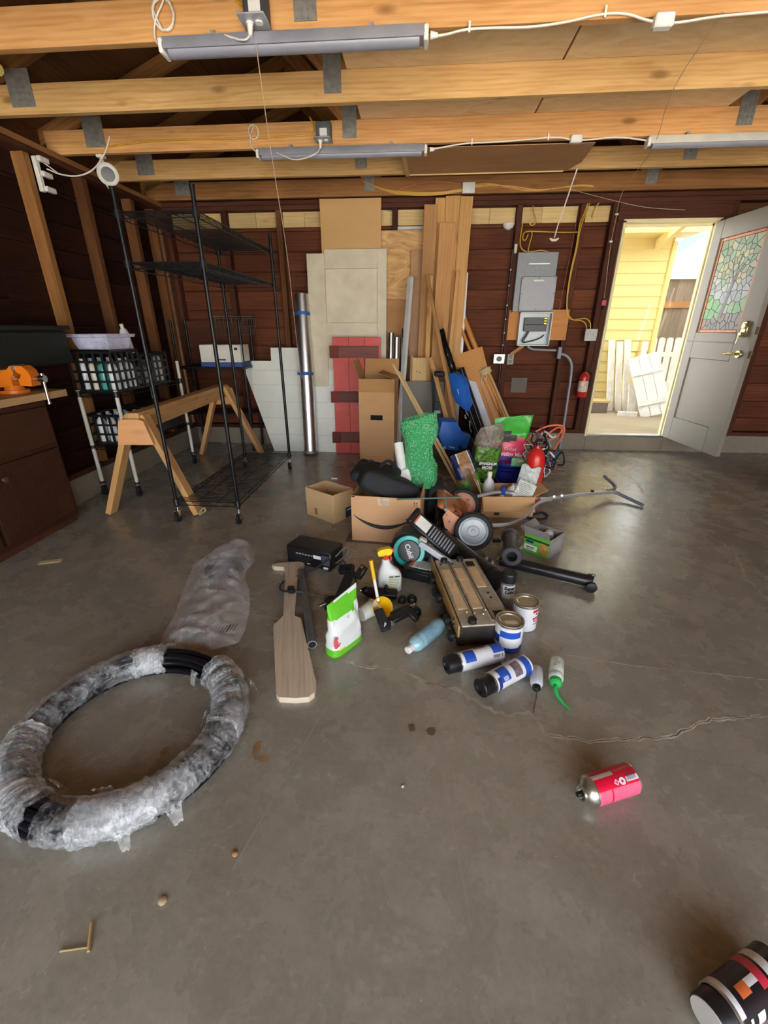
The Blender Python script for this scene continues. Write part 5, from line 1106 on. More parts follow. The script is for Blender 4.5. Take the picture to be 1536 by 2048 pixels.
# ---- black bag in it
FAB = P('black_fabric', '#1a1b22', 0.75, 0, .2, 30, .5, 120)
def pillow(name, par, T, sx, sy, sz, mt, amp=.12, seed=1, n=18, e=0.35, w=True):
    b = B()
    def fn(u, v):
        a = 2*PI*u; ph = -PI/2 + PI*v
        c = lambda t: math.copysign(abs(math.cos(t)) ** e, math.cos(t)); s = lambda t: math.copysign(abs(math.sin(t)) ** e, math.sin(t))
        p = Vector((sx * c(ph) * c(a), sy * c(ph) * s(a), sz * (abs(math.sin(ph)) ** .6) * (1 if ph > 0 else -1)))
        return p * (1 + amp * mnoise.noise(Vector((p.x * 9 + seed, p.y * 9, p.z * 9))))
    b.T = T; b.grid(fn, n * 2, n, closed_u=True); return b.build(name, mt, par, w, ang=60)
bg = thing('black_bag', 'black fabric bag stuffed into the smile box', 'bag', (-0.24, 2.68, 0.1))
pillow('body', bg, mloc((-0.20, 2.68, 0.335), (R(-6), R(24), R(14))), .20, .145, .075, FAB, .07, 3, 18, .22)
pillow('flap', bg, mloc((-0.27, 2.73, 0.385), (R(6), R(12), R(-6))), .15, .13, .04, FAB, .12, 5, 18, .25)
B().tube(smooth([(-0.33, 2.74, .40), (-0.33, 2.78, .455), (-.30, 2.80, .46), (-.29, 2.78, .42)], 2), .008, 6).build('loop', FAB, bg, True)
B().tube(smooth([(-0.26, 2.74, .42), (-0.20, 2.78, .47), (-.16, 2.76, .455), (-.15, 2.73, .42)], 2), .012, 6).build('handle', FAB, bg, True)
# ---- bubble wrap
BUB = bpy.data.materials.new('bubble_green'); BUB.use_nodes = True
N_ = BUB.node_tree.nodes; L_ = BUB.node_tree.links; pb_ = N_['Principled BSDF']; mp_ = coords(N_, L_); vo_ = N_.new('ShaderNodeTexVoronoi'); vo_.inputs['Scale'].default_value = 75; L_.new(mp_.outputs[0], vo_.inputs['Vector'])
r_ = ramp(N_, L_, vo_.outputs['Distance'], [(0.1, hexc('#c4f4d4')), (0.42, hexc('#46bd74'))]); L_.new(r_.outputs[0], pb_.inputs['Base Color']); pb_.inputs['Roughness'].default_value = .12; pb_.inputs['Alpha'].default_value = .78; pb_.inputs['Transmission Weight'].default_value = .1  # pale bubble centres are highlights put into the colour
bump(N_, L_, pb_, vo_.outputs['Distance'], 1.0, .012)
bw = thing('bubble_wrap', 'green bubble wrap roll standing in the smile box', 'bubble wrap', (0.0, 2.78, .2))
def bubfn(u, v):
    # outline from foot to top of a crushed, opened roll
    prof = [(0.00, 0.02, .24), (0.10, .105, .27), (.22, .125, .33), (.36, .115, .41), (.5, .085, .48), (.7, .105, .57), (.85, .125, .66), (1.0, .125, .735)]
    for (a0, w0, z0), (a1, w1, z1) in zip(prof, prof[1:]):
        if v <= a1: t = (v - a0) / (a1 - a0); break
    w = w0 + (w1 - w0) * t; z = z0 + (z1 - z0) * t; a = 2 * PI * u
    cx_ = 0.0 + (0.03 if v < .35 else .03 - .03 * (v - .35)) - .02 * v
    jj = 1 + .22 * mnoise.noise(Vector((math.cos(a) * 1.6, math.sin(a) * 1.6, v * 5)))
    zz = z + (0.035 * math.cos(a) if v > .8 else 0) * (v - .8) * 5 + .01 * mnoise.noise(Vector((a, v * 9, 1)))
    return Vector((cx_ + w * math.cos(a) * jj, 2.83 + .08 * v + w * .55 * math.sin(a) * jj, zz))
b = B(); b.grid(bubfn, 44, 34, closed_u=True); b.build('sheet', BUB, bw, True, ang=70)
pr_ = thing('paper_roll', 'white paper roll beside the bubble wrap', 'roll', (-0.1, 2.9, .3))
b = B(); b.cyl((-0.085, 2.83, .30), (-0.135, 2.90, .56), .036, .032, 18); b.build('roll', P('paper_white', '#dfe2de', .6), pr_, True); pillow('crumple', pr_, mloc((-.085, 2.83, .34), (0, R(-10), 0)), .045, .04, .07, P('paper_white', '#dfe2de', .6), .25, 8, 10)
gr_ = tag(B().cyl((-0.115, 2.44, .321), (0.28, 2.52, .315), .006, n=8).build('green_rod', P('green_rod', '#4a6a5a', .4)), 'thin grey green rod lying across the smile box edge', 'rod')
# ---- small open box
sm_ = thing('small_box', 'small open empty cardboard box left of the smile box', 'cardboard box', (-0.635, 2.905, 0), R(-35))
CARD2 = SHEET('cardboard_tan', '#cfb080', '#c2a274', 3, 0.7, 0.6, 220, .2)
open_box(sm_, .285, .205, .215, .005, CARD2, CARDI)
B().box((-.04, -.1028, .05), (.028, .0006, .05)).build('recycle_mark', P('brown_ink', '#8a6a40', .8), sm_)
B().box((.1428, .055, .045), (.0006, .07, .08)).build('navy_print', P('navy_ink', '#20304c', .6), sm_); B().box((.1432, .055, .065), (.0006, .045, .008)).build('white_print', WPL, sm_)
tag(B().box((-.63, 3.09, .222), (.05, .012, .012), .003).build('tape_scrap', P('tape_scrap', '#d8ccb4', .6)), 'scrap of pale tape on the rim of the small box', 'tape')
# ---- two pale sticks tilted from the pile to the tall box
tag(board('pale_stick', (0.375, 3.42, 0.02), (-0.235, 3.98, 0.99), 0.022, 0.022, PALEW), 'left pale square stick slanting before the tall box', 'stick', 'pale sticks leaning')
tag(board('pale_stick', (0.415, 3.44, 0.02), (-0.185, 3.97, 0.93), 0.022, 0.022, PALEW), 'right pale square stick slanting before the tall box', 'stick', 'pale sticks leaning')
# ---- blue carry bags
BLUEF = P('blue_nylon', '#1f63c0', 0.5, 0, .12, 12, .25, 90); NAVY = P('dark_strap', '#14141c', .7)
bu = thing('blue_bag', 'bright blue bag with black straps leaning in the pile', 'bag', (0.38, 4.35, .1))
pT = frame((0.47, 4.24, .50), (0.34, 4.46, .93), (-.75, -1, .2))
def slab(b, poly, t, T, bulge=.02):
    n = len(poly); cx_ = sum(p[0] for p in poly)/n; cy_ = sum(p[1] for p in poly)/n
    vs = [(x, y, 0) for x, y in poly] + [(cx_ + (x-cx_)*.86, cy_ + (y-cy_)*.86, t) for x, y in poly] + [(cx_ + (x-cx_)*.4, cy_ + (y-cy_)*.4, t + bulge) for x, y in poly]
    b.add(vs, [list(range(n))[::-1], list(range(2*n, 3*n))] + [(i, (i+1) % n, n + (i+1) % n, n + i) for i in range(n)] + [(n + i, n + (i+1) % n, 2*n + (i+1) % n, 2*n + i) for i in range(n)], 0, True, T)
b = B(); slab(b, [(-.22, -.02), (-.16, -.09), (.10, -.10), (.20, -.02), (.23, .10), (.10, .09), (-.12, .05)], .07, pT); b.build('upper_body', BLUEF, bu, True, ang=50)
bu2 = frame((0.20, 4.10, .42), (0.44, 4.16, .34), (-.2, -1, .15))
b = B(); slab(b, [(-.18, .08), (-.02, .12), (.10, .02), (.19, .02), (.20, -.12), (.10, -.17), (-.05, -.20), (-.17, -.06)], .09, bu2); b.build('lower_body', BLUEF, bu, True, ang=50)
board('strap', (0.17, 4.06, .30), (0.165, 4.10, .66), .045, .012, NAVY, bu); board('strap', (0.16, 4.24, .40), (0.13, 4.42, .88), .035, .02, NAVY, bu); board('strap', (0.24, 4.03, .40), (0.42, 4.05, .22), .03, .012, NAVY, bu)
B().box((0.185, 4.30, .885), (.10, .07, .05), .015).build('padded_grip', NAVY, bu, True); B().box((.172, 4.052, .57), (.06, .02, .03), .005).build('buckle', P('grey_buckle', '#8a8e92', .5), bu, True)
lettering('O', .030, WPL, bu, bu2 @ mloc((-.05, -.16, .112), (R(6), 0, R(18))), True, bold=.002); B(bu2).box((.02, -.135, .1125), (.055, .010, .001)).build('printed_mark', WPL, bu, True)
B(pT).box((-.02, -.02, .0925), (.05, .008, .001)).build('printed_mark', WPL, bu, True)
pillow('dark_base', bu, mloc((.40, 4.28, .16), (0, 0, .3)), .15, .12, .14, P('dark_nylon', '#17171c', .6, 0, .2, 30, .3), .2, 4, 12)
# ================================================================== the pile, rear half
def axZ(p0, p1, up=(0, -.6, .8)):
    p0 = Vector(p0); Z = (Vector(p1) - p0).normalized(); U = Vector(up); X = U - Z * U.dot(Z)
    X = X.normalized() if X.length > 1e-6 else Z.orthogonal().normalized(); Y = Z.cross(X)
    m = Matrix((X, Y, Z)).transposed().to_4x4(); m.translation = p0; return m
def surfT(A, r, z, ang, spin=0.0):
    c, s = math.cos(ang), math.sin(ang)
    m = Matrix(((-s, 0, c, r * c), (c, 0, s, r * s), (0, 1, 0, z), (0, 0, 0, 1)))
    return A @ m @ Matrix.Rotation(spin, 4, 'Z')
def adiff(a, b): return abs((a - b + PI) % (2 * PI) - PI)
# ---- reel mower
MO = P('mower_orange', '#c07a4e', 0.55, 0, .2, 12, .1, 40); MOP = P('mower_plate', '#d09070', 0.5, 0, .12, 10); HUBG = P('hub_grey', '#9aa0a4', 0.4, 0.2); TIRE = P('tire_black', '#1d1d1f', .75, 0, .2, 30, .4, 80); TUBE_ = P('handle_tube', '#b8babd', 0.32, 0.45, .1, 10)
mw = thing('reel_mower', 'push reel mower with orange frame and silver handle lying in the pile', 'lawn mower', (0.34, 2.68, 0))
for (c, lab) in (((0.365, 2.455, .118), 0), ((0.335, 2.885, .118), 1)):
    A = axZ(c, (c[0] - .01, c[1] - .06, c[2] + .012))
    w_ = B(A).lathe([(.090, -.022), (.112, -.022), (.118, -.012), (.118, .014), (.112, .024), (.092, .024), (.090, -.022)], 40).build('wheel', TIRE, mw, True); PM[w_.name] = Matrix()
    tb_ = B(A)
    for i in range(48):
        a = 2*PI*i/48; tb_.box((.1185, 0, 0), (.005, .007, .034), 0, T=Matrix.Rotation(a, 4, 'Z'))
    t_ = tb_.build('tread', TIRE, w_, True); t_['kind'] = 'stuff'
    B(A).lathe([(0, .016), (.030, .018), (.032, .024), (.036, .024), (.038, .014), (.076, .012), (.080, .018), (.091, .020), (.091, -.016), (0, -.016)], 36).build('hub', HUBG if lab == 0 else MOP, w_, True)
    B(A).lathe([(0, .026), (.012, .026), (.014, .018)], 14).build('axle_cap', HUBG, w_, True)
for y, t in ((2.495, 0), (2.85, 1)):
    B(Matrix.Translation((0, y, 0)) @ ROTX).prism([(.17, .19), (.20, .245), (.26, .20), (.38, .14), (.36, .07), (.27, .05), (.20, .08)], .006).build('side_plate', MOP if t == 0 else MO, mw, True)
for s, (x, zz) in enumerate(((.195, .205), (.215, .16))): B().cyl((x, 2.489, zz), (x, 2.484, zz), .008, n=10).build('bolt', GALV, mw, True)
for k in range(5):
    b = B(); a0 = 2*PI*k/5
    def bl(u, v, a0=a0):
        a = a0 + 1.5 * u; r = .055 + .028 * v; return Vector((.265 + r * math.cos(a), 2.505 + .335 * u, .14 + r * math.sin(a)))
    b.grid(bl, 14, 2); b.grid(lambda u, v: bl(u, 1 - v) + Vector((.003, 0, .002)), 14, 2); b.build('blade', MO, mw, True, recalc=False)
B().cyl((.265, 2.50, .14), (.265, 2.85, .14), .012, n=10).build('reel_shaft', GALV, mw, True)
for yy in (2.56, 2.68, 2.80): B().cyl((.265, yy, .14), (.265, yy + .005, .14), .058, n=16).build('reel_spider', MO, mw, True)
B().cyl((.19, 2.50, .235), (.19, 2.85, .235), .011, n=10).build('tie_bar', TUBE_, mw, True)
pillow('guard', mw, mloc((.20, 2.70, .215), (0, R(25), 0)), .06, .15, .02, MO, .2, 3, 10)
b = B(); b.cyl((.165, 2.52, .05), (.165, 2.84, .05), .028, n=16); b.build('roller', P('roller_wood', '#3a3230', .7), mw, True)
B().tube(smooth([(.40, 2.455, .15), (.48, 2.50, .14), (.60, 2.60, .10), (.74, 2.72, .10), (.84, 2.90, .125), (.92, 2.99, .125), (1.0, 3.04, .12)], 3), .012, 10).build('strut', TUBE_, mw, True)
B().tube(smooth([(.36, 2.87, .16), (.45, 2.92, .18), (.62, 3.00, .19), (.74, 3.02, .16), (.86, 3.01, .135), (.96, 3.05, .122)], 3), .012, 10).build('strut', TUBE_, mw, True)
b = B(); b.tube([(.90, 2.99, .135), (1.25, 3.21, .10), (1.62, 3.42, .055)], .012, 10); hd = b.build('handle_bar', TUBE_, mw, True)
B().tube([(.94, 3.04, .122), (1.3, 3.26, .085), (1.60, 3.44, .055)], .011, 10).build('handle_bar', TUBE_, mw, True)
B().tube(smooth([(1.56, 3.40, .06), (1.63, 3.42, .05), (1.69, 3.36, .03), (1.765, 3.24, .016)], 3), .013, 10).build('grip', P('grip_grey', '#6f7276', .5), mw, True)
B().tube(smooth([(1.56, 3.43, .06), (1.63, 3.47, .058), (1.655, 3.52, .075), (1.60, 3.64, .12)], 3), .013, 10).build('grip', P('grip_grey', '#6f7276', .5), mw, True)
for p in ((1.02, 3.065, .135), (1.09, 3.11, .128)): B().cyl(p, (p[0] - .004, p[1] - .02, p[2] + .006), .008, n=8).build('bolt', CHR, mw, True)
b = B(); b.box((1.40, 3.33, .09), (.02, .02, .02), .004); b.build('clip', BPL, mw, True)
# ---- carton of bottles
bc = thing('bottle_carton', 'torn open carton full of garden bottles behind the mower', 'cardboard box', (0.66, 3.10, 0), R(3))
open_box(bc, .38, .30, .165, .005, CARD)
flap(bc, .37, .11, mloc((0, -.15, .164), (R(-62), 0, R(180)))); flap(bc, .28, .14, mloc((-.19, 0, .165), (R(62), 0, R(90)))); flap(bc, .28, .10, mloc((.19, 0, .165), (R(28), 0, R(-90))))
B().box((-.075, -.1503, .03), (.04, .0008, .022)).build('printed_mark', INK, bc); B().box((-.12, -.1505, .15), (.07, .0008, .025)).build('tape', TAPE, bc); B().box((.08, -.1505, .12), (.05, .0008, .06)).build('tape', TAPE, bc)
def bottle(lab, loc, rot, r, h, body, cap, caph=.03, label=None):
    t = thing('garden_bottle', lab, 'bottle', loc, rot=rot, group='bottles in the torn carton')
    B().lathe([(0, 0), (r * .92, 0), (r, .008), (r, h * .62), (r * .8, h * .78), (r * .38, h * .88), (r * .36, h)], 20).build('body', body, t)
    B().lathe([(r * .42, h - .004), (r * .42, h + caph), (r * .34, h + caph + .004), (0, h + caph + .004)], 16).build('cap', cap, t)
    if label: B().lathe([(r + .0006, h * .18), (r + .0006, h * .55)], 20).build('label', label, t)
    return t
BW_ = P('jug_white', '#dcdedd', .35); 
bottle('white bottle at the back left of the carton, white cap', (0.56, 3.20, .01), (0, 0, 0), .045, .24, BW_, WPL, .02)
bottle('white bottle with a tall blue cap in the carton', (0.63, 3.02, .012), (R(8), 0, 0), .045, .16, BW_, P('cap_blue', '#24469c', .35), .055, P('lab_pale', '#c8ccd0', .5, 0, .3, 60))
jg = thing('white_jug', 'white jug with a moulded handle in the carton', 'jug', (0.72, 3.12, .012), rot=(R(10), 0, R(15)))
B().lathe([(0, 0), (.05, 0), (.056, .01), (.056, .12), (.045, .165), (.02, .19), (.018, .205), (0, .205)], 20).build('body', BW_, jg); B().tube(smooth([(.0, -.02, .20), (.0, -.05, .215), (.0, -.065, .19), (.0, -.058, .15)], 2), .011, 8).build('handle', BW_, jg); B().lathe([(.0568, .03), (.0568, .10)], 20).build('label', P('lab_green', '#8fa090', .5, 0, .5, 50), jg)
mnl = thing('white_manual', 'white printed sheet tilted in the front of the carton', 'booklet', (0.78, 3.03, .15))
mT = mloc((0.79, 3.02, .185), (R(48), R(18), R(-18))); B(mT).box((0, 0, 0), (.13, .15, .006), .001).build('sheet', P('paper', '#d2d8d0', .6), mnl, True)
for i in range(9): B(mT).box((-.005, .055 - i * .013, .0034), (.09 if i % 3 else .06, .0028, .0006)).build('printed_line', P('print_grey', '#5c6464', .7), mnl, True)
gb_ = thing('crumpled_bag', 'silver printed pouch standing at the right of the carton', 'pouch', (0.84, 3.17, 0))
b = B(); pT2 = mloc((.835, 3.165, .20), (R(-8), R(10), R(-12)))
b.T = pT2; b.grid(lambda u, v: Vector((-.07 + .14 * u, .012 * mnoise.noise(Vector((u * 6, v * 6, 2))) - .02 * math.sin(PI * u), -.12 + .25 * v + .012 * math.sin(u * 9) * (v > .9))), 16, 16); b.grid(lambda u, v: Vector((.07 - .14 * u, .03 + .02 * math.sin(PI * u), -.12 + .25 * v)), 16, 16); b.build('pouch', P('pouch_silver', '#c4ccc8', .35, 0, .3, 45, .5, 40), gb_, True)
# strap on floor
tag(B().tube(smooth([(.80, 2.95, .008), (.92, 2.90, .012), (.97, 2.96, .02), (.93, 3.00, .035), (.84, 2.97, .012)], 3), .010, 6).build('black_strap', FAB), 'black webbing strap looping out under the carton', 'strap')
# ---- red tank
tk = thing('red_tank', 'tall red cylinder standing right of the blue bucket', 'cylinder', (0.90, 3.24, 0))
RTK = P('tank_red', '#d22a22', .28, 0, .05)
B(Matrix.Translation((0.90, 3.24, 0))).lathe([(0, 0), (.060, .0), (.066, .010), (.067, .36), (.060, .405), (.040, .44), (.020, .455), (.018, .475), (0, .475)], 30).build('body', RTK, tk, True)
B().cyl((.90, 3.24, .47), (.90, 3.24, .50), .016, n=12).box((.905, 3.225, .505), (.05, .03, .02), .005).build('valve', BPL, tk, True)
# ---- blue bucket with bags
bk_ = thing('blue_bucket', 'dark blue bucket holding soil bags', 'bucket', (0.77, 3.58, 0)); BBL = P('bucket_blue', '#1c2170', .35, 0, .06)
B(Matrix.Translation((0.77, 3.58, 0))).lathe([(0, 0), (.120, .0), (.150, .255), (.158, .258), (.158, .268), (.152, .27), (.146, .262), (.116, .01), (0, .01)], 36).build('pail', BBL, bk_, True)
for zz in (.20, .23): B(Matrix.Translation((0.77, 3.58, 0))).lathe([(.118 + .03 * zz / .26 + .0262, zz), (.150 + .003, zz + .004), (.118 + .03 * zz / .26 + .0262, zz + .008)], 36).build('ridge', BBL, bk_, True)
B().tube(arc((0.77, 3.425, .22), .14, PI * 1.05, PI * 1.95, 18, 'XZ'), .0025, 5).build('bail', P('wire_grey', '#a0a0a4', .3, .8), bk_, True)
def sack(name, lab, T, w, h, d, mats, mif, cat='bag', n=22, m=26, top=.4, seed=1, tilt_top=0.0):
    """a filled, pinched plastic sack: local x width, z height, front towards -y"""
    t = thing(name, lab, cat, tuple(T.translation)); b = B(T); nu = n * 2
    rows_ = []
    for j in range(m + 1):
        v = j / m; dd = d * (math.sin(PI * min(1, .12 + .70 * v)) ** .7) * (1 if v < .75 else max(.03, 1 - (v - .75) / .25)); ww = w * (.94 + .06 * math.sin(PI * v)) * (1 + top * max(0, v - .8))
        row = []
        for i in range(nu):
            a = 2*PI*i/nu; cx_ = math.copysign(abs(math.cos(a)) ** .55, math.cos(a)); sy_ = math.copysign(abs(math.sin(a)) ** .8, math.sin(a))
            q = Vector((ww/2 * cx_, dd/2 * sy_, h * v + tilt_top * cx_ * v * v))
            q += Vector((0, 1, .4)) * (.012 * mnoise.noise(Vector((q.x * 22 + seed, q.z * 16, seed + sy_)))) 
            row.append(q)
        rows_.append(row)
    vs = [p for r_ in rows_ for p in r_]; o = len(b.v); b.v += [b.T @ p for p in vs]
    for j in range(m):
        for i in range(nu):
            c = (rows_[j][i] + rows_[j+1][(i+1) % nu]) / 2
            b.f.append([o + j*nu + i, o + j*nu + (i+1) % nu, o + (j+1)*nu + (i+1) % nu, o + (j+1)*nu + i]); b.mi.append(mif(c.x / w, c.z / h, c.y < 0)); b.sm.append(True)
    b.f.append([o + i for i in range(nu)][::-1]); b.mi.append(0); b.sm.append(False)
    b.build('bag', mats, t, True, ang=70); return t
PINK = P('bag_pink', '#e04868', .35, 0, .06); GRN = P('bag_green', '#3fae3a', .3, 0, .15, 14, .3, 30); BARK = P('bark_window', '#3a342c', .5, 0, .9, 70); PURP = P('bag_purple', '#5c2478', .4)
T = mloc((0.735, 3.60, .10), (R(4), R(4), R(-6)))
def m_pot(x, z, fr):
    if fr and ((x + .12) / .26) ** 2 + ((z - .70) / .085) ** 2 < 1: return 2
    if z > .66 + .05 * math.sin(x * 5): return 1
    if fr and z < .40 and -.4 < x < .15 and z > .30: return 3
    return 0
pm = sack('potting_mix_bag', 'pink and green potting mix bag standing in the blue bucket', T, .29, .53, .13, [PINK, GRN, BARK, PURP], m_pot, 'bag', 22, 40, .5, 3, .03)
lettering('Orchid', .034, WPL, pm, T @ mloc((.01, -.084, .285), (R(90), 0, R(-2))), True); lettering('Potting Mix', .052, WPL, pm, T @ mloc((.02, -.086, .240), (R(90), 0, R(-2))), True, bold=.001, sx=.8)
bx_ = thing('seed_box', 'flat green seed packet at the bucket rim', 'packet', (0.83, 3.46, .25)); B(mloc((.835, 3.425, .285), (R(-10), R(2), R(-3)))).box((0, 0, 0), (.15, .012, .07), .003).build('packet', P('packet_green', '#5aa070', .4, 0, .25, 40), bx_, True)
B(mloc((.835, 3.418, .288), (R(-10), R(2), R(-3))) @ Matrix.Translation((0, -.0015, 0)) @ ROTX).prism([(.022 * math.cos(a), .022 * math.sin(a)) for a in [PI * i / 8 for i in range(9)]], .001).build('printed_sun', P('print_sun', '#d8c468', .5), bx_, True)
# moss bag and bark bag
CLR = FILM('clear_bag', (.30, .26, .20), .5, .10, .7, 30, .35); MOSS = P('moss_print', '#58842e', .4, 0, .95, 46); MDK = P('moss_dark', '#2e3822', .45, 0, .5, 45)
T = mloc((0.54, 3.50, .08), (R(6), R(4), R(10)))
def m_moss(x, z, fr):
    if z > .66: return 0
    if fr and .30 < z < .42 and abs(x) < .40: return 2
    if fr and abs(x) < .46 and z > .05: return 1
    return 2
ms = sack('moss_bag', 'clear topped sphagnum moss bag with green print', T, .235, .50, .13, [CLR, MOSS, MDK], m_moss, 'bag', 22, 36, -.9, 5, .03)
lettering('SPHAGNUM', .032, WPL, ms, T @ mloc((.0, -.084, .205), (R(86), 0, 0)), True, bold=.0012, sx=.85); lettering('MOSS', .034, WPL, ms, T @ mloc((.0, -.083, .170), (R(86), 0, 0)), True, bold=.0012)
BRK = P('bark_print', '#9a7450', .45, 0, .45, 60); NAV = P('bag_navy', '#1b2a56', .35, 0, .1); LEAFP = P('leaf_print', '#5aa03a', .4, 0, .6, 45); WSTR = P('bag_line', '#d8d4c8', .4)
T = mloc((0.47, 3.24, .02), (R(-10), R(-20), R(8)))
def m_bark(x, z, fr):
    if z < .45 and x < .02: return 2
    if x < -.20 and z > .5: return 1
    if x > .36: return 1 if z > .55 else 2
    if abs(x + .17) < .025 or abs(x - .345) < .02: return 3
    return 0
sack('bark_bag', 'tilted bark bag with navy edges and green leaves', T, .17, .40, .10, [BRK, NAV, LEAFP, WSTR], m_bark, 'bag', 24, 36, -.1, 7)
# ---- tangle of wires and orange cord behind the tank
tw = thing('wire_tangle', 'tangle of black, white and blue wires heaped above the red tank', 'wires', (0.98, 3.46, .3))
TW = [P('tangle_black', '#1c1c20', .4), P('tangle_white', '#d4d4d2', .4), P('tangle_blue', '#3c4470', .4), P('tangle_red', '#8c3a34', .4), P('tangle_grey', '#8c8c94', .4)]
rt = random.Random(5)
for i in range(40):
    c = Vector((1.00 + rt.uniform(-.06, .06), 3.44 + rt.uniform(-.05, .05), .40 + rt.uniform(-.14, .07))); pts_ = []
    q = c.copy(); d = Vector((rt.uniform(-1, 1), rt.uniform(-1, 1), rt.uniform(-1, 1)))
    for k in range(9):
        d = (d + Vector((rt.uniform(-1, 1), rt.uniform(-1, 1), rt.uniform(-1, 1))) * .9 + (c - q) * 7).normalized(); q = q + d * .038; pts_.append(q.copy())
    B().tube(smooth(pts_, 2), rt.choice((.004, .005, .007)), 6).build('wire', TW[[0, 1, 0, 2, 4, 3, 1, 0][i % 8]], tw, True)
B().cyl((.965, 3.46, 0.005), (.97, 3.46, .34), .07, .075, 16).build('spool_tub', P('tub_black', '#202026', .5), tw, True)
cable('extension_lead', [(.86, 3.50, .42), (.93, 3.48, .53), (1.03, 3.47, .58), (1.12, 3.47, .585), (1.16, 3.47, .55), (1.13, 3.47, .46), (1.09, 3.47, .38)], .008, P('orange_cord', '#c8582c', .45), 'outer loop of orange cord above the wire tangle', 'cord', 'orange cord loops')
cable('extension_lead', [(.90, 3.47, .38), (.98, 3.46, .46), (1.07, 3.46, .56), (1.13, 3.46, .57), (1.12, 3.46, .51), (1.03, 3.46, .45), (.93, 3.46, .42), (.88, 3.46, .45)], .008, P('orange_cord', '#c8582c', .45), 'inner loop of orange cord above the wire tangle', 'cord', 'orange cord loops')
# ---- dark barbell like rods beside the smile box
dr_ = thing('dumbbell_rod', 'black rod with a rounded knob beside the smile box', 'rod', (0.16, 2.72, 0))
B().cyl((.17, 2.84, .16), (.155, 2.60, .11), .032, .026, 16).build('sleeve', BPL, dr_, True); B().cyl((.155, 2.62, .115), (.15, 2.55, .095), .016, n=12).build('neck', P('gunmetal', '#4a4c50', .35, .6), dr_, True)
B(axZ((.15, 2.56, .095), (.145, 2.49, .075))).lathe([(0, 0), (.024, .002), (.034, .02), (.034, .045), (.024, .062), (0, .066)], 18).build('knob', BPL, dr_, True)
B().tube(smooth([(.20, 2.80, .19), (.16, 2.84, .23), (.12, 2.82, .22), (.11, 2.78, .18)], 2), .009, 7).build('strap_loop', BPL, dr_, True)
pillow('bag_mound', dr_, mloc((.14, 2.98, .14), (0, 0, 0)), .07, .14, .14, P('dark_nylon', '#17171c', .6, 0, .2, 30, .3), .25, 9, 12)
# ================================================================== the pile, front half, and things on the floor
PIPEB = P('black_pipe', '#1a1a1f', .28, 0, .1, 20)
bp1 = thing('black_pipe', 'thick black pipe running from the mower to the chassis', 'pipe', (.30, 2.2, 0))
B().cyl((.165, 2.50, .060), (.425, 1.985, .060), .052, n=28).build('tube', PIPEB, bp1, True)
for f in (0.0, .9, .96): q = Vector((.165, 2.50, .06)).lerp(Vector((.425, 1.985, .06)), f); B().cyl(q, q + Vector((.013, -.026, 0)), .058, n=28).build('ring', BPL, bp1, True)
B().cyl((.415, 2.00, .06), (.43, 1.97, .06), .060, n=28).build('end_flange', BPL, bp1, True)
for k in range(4): B().box((.385 + .012 * k, 2.12 - .022 * k, .125), (.012, .014, .018), .003).build('clamp_tooth', GALV if k % 2 else BPL, bp1, True)
bp2 = thing('black_pipe', 'slim black pipe with a knob end pointing right', 'pipe', (.75, 2.1, 0))
B().cyl((.50, 2.235, .040), (.945, 2.045, .040), .034, n=24).build('tube', PIPEB, bp2, True)
B().cyl((.925, 2.053, .04), (.955, 2.040, .04), .0385, n=24).build('clamp_ring', BPL, bp2, True); B().cyl((.945, 2.044, .05), (.951, 2.042, .085), .010, n=8).build('clamp_bolt', CHR, bp2, True)
b = B(axZ((.935, 2.02, .030), (.93, 1.985, .028))); b.lathe([(0, 0), (.012, 0), (.012, .01), (.030, .012), (.030, .03), (.012, .034), (0, .034)], 12); b.build('knob', BPL, bp2, True)
ft = thing('flanged_tube', 'short grey black tube with a ring flange facing the camera', 'tube', (.575, 2.34, 0))
A = axZ((.61, 2.53, .058), (.545, 2.16, .105)); Lf = (Vector((.61, 2.53, .058)) - Vector((.545, 2.16, .105))).length; GBK = P('grey_black', '#3c3d42', .38, 0, .1, 20)
B(A).lathe([(.046, 0), (.046, Lf - .02), (.030, Lf - .02), (.030, .01)], 28).build('tube', GBK, ft, True)
B(A).lathe([(.030, Lf - .035), (.030, Lf), (.052, Lf), (.057, Lf - .006), (.057, Lf - .028), (.046, Lf - .034)], 32).build('flange', GBK, ft, True); B(A).lathe([(.046, .03), (.056, .025), (.056, .0), (.046, -.004)], 28).build('rear_flange', GBK, ft, True)
B(A).lathe([(0, Lf - .06), (.0302, Lf - .06), (.0302, Lf - .055)], 24).build('bore_plug', P('bore_dark', '#0c0c0e', .7), ft, True)
B().box((.505, 2.42, .075), (.05, .03, .02), .004).build('side_clip', BPL, ft, True); B().cyl((.495, 2.19, .10), (.46, 2.15, .085), .006, n=8).build('clip_wire', CHR, ft, True)
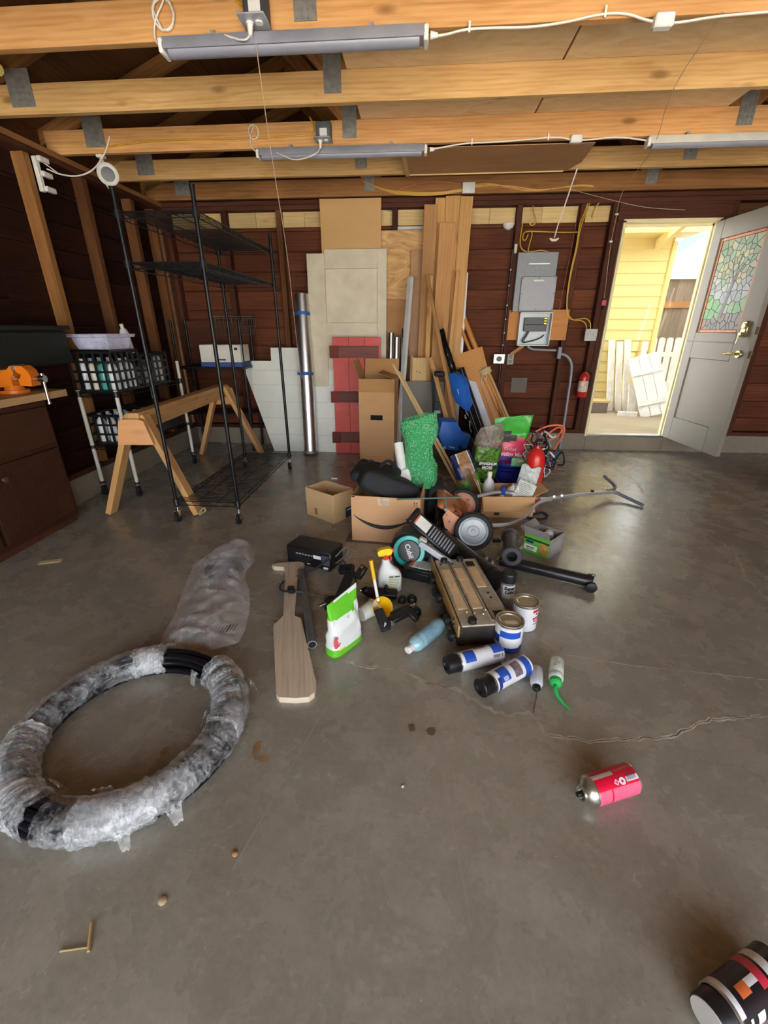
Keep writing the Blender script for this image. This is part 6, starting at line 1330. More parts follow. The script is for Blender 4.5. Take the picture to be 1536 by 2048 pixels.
# ---- green lamp carton
gc = thing('lamp_carton', 'small open carton with green printed front right of the pile', 'carton', (.80, 2.455, 0), R(-42))
GREYC = P('grey_cardboard', '#8c8884', .6); open_box(gc, .165, .185, .125, .003, GREYC, CARDI)
B().box((0, -.0930, .062), (.164, .0008, .122)).build('printed_front', P('lamp_green', '#5aa838', .4, 0, .1), gc); B().box((0, -.0938, .098), (.164, .0008, .012)).build('printed_band', P('lamp_dark', '#20401c', .4), gc)
B().box((-.035, -.0938, .04), (.085, .0008, .035)).build('printed_panel', WPL, gc); B().box((.048, -.0938, .055), (.050, .0008, .08)).build('printed_photo', P('lamp_photo', '#b88c48', .4, 0, .5, 40), gc)
B().box((-.045, -.0938, .08), (.05, .0008, .016)).build('printed_logo', P('lamp_navy', '#203060', .4), gc)
B().box((-.035, -.0944, .044), (.055, .0006, .006)).build('printed_line', INK, gc); B().box((-.040, -.0944, .032), (.040, .0006, .004)).build('printed_line', INK, gc)
for i in range(7): B().box((.0829, -.06 + i * .02, .06), (.0006, .006, .075)).build('printed_bar', P('bar_grey', '#b0acaa', .5), gc)
B(mloc((0, -.092, .125), (R(30), 0, 0))).box((0, .0, .035), (.16, .002, .07)).build('lid_flap', GREYC, gc); flap(gc, .18, .05, mloc((-.083, 0, .125), (R(40), 0, R(90))), GREYC)
tag(B().cyl((.84, 2.50, .006), (.84, 2.50, .10), .03, n=16).lathe([(.03, .10), (.02, .115), (0, .118)], 16, T=Matrix.Translation((.84, 2.50, 0))).build('lamp_bulb', WPL), 'white bulb inside the small green carton', 'bulb')
tag(board('paper_strip', (.66, 2.44, .012), (.72, 2.49, .05), .018, .002, P('paper', '#d2d8d0', .6), None, (0, 0, 1)), 'white paper strip sticking out left of the green carton', 'paper')
# ---- under-desk elliptical with teal ring
el = thing('pedal_exerciser', 'black pedal exerciser with a teal ringed disc', 'exercise machine', (.02, 2.2, 0))
A = axZ((-.028, 2.175, .112), (-.035, 2.11, .132)); TEAL = P('teal_plastic', '#1fa79c', .3); DGR = P('dark_shell', '#26272b', .4)
B(A).lathe([(0, -.04), (.085, -.04), (.100, -.02), (.100, .012), (.092, .020), (.090, .016)], 44).build('disc_shell', DGR, el, True)
B(A).lathe([(.064, .018), (.068, .024), (.088, .024), (.092, .018)], 44, mif=lambda a, z, k: 0).build('teal_ring', TEAL, el, True)
B(A).lathe([(0, .020), (.060, .019), (.064, .015)], 40).build('hub_cover', DGR, el, True)
lettering('Cubii', .040, WPL, el, A @ Matrix.Translation((0, 0, .0215)) @ Matrix.Rotation(R(-90 - 62), 4, 'Z'), True, bold=.0008)
b = B(); b.prism([(-.10, .0), (.25, .0), (.26, .04), (.16, .09), (.08, .16), (-.01, .215), (-.06, .215), (-.11, .16), (-.125, .09)], .10, mloc((-.005, 2.29, .0), (R(90), 0, R(-8)))); b.build('main_shell', DGR, el, True)
RAIL = P('rail_grey', '#a4a7ad', .35, .1)
board('rail', (.03, 2.135, .185), (.262, 2.06, .062), .032, .03, RAIL, el, (-.2, -1, .2)); board('inner_rail', (.09, 2.12, .11), (.24, 2.06, .05), .05, .02, BPL, el, (-.2, -1, .2)); board('inner_block', (.11, 2.10, .085), (.17, 2.075, .055), .04, .02, P('block_grey', '#6c7076', .4), el, (-.2, -1, .2))
B(mloc((.045, 2.15, .192), (R(10), R(28), 0))).box((0, 0, 0), (.045, .03, .035), .006).build('button_cap', P('cap_silver', '#b8b4ae', .35), el, True)
pdT = frame((-.005, 2.245, .285), (.225, 2.20, .095), (.2, -.55, .8)); PED = P('pedal_black', '#1e1e22', .45)
pd_ = B(pdT).box((0, 0, 0), (.315, .105, .03), .010).build('pedal', PED, el, True); PM[pd_.name] = Matrix()
for i in range(9): B(pdT).box((-.03 + i * .019, .0, .017), (.010, .075, .006), .002).build('tread_bar', P('tread_grey', '#8c8e92', .5), pd_, True)
B(pdT).box((-.09, 0, .0155), (.085, .07, .001)).build('warning_label', WPL, pd_, True); B(pdT).box((-.138, 0, .0157), (.008, .07, .001)).build('orange_mark', P('label_orange', '#d8703a', .4), pd_, True)
B(pdT).box((-.165, 0, .012), (.03, .115, .045), .010).build('heel_stop', PED, pd_, True)
# ---- labelled black charger box
cb_ = thing('charger_box', 'flat black box with a white warning label beside the exerciser', 'box', (.045, 2.10, 0), R(-20))
B().box((0, 0, .030), (.185, .16, .055), .008).build('case', BPL, cb_); B().box((0, 0, .062), (.170, .145, .012), .006).build('lid_rim', DGR, cb_)
B().box((.012, -.005, .0690), (.110, .085, .002)).build('label', WPL, cb_); B().box((-.052, -.005, .0692), (.018, .085, .002)).build('orange_stripe', P('label_orange', '#d8703a', .4), cb_)
for i in range(6): B().box((.018, .025 - i * .012, .0705), (.085, .003, .0006)).build('printed_line', P('print_grey', '#5c6464', .7), cb_)
# ---- metal chassis with drawer tracks
CHM = P('chassis_metal', '#bdb6a4', .45, .2, .3, 18, .1, 60); BRS = P('chassis_brass', '#b8975a', .38, .4, .2, 20); TANP = P('punched_tan', '#e2c497', .55, 0, .15, 25); CHD = P('chassis_dark', '#3a3530', .5, .4, .3, 20)
ch = thing('metal_chassis', 'worn metal roller chassis with tan punched strips and black knobs', 'machine part', (.268, 1.815, 0), math.atan2(2.10 - 1.538, .217 - .318))
# local x runs away from the camera along the long side, y to the left
LC, WC, HC = .57, .235, .11
B().box((0, 0, HC / 2), (LC, WC, HC - .01), .004).build('tub', CHD, ch); B().box((0, -.004, HC - .003), (LC, WC - .014, .008), .002).build('deck', CHM, ch)
B().box((0, WC / 2 + .004, HC - .020), (LC + .02, .010, .062), .002).build('brass_edge', BRS, ch); B().box((0, -WC / 2, HC - .004), (LC, .006, .016), .002).build('right_edge', CHM, ch)
for y, x0, x1 in ((.072, -.17, .18), (.002, -.17, .19), (-.072, .0, .19)):
    n_ = 3 if x1 - x0 > .3 else 1
    for i in range(n_):
        a = x0 + (x1 - x0) * i / n_; c = x0 + (x1 - x0) * (i + 1) / n_
        B().box(((a + c) / 2, y, HC + .0025), (c - a - .003, .046, .004), .001).build('tan_strip', TANP, ch)
for y in (.037, -.037):
    B().box((0, y, HC + .003), (LC - .04, .014, .006), .002).build('track', CHM, ch); B().box((0, y, HC + .0066), (LC - .06, .004, .002)).build('track_groove', CHD, ch)
for (x, y) in ((.23, -.075), (-.215, -.080)): B().box((x, y, HC + .0018), (.045, .045, .002)).build('square_port', P('port_dark', '#16140f', .6), ch)
for (x, y) in ((-.05, -.085), (-.09, -.085), (.235, .02), (.235, .085)): B().cyl((x, y, HC + .001), (x, y, HC + .003), .006, n=10).build('bolt_hole', P('port_dark', '#16140f', .6), ch)
KNB = P('knob_black', '#1c1c1e', .45)
for i in range(7):
    x = -.26 + i * .085; k_ = B(axZ((x, WC / 2 + .01, .045 + (.02 if i % 2 else 0)), (x, WC / 2 + .05, .045 + (.02 if i % 2 else 0)), (0, 0, 1))).lathe([(.010, 0), (.010, .008), (.024, .010), (.026, .022), (.020, .030), (.012, .031), (0, .028)], 18).build('side_knob', KNB, ch)
for (x, y) in ((.262, .06), (.268, -.03), (-.262, .055), (-.26, -.085)): B().cyl((x, y, HC), (x, y, HC + .02), .020, .018, 16).build('corner_knob', KNB, ch)
for (x, y) in ((-.19, .06), (-.20, .03), (-.21, -.01), (-.18, -.03)): B().cyl((x, y, HC + .001), (x, y, HC + .007), .007, .005, 10).build('rivet', P('rivet', '#c8b890', .35, .6), ch)
for i, x in enumerate((-.235,)): B().box((x, WC/2 + .012, HC - .012), (.02, .012, .03), .004).build('clasp', CHR, ch)
# ---- cans
def can(name, lab, p0, p1, r, mats, mif, prof_extra=None, up=(0, -.6, .8), cat='can', n=40, rings=24, group=None):
    p0 = Vector(p0); p1 = Vector(p1); A = axZ(p0, p1, up); L_ = (p1 - p0).length
    t = thing(name, lab, cat, tuple(p0), group=group)
    prof = [(0, .004), (r * .82, .006), (r * .9, 0), (r, .003)] + [(r, .003 + (L_ - .006) * i / rings) for i in range(1, rings + 1)] + [(r * .97, L_)]
    B(A).lathe(prof, n, mif=lambda a, z, k: mif(a, z / L_)).build('body', mats, t, True)
    return t, A, L_
def rims(t, A, r, L_, mt):
    for z in (0.0015, L_ - .0015): B(A).lathe([(r * .94, z - .003), (r * 1.015, z - .002), (r * 1.015, z + .002), (r * .94, z + .003)], 36).build('rim', mt, t, True)
STL = P('tin', '#b8b4a8', .28, .9, .1); WHL = P('label_white', '#dcdee2', .35); BLL = P('label_blue', '#2552b4', .35); BLD = P('label_navy', '#1b3a86', .35); REDL = P('label_red', '#c8324a', .35); PNK = P('label_pink', '#e46080', .35, 0, .12, 60); HOT = P('label_hot_red', '#d8103a', .32)
# paint cans
def paint_can(lab, x, y, r, h, rz, mif, mats, lid_lab):
    t, A, L_ = can('paint_can', lab, (x, y, 0), (x, y, h), r, mats, mif, up=(math.sin(rz), -math.cos(rz), 0), group='quart paint cans')
    rims(t, A, r, L_, STL)
    ld0 = B(A).lathe([(r * 1.0, h - .002), (r * .985, h + .004), (r * .92, h + .004), (r * .90, h - .004), (r * .80, h - .004), (r * .78, h + .002), (r * .70, h + .001), (r * .68, h - .003), (0, h - .003)], 40).build('lid', P('tin_lid', '#c0b8a4', .3, .7, .12, 12), t, True)
    PM[ld0.name] = Matrix()
    if lid_lab: B(A).box((r * .25, 0, h - .0022), (r * .35, r * .9, .001)).build('lid_sticker', P('sticker_tan', '#d4c8a4', .6), ld0, True)
    return t, A
def m1(a, z):
    d = (a + PI) % (2*PI) - PI
    if z < .22 + .05 * (d > .6): return 2
    if .56 < z < .80 and -1.0 < d < .6: return 1
    if d < -1.0 and z > .35: return 2 if z < .62 else 0
    if z > .94: return 3
    return 0
p1_, A1_ = paint_can('blue and white paint can with a tan sticker on its lid', .418, 1.545, .060, .135, .1, m1, [WHL, BLL, BLD, STL], True)
def m2(a, z):
    d = (a + PI) % (2*PI) - PI
    if .76 < z < .90 and .1 < d < 1.3: return 1
    if z > .93: return 2
    return 0
p2_, A2_ = paint_can('white paint can with a red label band behind the blue one', .520, 1.695, .058, .132, .2, m2, [WHL, REDL, STL], False)
for (a_, z_, w_, h_, m_) in ((.30, .072, .010, .012, REDL), (.50, .072, .009, .012, REDL), (.70, .072, .010, .012, REDL), (.88, .072, .006, .012, REDL), (.40, .058, .012, .007, REDL), (.66, .058, .012, .007, REDL), (.35, .042, .006, .004, INK), (.55, .042, .008, .004, INK), (.75, .042, .006, .004, INK), (.55, .094, .009, .007, INK)): B(surfT(A2_, .0582, z_, a_)).box((0, 0, 0), (w_, h_, .0008)).build('printed_block', m_, p2_, True)
# lube can
def m3(a, z):
    d = (a + PI) % (2*PI) - PI
    if z > .72: return 2
    if abs(d) < .95 and .30 < z < .70: return 3 if z < .38 else 0 if z > .48 else 0
    return 1
lu, AL, LL = can('lube_can', 'black capped lubricant spray can standing by the chassis', (.468, 1.855, 0), (.468, 1.855, .185), .036, [WHL, P('lube_silver', '#b4bcc4', .25, .4), BPL, P('lube_cream', '#d8d0a0', .4)], m3, up=(.05, -1, 0))
B(AL).lathe([(.0345, .140), (.0345, .188), (.030, .192), (.0, .190)], 30).build('cap', BPL, lu, True); B(AL).lathe([(.0362, .128), (.0375, .132), (.0362, .137)], 30).build('shoulder_ring', STL, lu, True)
lettering('Super', .024, INK, lu, surfT(AL, .0365, .112, 0), True, bold=.0014, shear=.2, wrap=.0365); lettering('Lube', .024, INK, lu, surfT(AL, .0365, .090, .05), True, bold=.0014, shear=.2, wrap=.0365)
# lying spray cans
def spray(lab, p0, p1, r, mif, mats, caplen=.05):
    """p0 base end, p1 shoulder; the cap continues past p1"""
    t, A, L_ = can('spray_can', lab, p0, p1, r, mats, mif, group='spray cans lying on the floor'); rims(t, A, r, L_, STL)
    B(A).lathe([(r * .9, L_), (r * .93, L_ + .004), (r * .93, L_ + caplen), (r * .85, L_ + caplen + .003), (r * .55, L_ + caplen + .003), (r * .52, L_ + caplen - .002), (0, L_ + caplen - .002)], 34).build('cap', BPL, t, True)
    return t, A, L_
def m4(a, z):
    d = (a + PI) % (2*PI) - PI
    if .03 < z < .24 and d > -.1: return 1
    if .68 < z < .90 and -.5 < d < 1.0: return 1
    if .35 < z < .62 and d > .75: return 3
    return 0
s1, AS, LS = spray('blue and white spray can lying nearest the blue paint can', (.370, 1.452, .039), (.190, 1.376, .039), .039, m4, [WHL, BLL, BLD, P('label_photo', '#8a8078', .4, 0, .7, 40)])
for i_ in range(7): B(surfT(AS, .0392, .012 + i_ * .0065, -.45)).box((0, 0, 0), (.012, .0035 if i_ != 1 else .001, .0008)).build('printed_block', INK, s1, True)
def m5(a, z):
    d = (a + PI) % (2*PI) - PI
    if .05 < z < .20: return 1
    if .62 < z < .88 and -.6 < d < .9: return 1
    if .28 < z < .52 and abs(d) < .75: return 3
    if .88 < z < .95 and d < 0: return 2
    return 0
s2, AS2, LS2 = spray('blue and white spray can with a photo label, lying nearer the camera', (.462, 1.388, .039), (.305, 1.275, .039), .039, m5, [WHL, BLL, BLD, P('label_photo2', '#7a6a72', .4, 0, .8, 40)])
for dz in (-.010, -.004, .002, .008): B(surfT(AS2, .0392, .75 * LS2 + dz, -.35)).box((0, 0, 0), (.016, .003, .0008)).build('printed_line', WHL, s2, True)
# small oiler and green spout bottle
OB = P('oiler_white', '#c8d0da', .3); 
oi = thing('oil_bottle', 'small white oiler with a black tip and wire spout', 'bottle', (.485, 1.33, 0)); A = axZ((.505, 1.385, .024), (.478, 1.275, .024))
B(A).lathe([(0, 0), (.018, .001), (.024, .010), (.024, .085), (.020, .098), (.014, .104), (0, .104)], 22).build('body', OB, oi, True); B(A).lathe([(.016, .094), (.016, .112), (.010, .120), (0, .122)], 14).build('tip', BPL, oi, True)
B().tube([A @ Vector((0, 0, .12)), A @ Vector((.0, 0, .15)), (.452, 1.195, .006), (.449, 1.180, .006)], .0028, 6).build('spout', P('wire_brown', '#6a5a4c', .4, .5), oi, True)
gs = thing('spout_bottle', 'clear squeeze bottle with a green cap and long green spout', 'bottle', (.57, 1.38, 0)); A = axZ((.598, 1.435, .029), (.560, 1.315, .029)); SPG = P('spout_green', '#2fb85a', .35); CLB = FILM('clear_bottle', (.78, .84, .76), .7, .2, .1, 12, .6)
B(A).lathe([(0, 0), (.022, .001), (.028, .010), (.028, .088), (.026, .092), (.028, .096), (.028, .112), (.024, .120), (0, .120)], 24).build('body', CLB, gs, True); B(A).lathe([(.0225, .116), (.0225, .138), (.016, .146), (0, .148)], 20).build('cap', SPG, gs, True)
for i, (a, z) in enumerate(((.1, .045), (-.5, .06), (.5, .062))): lettering('O', .016, INK, gs, surfT(A, .0287, z, a), True)
B().tube(smooth([A @ Vector((0, 0, .145)), A @ Vector((0, 0, .170)), (.548, 1.255, .020), (.566, 1.222, .010), (.585, 1.198, .006)], 2), [.008] * 6 + [.007] * 4 + [.006] * 4 + [.004] * 3 + [.002], 8).build('spout', SPG, gs, True)
# pink can
def m6(a, z):
    d = (a + PI) % (2*PI) - PI
    if d > .42: return 2 if (d > .55 and d < .95 and z > .50) else 0
    if d < -.10: return 1 if not (.66 < z < .68 or .76 < z < .775) else 0
    if .04 < z < .32 and -.05 < d < .38: return 3
    return 0
pk, AP, LP = can('spray_can', 'hot pink and red spray can lying alone on the floor', (.668, .925, .042), (.530, .875, .042), .042, [HOT, PNK, P('label_dull', '#c8c0b0', .4), WHL], m6, group='spray cans lying on the floor'); rims(pk, AP, .042, LP, STL)
B(AP).lathe([(.0415, LP), (.040, LP + .006), (.034, LP + .016), (.022, LP + .024), (.0215, LP + .030), (.018, LP + .030), (.017, LP + .024), (0, LP + .022)], 34).build('dome', STL, pk, True); B(AP).cyl((0, 0, LP + .02), (0, 0, LP + .042), .008, .0065, 12).build('valve', BPL, pk, True)
for i in range(9): B(AP).box((.0421, -.0 + .012, LP * .08 + i * .0036), (.0004, .018, .0015 if i % 2 else .0008)).build('barcode_bar', INK, pk, True)
lettering('O', .022, WHL, pk, surfT(AP, .0425, LP * .40, .14, R(90)), True, bold=.002); B(surfT(AP, .0422, LP * .53, .14)).prism([(-.008, 0), (0, -.009), (.008, 0), (0, .009)], .0006).build('hazard_diamond', WHL, pk, True); B(surfT(AP, .0428, LP * .53, .14)).prism([(-.0055, 0), (0, -.0062), (.0055, 0), (0, .0062)], .0004).build('hazard_mark', PNK, pk, True)
# big dark can at the lower right corner
def m7(a, z):
    d = (a + PI) % (2*PI) - PI
    if z > .90: return 1 if d > -.2 else 0
    if .66 < z < .82 and .35 < d < .8: return 3
    if .50 < z < .66 and .40 < d < .85: return 1
    if .36 < z < .50 and d > .2: return 2
    if .22 < z < .34: return 1 if (int(d * 18) % 2 == 0 or d > .3) else 0
    if .50 < z < .88 and d < -.25: return 1 if int(z * 60) % 3 else 0
    if .18 < z < .46 and d < -.1: return 2
    return 0
dk, AD, LDk = can('spray_can', 'dark spray can with red and white print in the lower right corner', (.785, .520, .042), (.632, .445, .042), .042, [P('label_black', '#17151c', .35), WHL, REDL, P('label_orange', '#d8703a', .4)], m7, group='spray cans lying on the floor'); rims(dk, AD, .042, LDk, STL)
B(AD).lathe([(.038, LDk), (.038, LDk + .032), (.036, LDk + .036), (.0, LDk + .036)], 30).build('cap', BPL, dk, True); B(AD).lathe([(0, LDk + .0375), (.034, LDk + .0372), (.0365, LDk + .034)], 30).build('cap_disc', P('cap_grey', '#b0aca4', .4), dk, True)
# ---- blue bottle lying
bb = thing('blue_bottle', 'pale blue liquid bottle with a white cap lying down', 'bottle', (.06, 1.53, 0)); A = axZ((.128, 1.622, .036), (-.002, 1.450, .036)); LB = .225
BLB = P('blue_liquid', '#8fb8c4', .18, 0, .08, 8, 0, 60, .4)
B(A).lathe([(0, 0), (.030, .001), (.036, .010), (.036, .150), (.0345, .154), (.036, .158), (.0345, .162), (.036, .166), (.034, .185), (.024, .203), (.013, .210), (.012, .222), (0, .222)], 28).build('body', BLB, bb, True); B(A).lathe([(.0165, .208), (.0165, .236), (.014, .239), (0, .239)], 18).build('cap', WPL, bb, True)
B(A).lathe([(.0364, .03), (.0364, .145)], 28).build('label', P('label_film', '#7fa6b8', .3, 0, .2, 50), bb, True)
# ---- white spray bottle
sp = thing('trigger_spray', 'white trigger spray bottle with a yellow and red head', 'spray bottle', (-.125, 1.935, 0), R(12)); WJ = P('jug_translucent', '#d4d8d4', .35)
def ovl(z, rx, ry, n=28): return [(rx * math.copysign(abs(math.cos(2*PI*i/n)) ** .7, math.cos(2*PI*i/n)), ry * math.copysign(abs(math.sin(2*PI*i/n)) ** .7, math.sin(2*PI*i/n)), z) for i in range(n)]
sec = [(0, .052, .030, 0), (.006, .062, .036, 0), (.09, .063, .036, 0), (.118, .056, .034, -.004), (.14, .040, .028, -.014), (.165, .024, .022, -.020), (.19, .019, .019, -.022), (.198, .016, .016, -.022)]
b = B(); vs = []; 
for z, rx, ry, ox in sec: vs += [(x + ox, y, zz) for x, y, zz in ovl(z, rx, ry)]
b.add(vs, [list(range(28))[::-1]] + [(28*k + i, 28*k + (i+1) % 28, 28*k + 28 + (i+1) % 28, 28*k + 28 + i) for k in range(len(sec)-1) for i in range(28)], 0, True); b.build('body', WJ, sp, ang=60)
B().box((.02, -.0365, .072), (.062, .001, .072)).build('label', P('label_faint', '#ccd0b8', .45), sp); B().box((.004, -.0373, .102), (.022, .0006, .007)).build('printed_block', INK, sp); B().box((.034, -.0373, .102), (.026, .0006, .007)).build('printed_block', INK, sp)
for i in range(5): B().box((.02, -.0373, .088 - i * .010), (.055 - .006 * (i % 2), .0006, .0022)).build('printed_line', P('print_grey', '#5c6464', .7), sp)
B().box((.0, -.0373, .052), (.016, .0006, .02)).build('printed_mark', P('print_yellow', '#d8cc50', .5), sp)
B(Matrix.Translation((-.022, 0, .192))).lathe([(.019, 0), (.019, .022), (.015, .026), (0, .026)], 18).build('collar', P('spray_red', '#d04030', .35), sp)
YEL_ = P('spray_yellow', '#ecd426', .35)
B(Matrix.Translation((-.022, .014, .212)) @ ROTX).prism([(-.040, .008), (-.034, .0), (.012, .004), (.030, .010), (.034, .034), (.016, .044), (-.026, .038), (-.042, .026)], .028).build('head', YEL_, sp)
B(Matrix.Translation((-.022, .006, .212)) @ ROTX).prism([(.030, .016), (.044, .018), (.044, .036), (.030, .038)], .012).build('nozzle', P('spray_red', '#d04030', .35), sp); B().tube(smooth([(.0, 0, .215), (.008, 0, .198), (.005, 0, .178)], 2), .005, 6).build('trigger', P('spray_red', '#d04030', .35), sp)
# ---- white and green pouch
pch = thing('fertilizer_pouch', 'white stand-up pouch with green top and base and red flowers', 'pouch', (-.295, 1.49, 0), math.atan2(1.544 - 1.392, -.209 + .314))
PW, PD, PH_ = .185, .078, .265
b = B(); nu, nv = 30, 30
def pfn(u, v):
    a = 2*PI*u; c, s = math.cos(a), math.sin(a); cx_ = math.copysign(abs(c) ** .45, c); sy_ = math.copysign(abs(s) ** .6, s)
    d = PD * (1 - v ** 1.6) * (1 + .12 * math.sin(v * 3)) + .003; w = PW * (1 - .10 * math.sin(PI * v * .9) - .02 * v)
    cr = .008 * mnoise.noise(Vector((cx_ * 3, v * 7, sy_))) * (1 - abs(2*v - 1)) * 2
    return Vector((w/2 * cx_, d/2 * sy_ + cr, PH_ * v + .012 * v * cx_))
rowsP = [[pfn(i / nu, j / nv) for i in range(nu)] for j in range(nv + 1)]
b.v += [p for r_ in rowsP for p in r_]
for j in range(nv):
    for i in range(nu):
        c = (rowsP[j][i] + rowsP[j+1][(i+1) % nu]) / 2; x, z = c.x / PW, c.z / PH_
        mi = 1 if (z < .09 + .03 * (x < -.35)) else 1 if (.66 < z < .96 and not (z < .78 and x > .25)) else 2 if (z < .13 and x < -.2) else 0
        b.f.append([j*nu + i, j*nu + (i+1) % nu, (j+1)*nu + (i+1) % nu, (j+1)*nu + i]); b.mi.append(mi); b.sm.append(True)
b.f.append(list(range(nu))[::-1]); b.mi.append(1); b.sm.append(False)
b.build('pouch', [P('pouch_white', '#dfe5e2', .32, 0, .05), P('pouch_green', '#66c22e', .3, 0, .06), P('pouch_yellow', '#e0c040', .35)], pch, ang=70)
rf = random.Random(8)
for i in range(9):
    x, z = -.082 + rf.uniform(-.010, .012), .075 + rf.uniform(-.02, .025); B(mloc((x + .006, -.034 + rf.uniform(-.002, .0), z), (R(90), 0, R(-35)))).lathe([(0, .0022), (.007, .0012), (.008, 0)], 8).build('printed_flower', P('flower_red', '#d04a58', .4), pch)
lettering('C', .018, P('print_pale', '#a8b0b0', .6), pch, mloc((.0, -.034, .165), (R(84), 0, 0)), bold=.0003)
# ---- yellow scoop and white cup
scp = thing('yellow_scoop', 'yellow scoop with a long white and yellow handle on a white cup', 'scoop', (-.15, 1.69, 0))
A = axZ((-.165, 1.725, .030), (-.140, 1.675, .075), (0, 0, 1)); YS = P('scoop_yellow', '#e8b81c', .35)
B(A).lathe([(0, 0), (.020, .002), (.042, .03), (.050, .07), (.0475, .07), (.040, .032), (.019, .006), (0, .005)], 26).build('bowl', YS, scp, True)
B().cyl((-.165, 1.71, .085), (-.185, 1.725, .20), .0075, n=10).build('handle_shaft', WPL, scp, True); B().cyl((-.184, 1.724, .195), (-.20, 1.736, .290), .0085, .0095, 12).build('handle_grip', YS, scp, True)
cu_ = thing('measuring_cup', 'translucent white cup lying behind the yellow scoop', 'cup', (-.22, 1.68, 0)); A = axZ((-.245, 1.655, .040), (-.19, 1.72, .040), (0, 0, 1))
B(A).lathe([(0, 0), (.034, .001), (.040, .085), (.043, .087), (.038, .085), (.032, .006), (0, .005)], 26).build('cup', P('cup_white', '#d8dad0', .35), cu_, True)
# ---- black bracket parts
KB = P('bracket_black', '#1b1b1e', .42, 0, .2, 20); 
def bracket(lab, parts, screws=()):
    t = thing('black_bracket', lab, 'bracket', parts[0][0], group='black brackets among the floor clutter')
    for k, (p0, p1, w, tk) in enumerate(parts): board(('arm', 'jaw', 'foot', 'plate', 'lug')[k % 5], p0, p1, w, tk, KB, t, (0, -.5, 1), .005)
    for (c, d) in screws: B().cyl(c, d, .010, n=12).build('screw', CHR, t, True)
bracket('black bracket standing behind the white pouch', [((-.37, 1.80, .02), (-.33, 1.95, .10), .05, .03), ((-.40, 1.98, .085), (-.32, 1.97, .10), .05, .035), ((-.44, 1.76, .012), (-.32, 1.78, .014), .07, .02), ((-.30, 1.94, .06), (-.26, 1.97, .12), .04, .03)], [((-.43, 1.76, .022), (-.46, 1.745, .012)), ((-.275, 1.95, .10), (-.272, 1.94, .13))])
bracket('black bracket lying under the trigger spray', [((-.24, 1.87, .025), (-.08, 1.86, .025), .045, .035), ((-.26, 1.875, .02), (-.225, 1.87, .04), .03, .04), ((-.14, 1.86, .03), (-.135, 1.85, .085), .02, .015)], [((-.262, 1.878, .028), (-.275, 1.875, .028))])
bracket('black clamp with white print in front of the yellow scoop', [((-.16, 1.655, .075), (-.115, 1.585, .012), .045, .03), ((-.115, 1.62, .03), (-.02, 1.70, .035), .035, .03), ((-.035, 1.715, .05), (.025, 1.665, .02), .03, .03), ((-.10, 1.66, .04), (-.03, 1.71, .055), .03, .02)], [((-.008, 1.715, .05), (.012, 1.735, .055)), ((-.095, 1.615, .035), (-.088, 1.60, .04))])
for (c, r_, lab) in (((-.055, 1.835, .0), .022, 'black knob lying left of the charger box'), ((-.005, 1.845, .0), .026, 'black ribbed knob before the charger box'), ((.02, 1.74, .0), .024, 'black and chrome knob by the clamp')):
    tag(B(Matrix.Translation(c)).lathe([(0, 0), (r_, 0), (r_, .018), (r_ * .8, .026), (r_ * .5, .026), (r_ * .45, .034), (0, .034)], 10).build('loose_knob', KB), lab, 'knob', 'loose knobs on the floor')
B(mloc((-.128, 1.598, .040), (R(50), 0, R(-58)))).box((0, 0, 0), (.03, .018, .001)).build('printed_label', WPL, bpy.data.objects['black_bracket.002'], True)
# ---- black receiver with cable
rc = thing('black_receiver', 'black receiver box with a looping power cable', 'receiver', (-.585, 2.20, 0), math.atan2(2.087 - 2.178, -.456 + .735))
B().box((0, .0, .064), (.295, .15, .115), .006).build('case', P('receiver_black', '#17171a', .35), rc)
for i in range(6): B().box((-.075 + i * .020, -.0755, .082), (.013, .001, .008)).build('port', P('port_grey', '#9a9ca2', .4), rc)
B().box((.06, -.0755, .080), (.05, .001, .022)).build('label', WPL, rc); B().box((.115, -.076, .070), (.05, .002, .06)).build('socket_panel', P('panel_blue_grey', '#4a5058', .4), rc); B().box((.115, -.0775, .022), (.03, .001, .012)).build('small_label', WPL, rc); B().box((.0, -.0758, .026), (.022, .001, .006)).build('printed_mark', WPL, rc)
for s in (-1, 1):
    for q in (-1, 1): B().cyl((s * .13, q * .06, 0), (s * .13, q * .06, .008), .010, n=10).build('foot', RUB, rc)
cable('power_cable', [(-.47, 2.065, .10), (-.56, 2.01, .05), (-.68, 1.98, .012), (-.72, 1.94, .008), (-.70, 1.86, .012), (-.62, 1.81, .045), (-.56, 1.82, .042), (-.47, 1.83, .008), (-.35, 1.85, .006), (-.30, 1.93, .006), (-.32, 2.04, .006), (-.38, 2.12, .03), (-.42, 2.13, .075)], .0045, P('cable_black', '#26272a', 0.5), 'black power cable looping in front of the receiver', 'cable', None, 6, 3)
cable('power_cable', [(-.44, 2.09, .10), (-.40, 2.12, .14), (-.37, 2.16, .13), (-.38, 2.15, .09), (-.44, 2.085, .06)], .004, P('cable_grey', '#6a6d72', 0.5), 'grey cable loop at the right end of the receiver', 'cable')
tag(B(mloc((-.62, 1.815, .055), (0, R(10), R(25)))).box((0, 0, 0), (.035, .05, .025), .006).build('cable_plug', BPL), 'black cable plug resting on the grey pipe', 'plug')
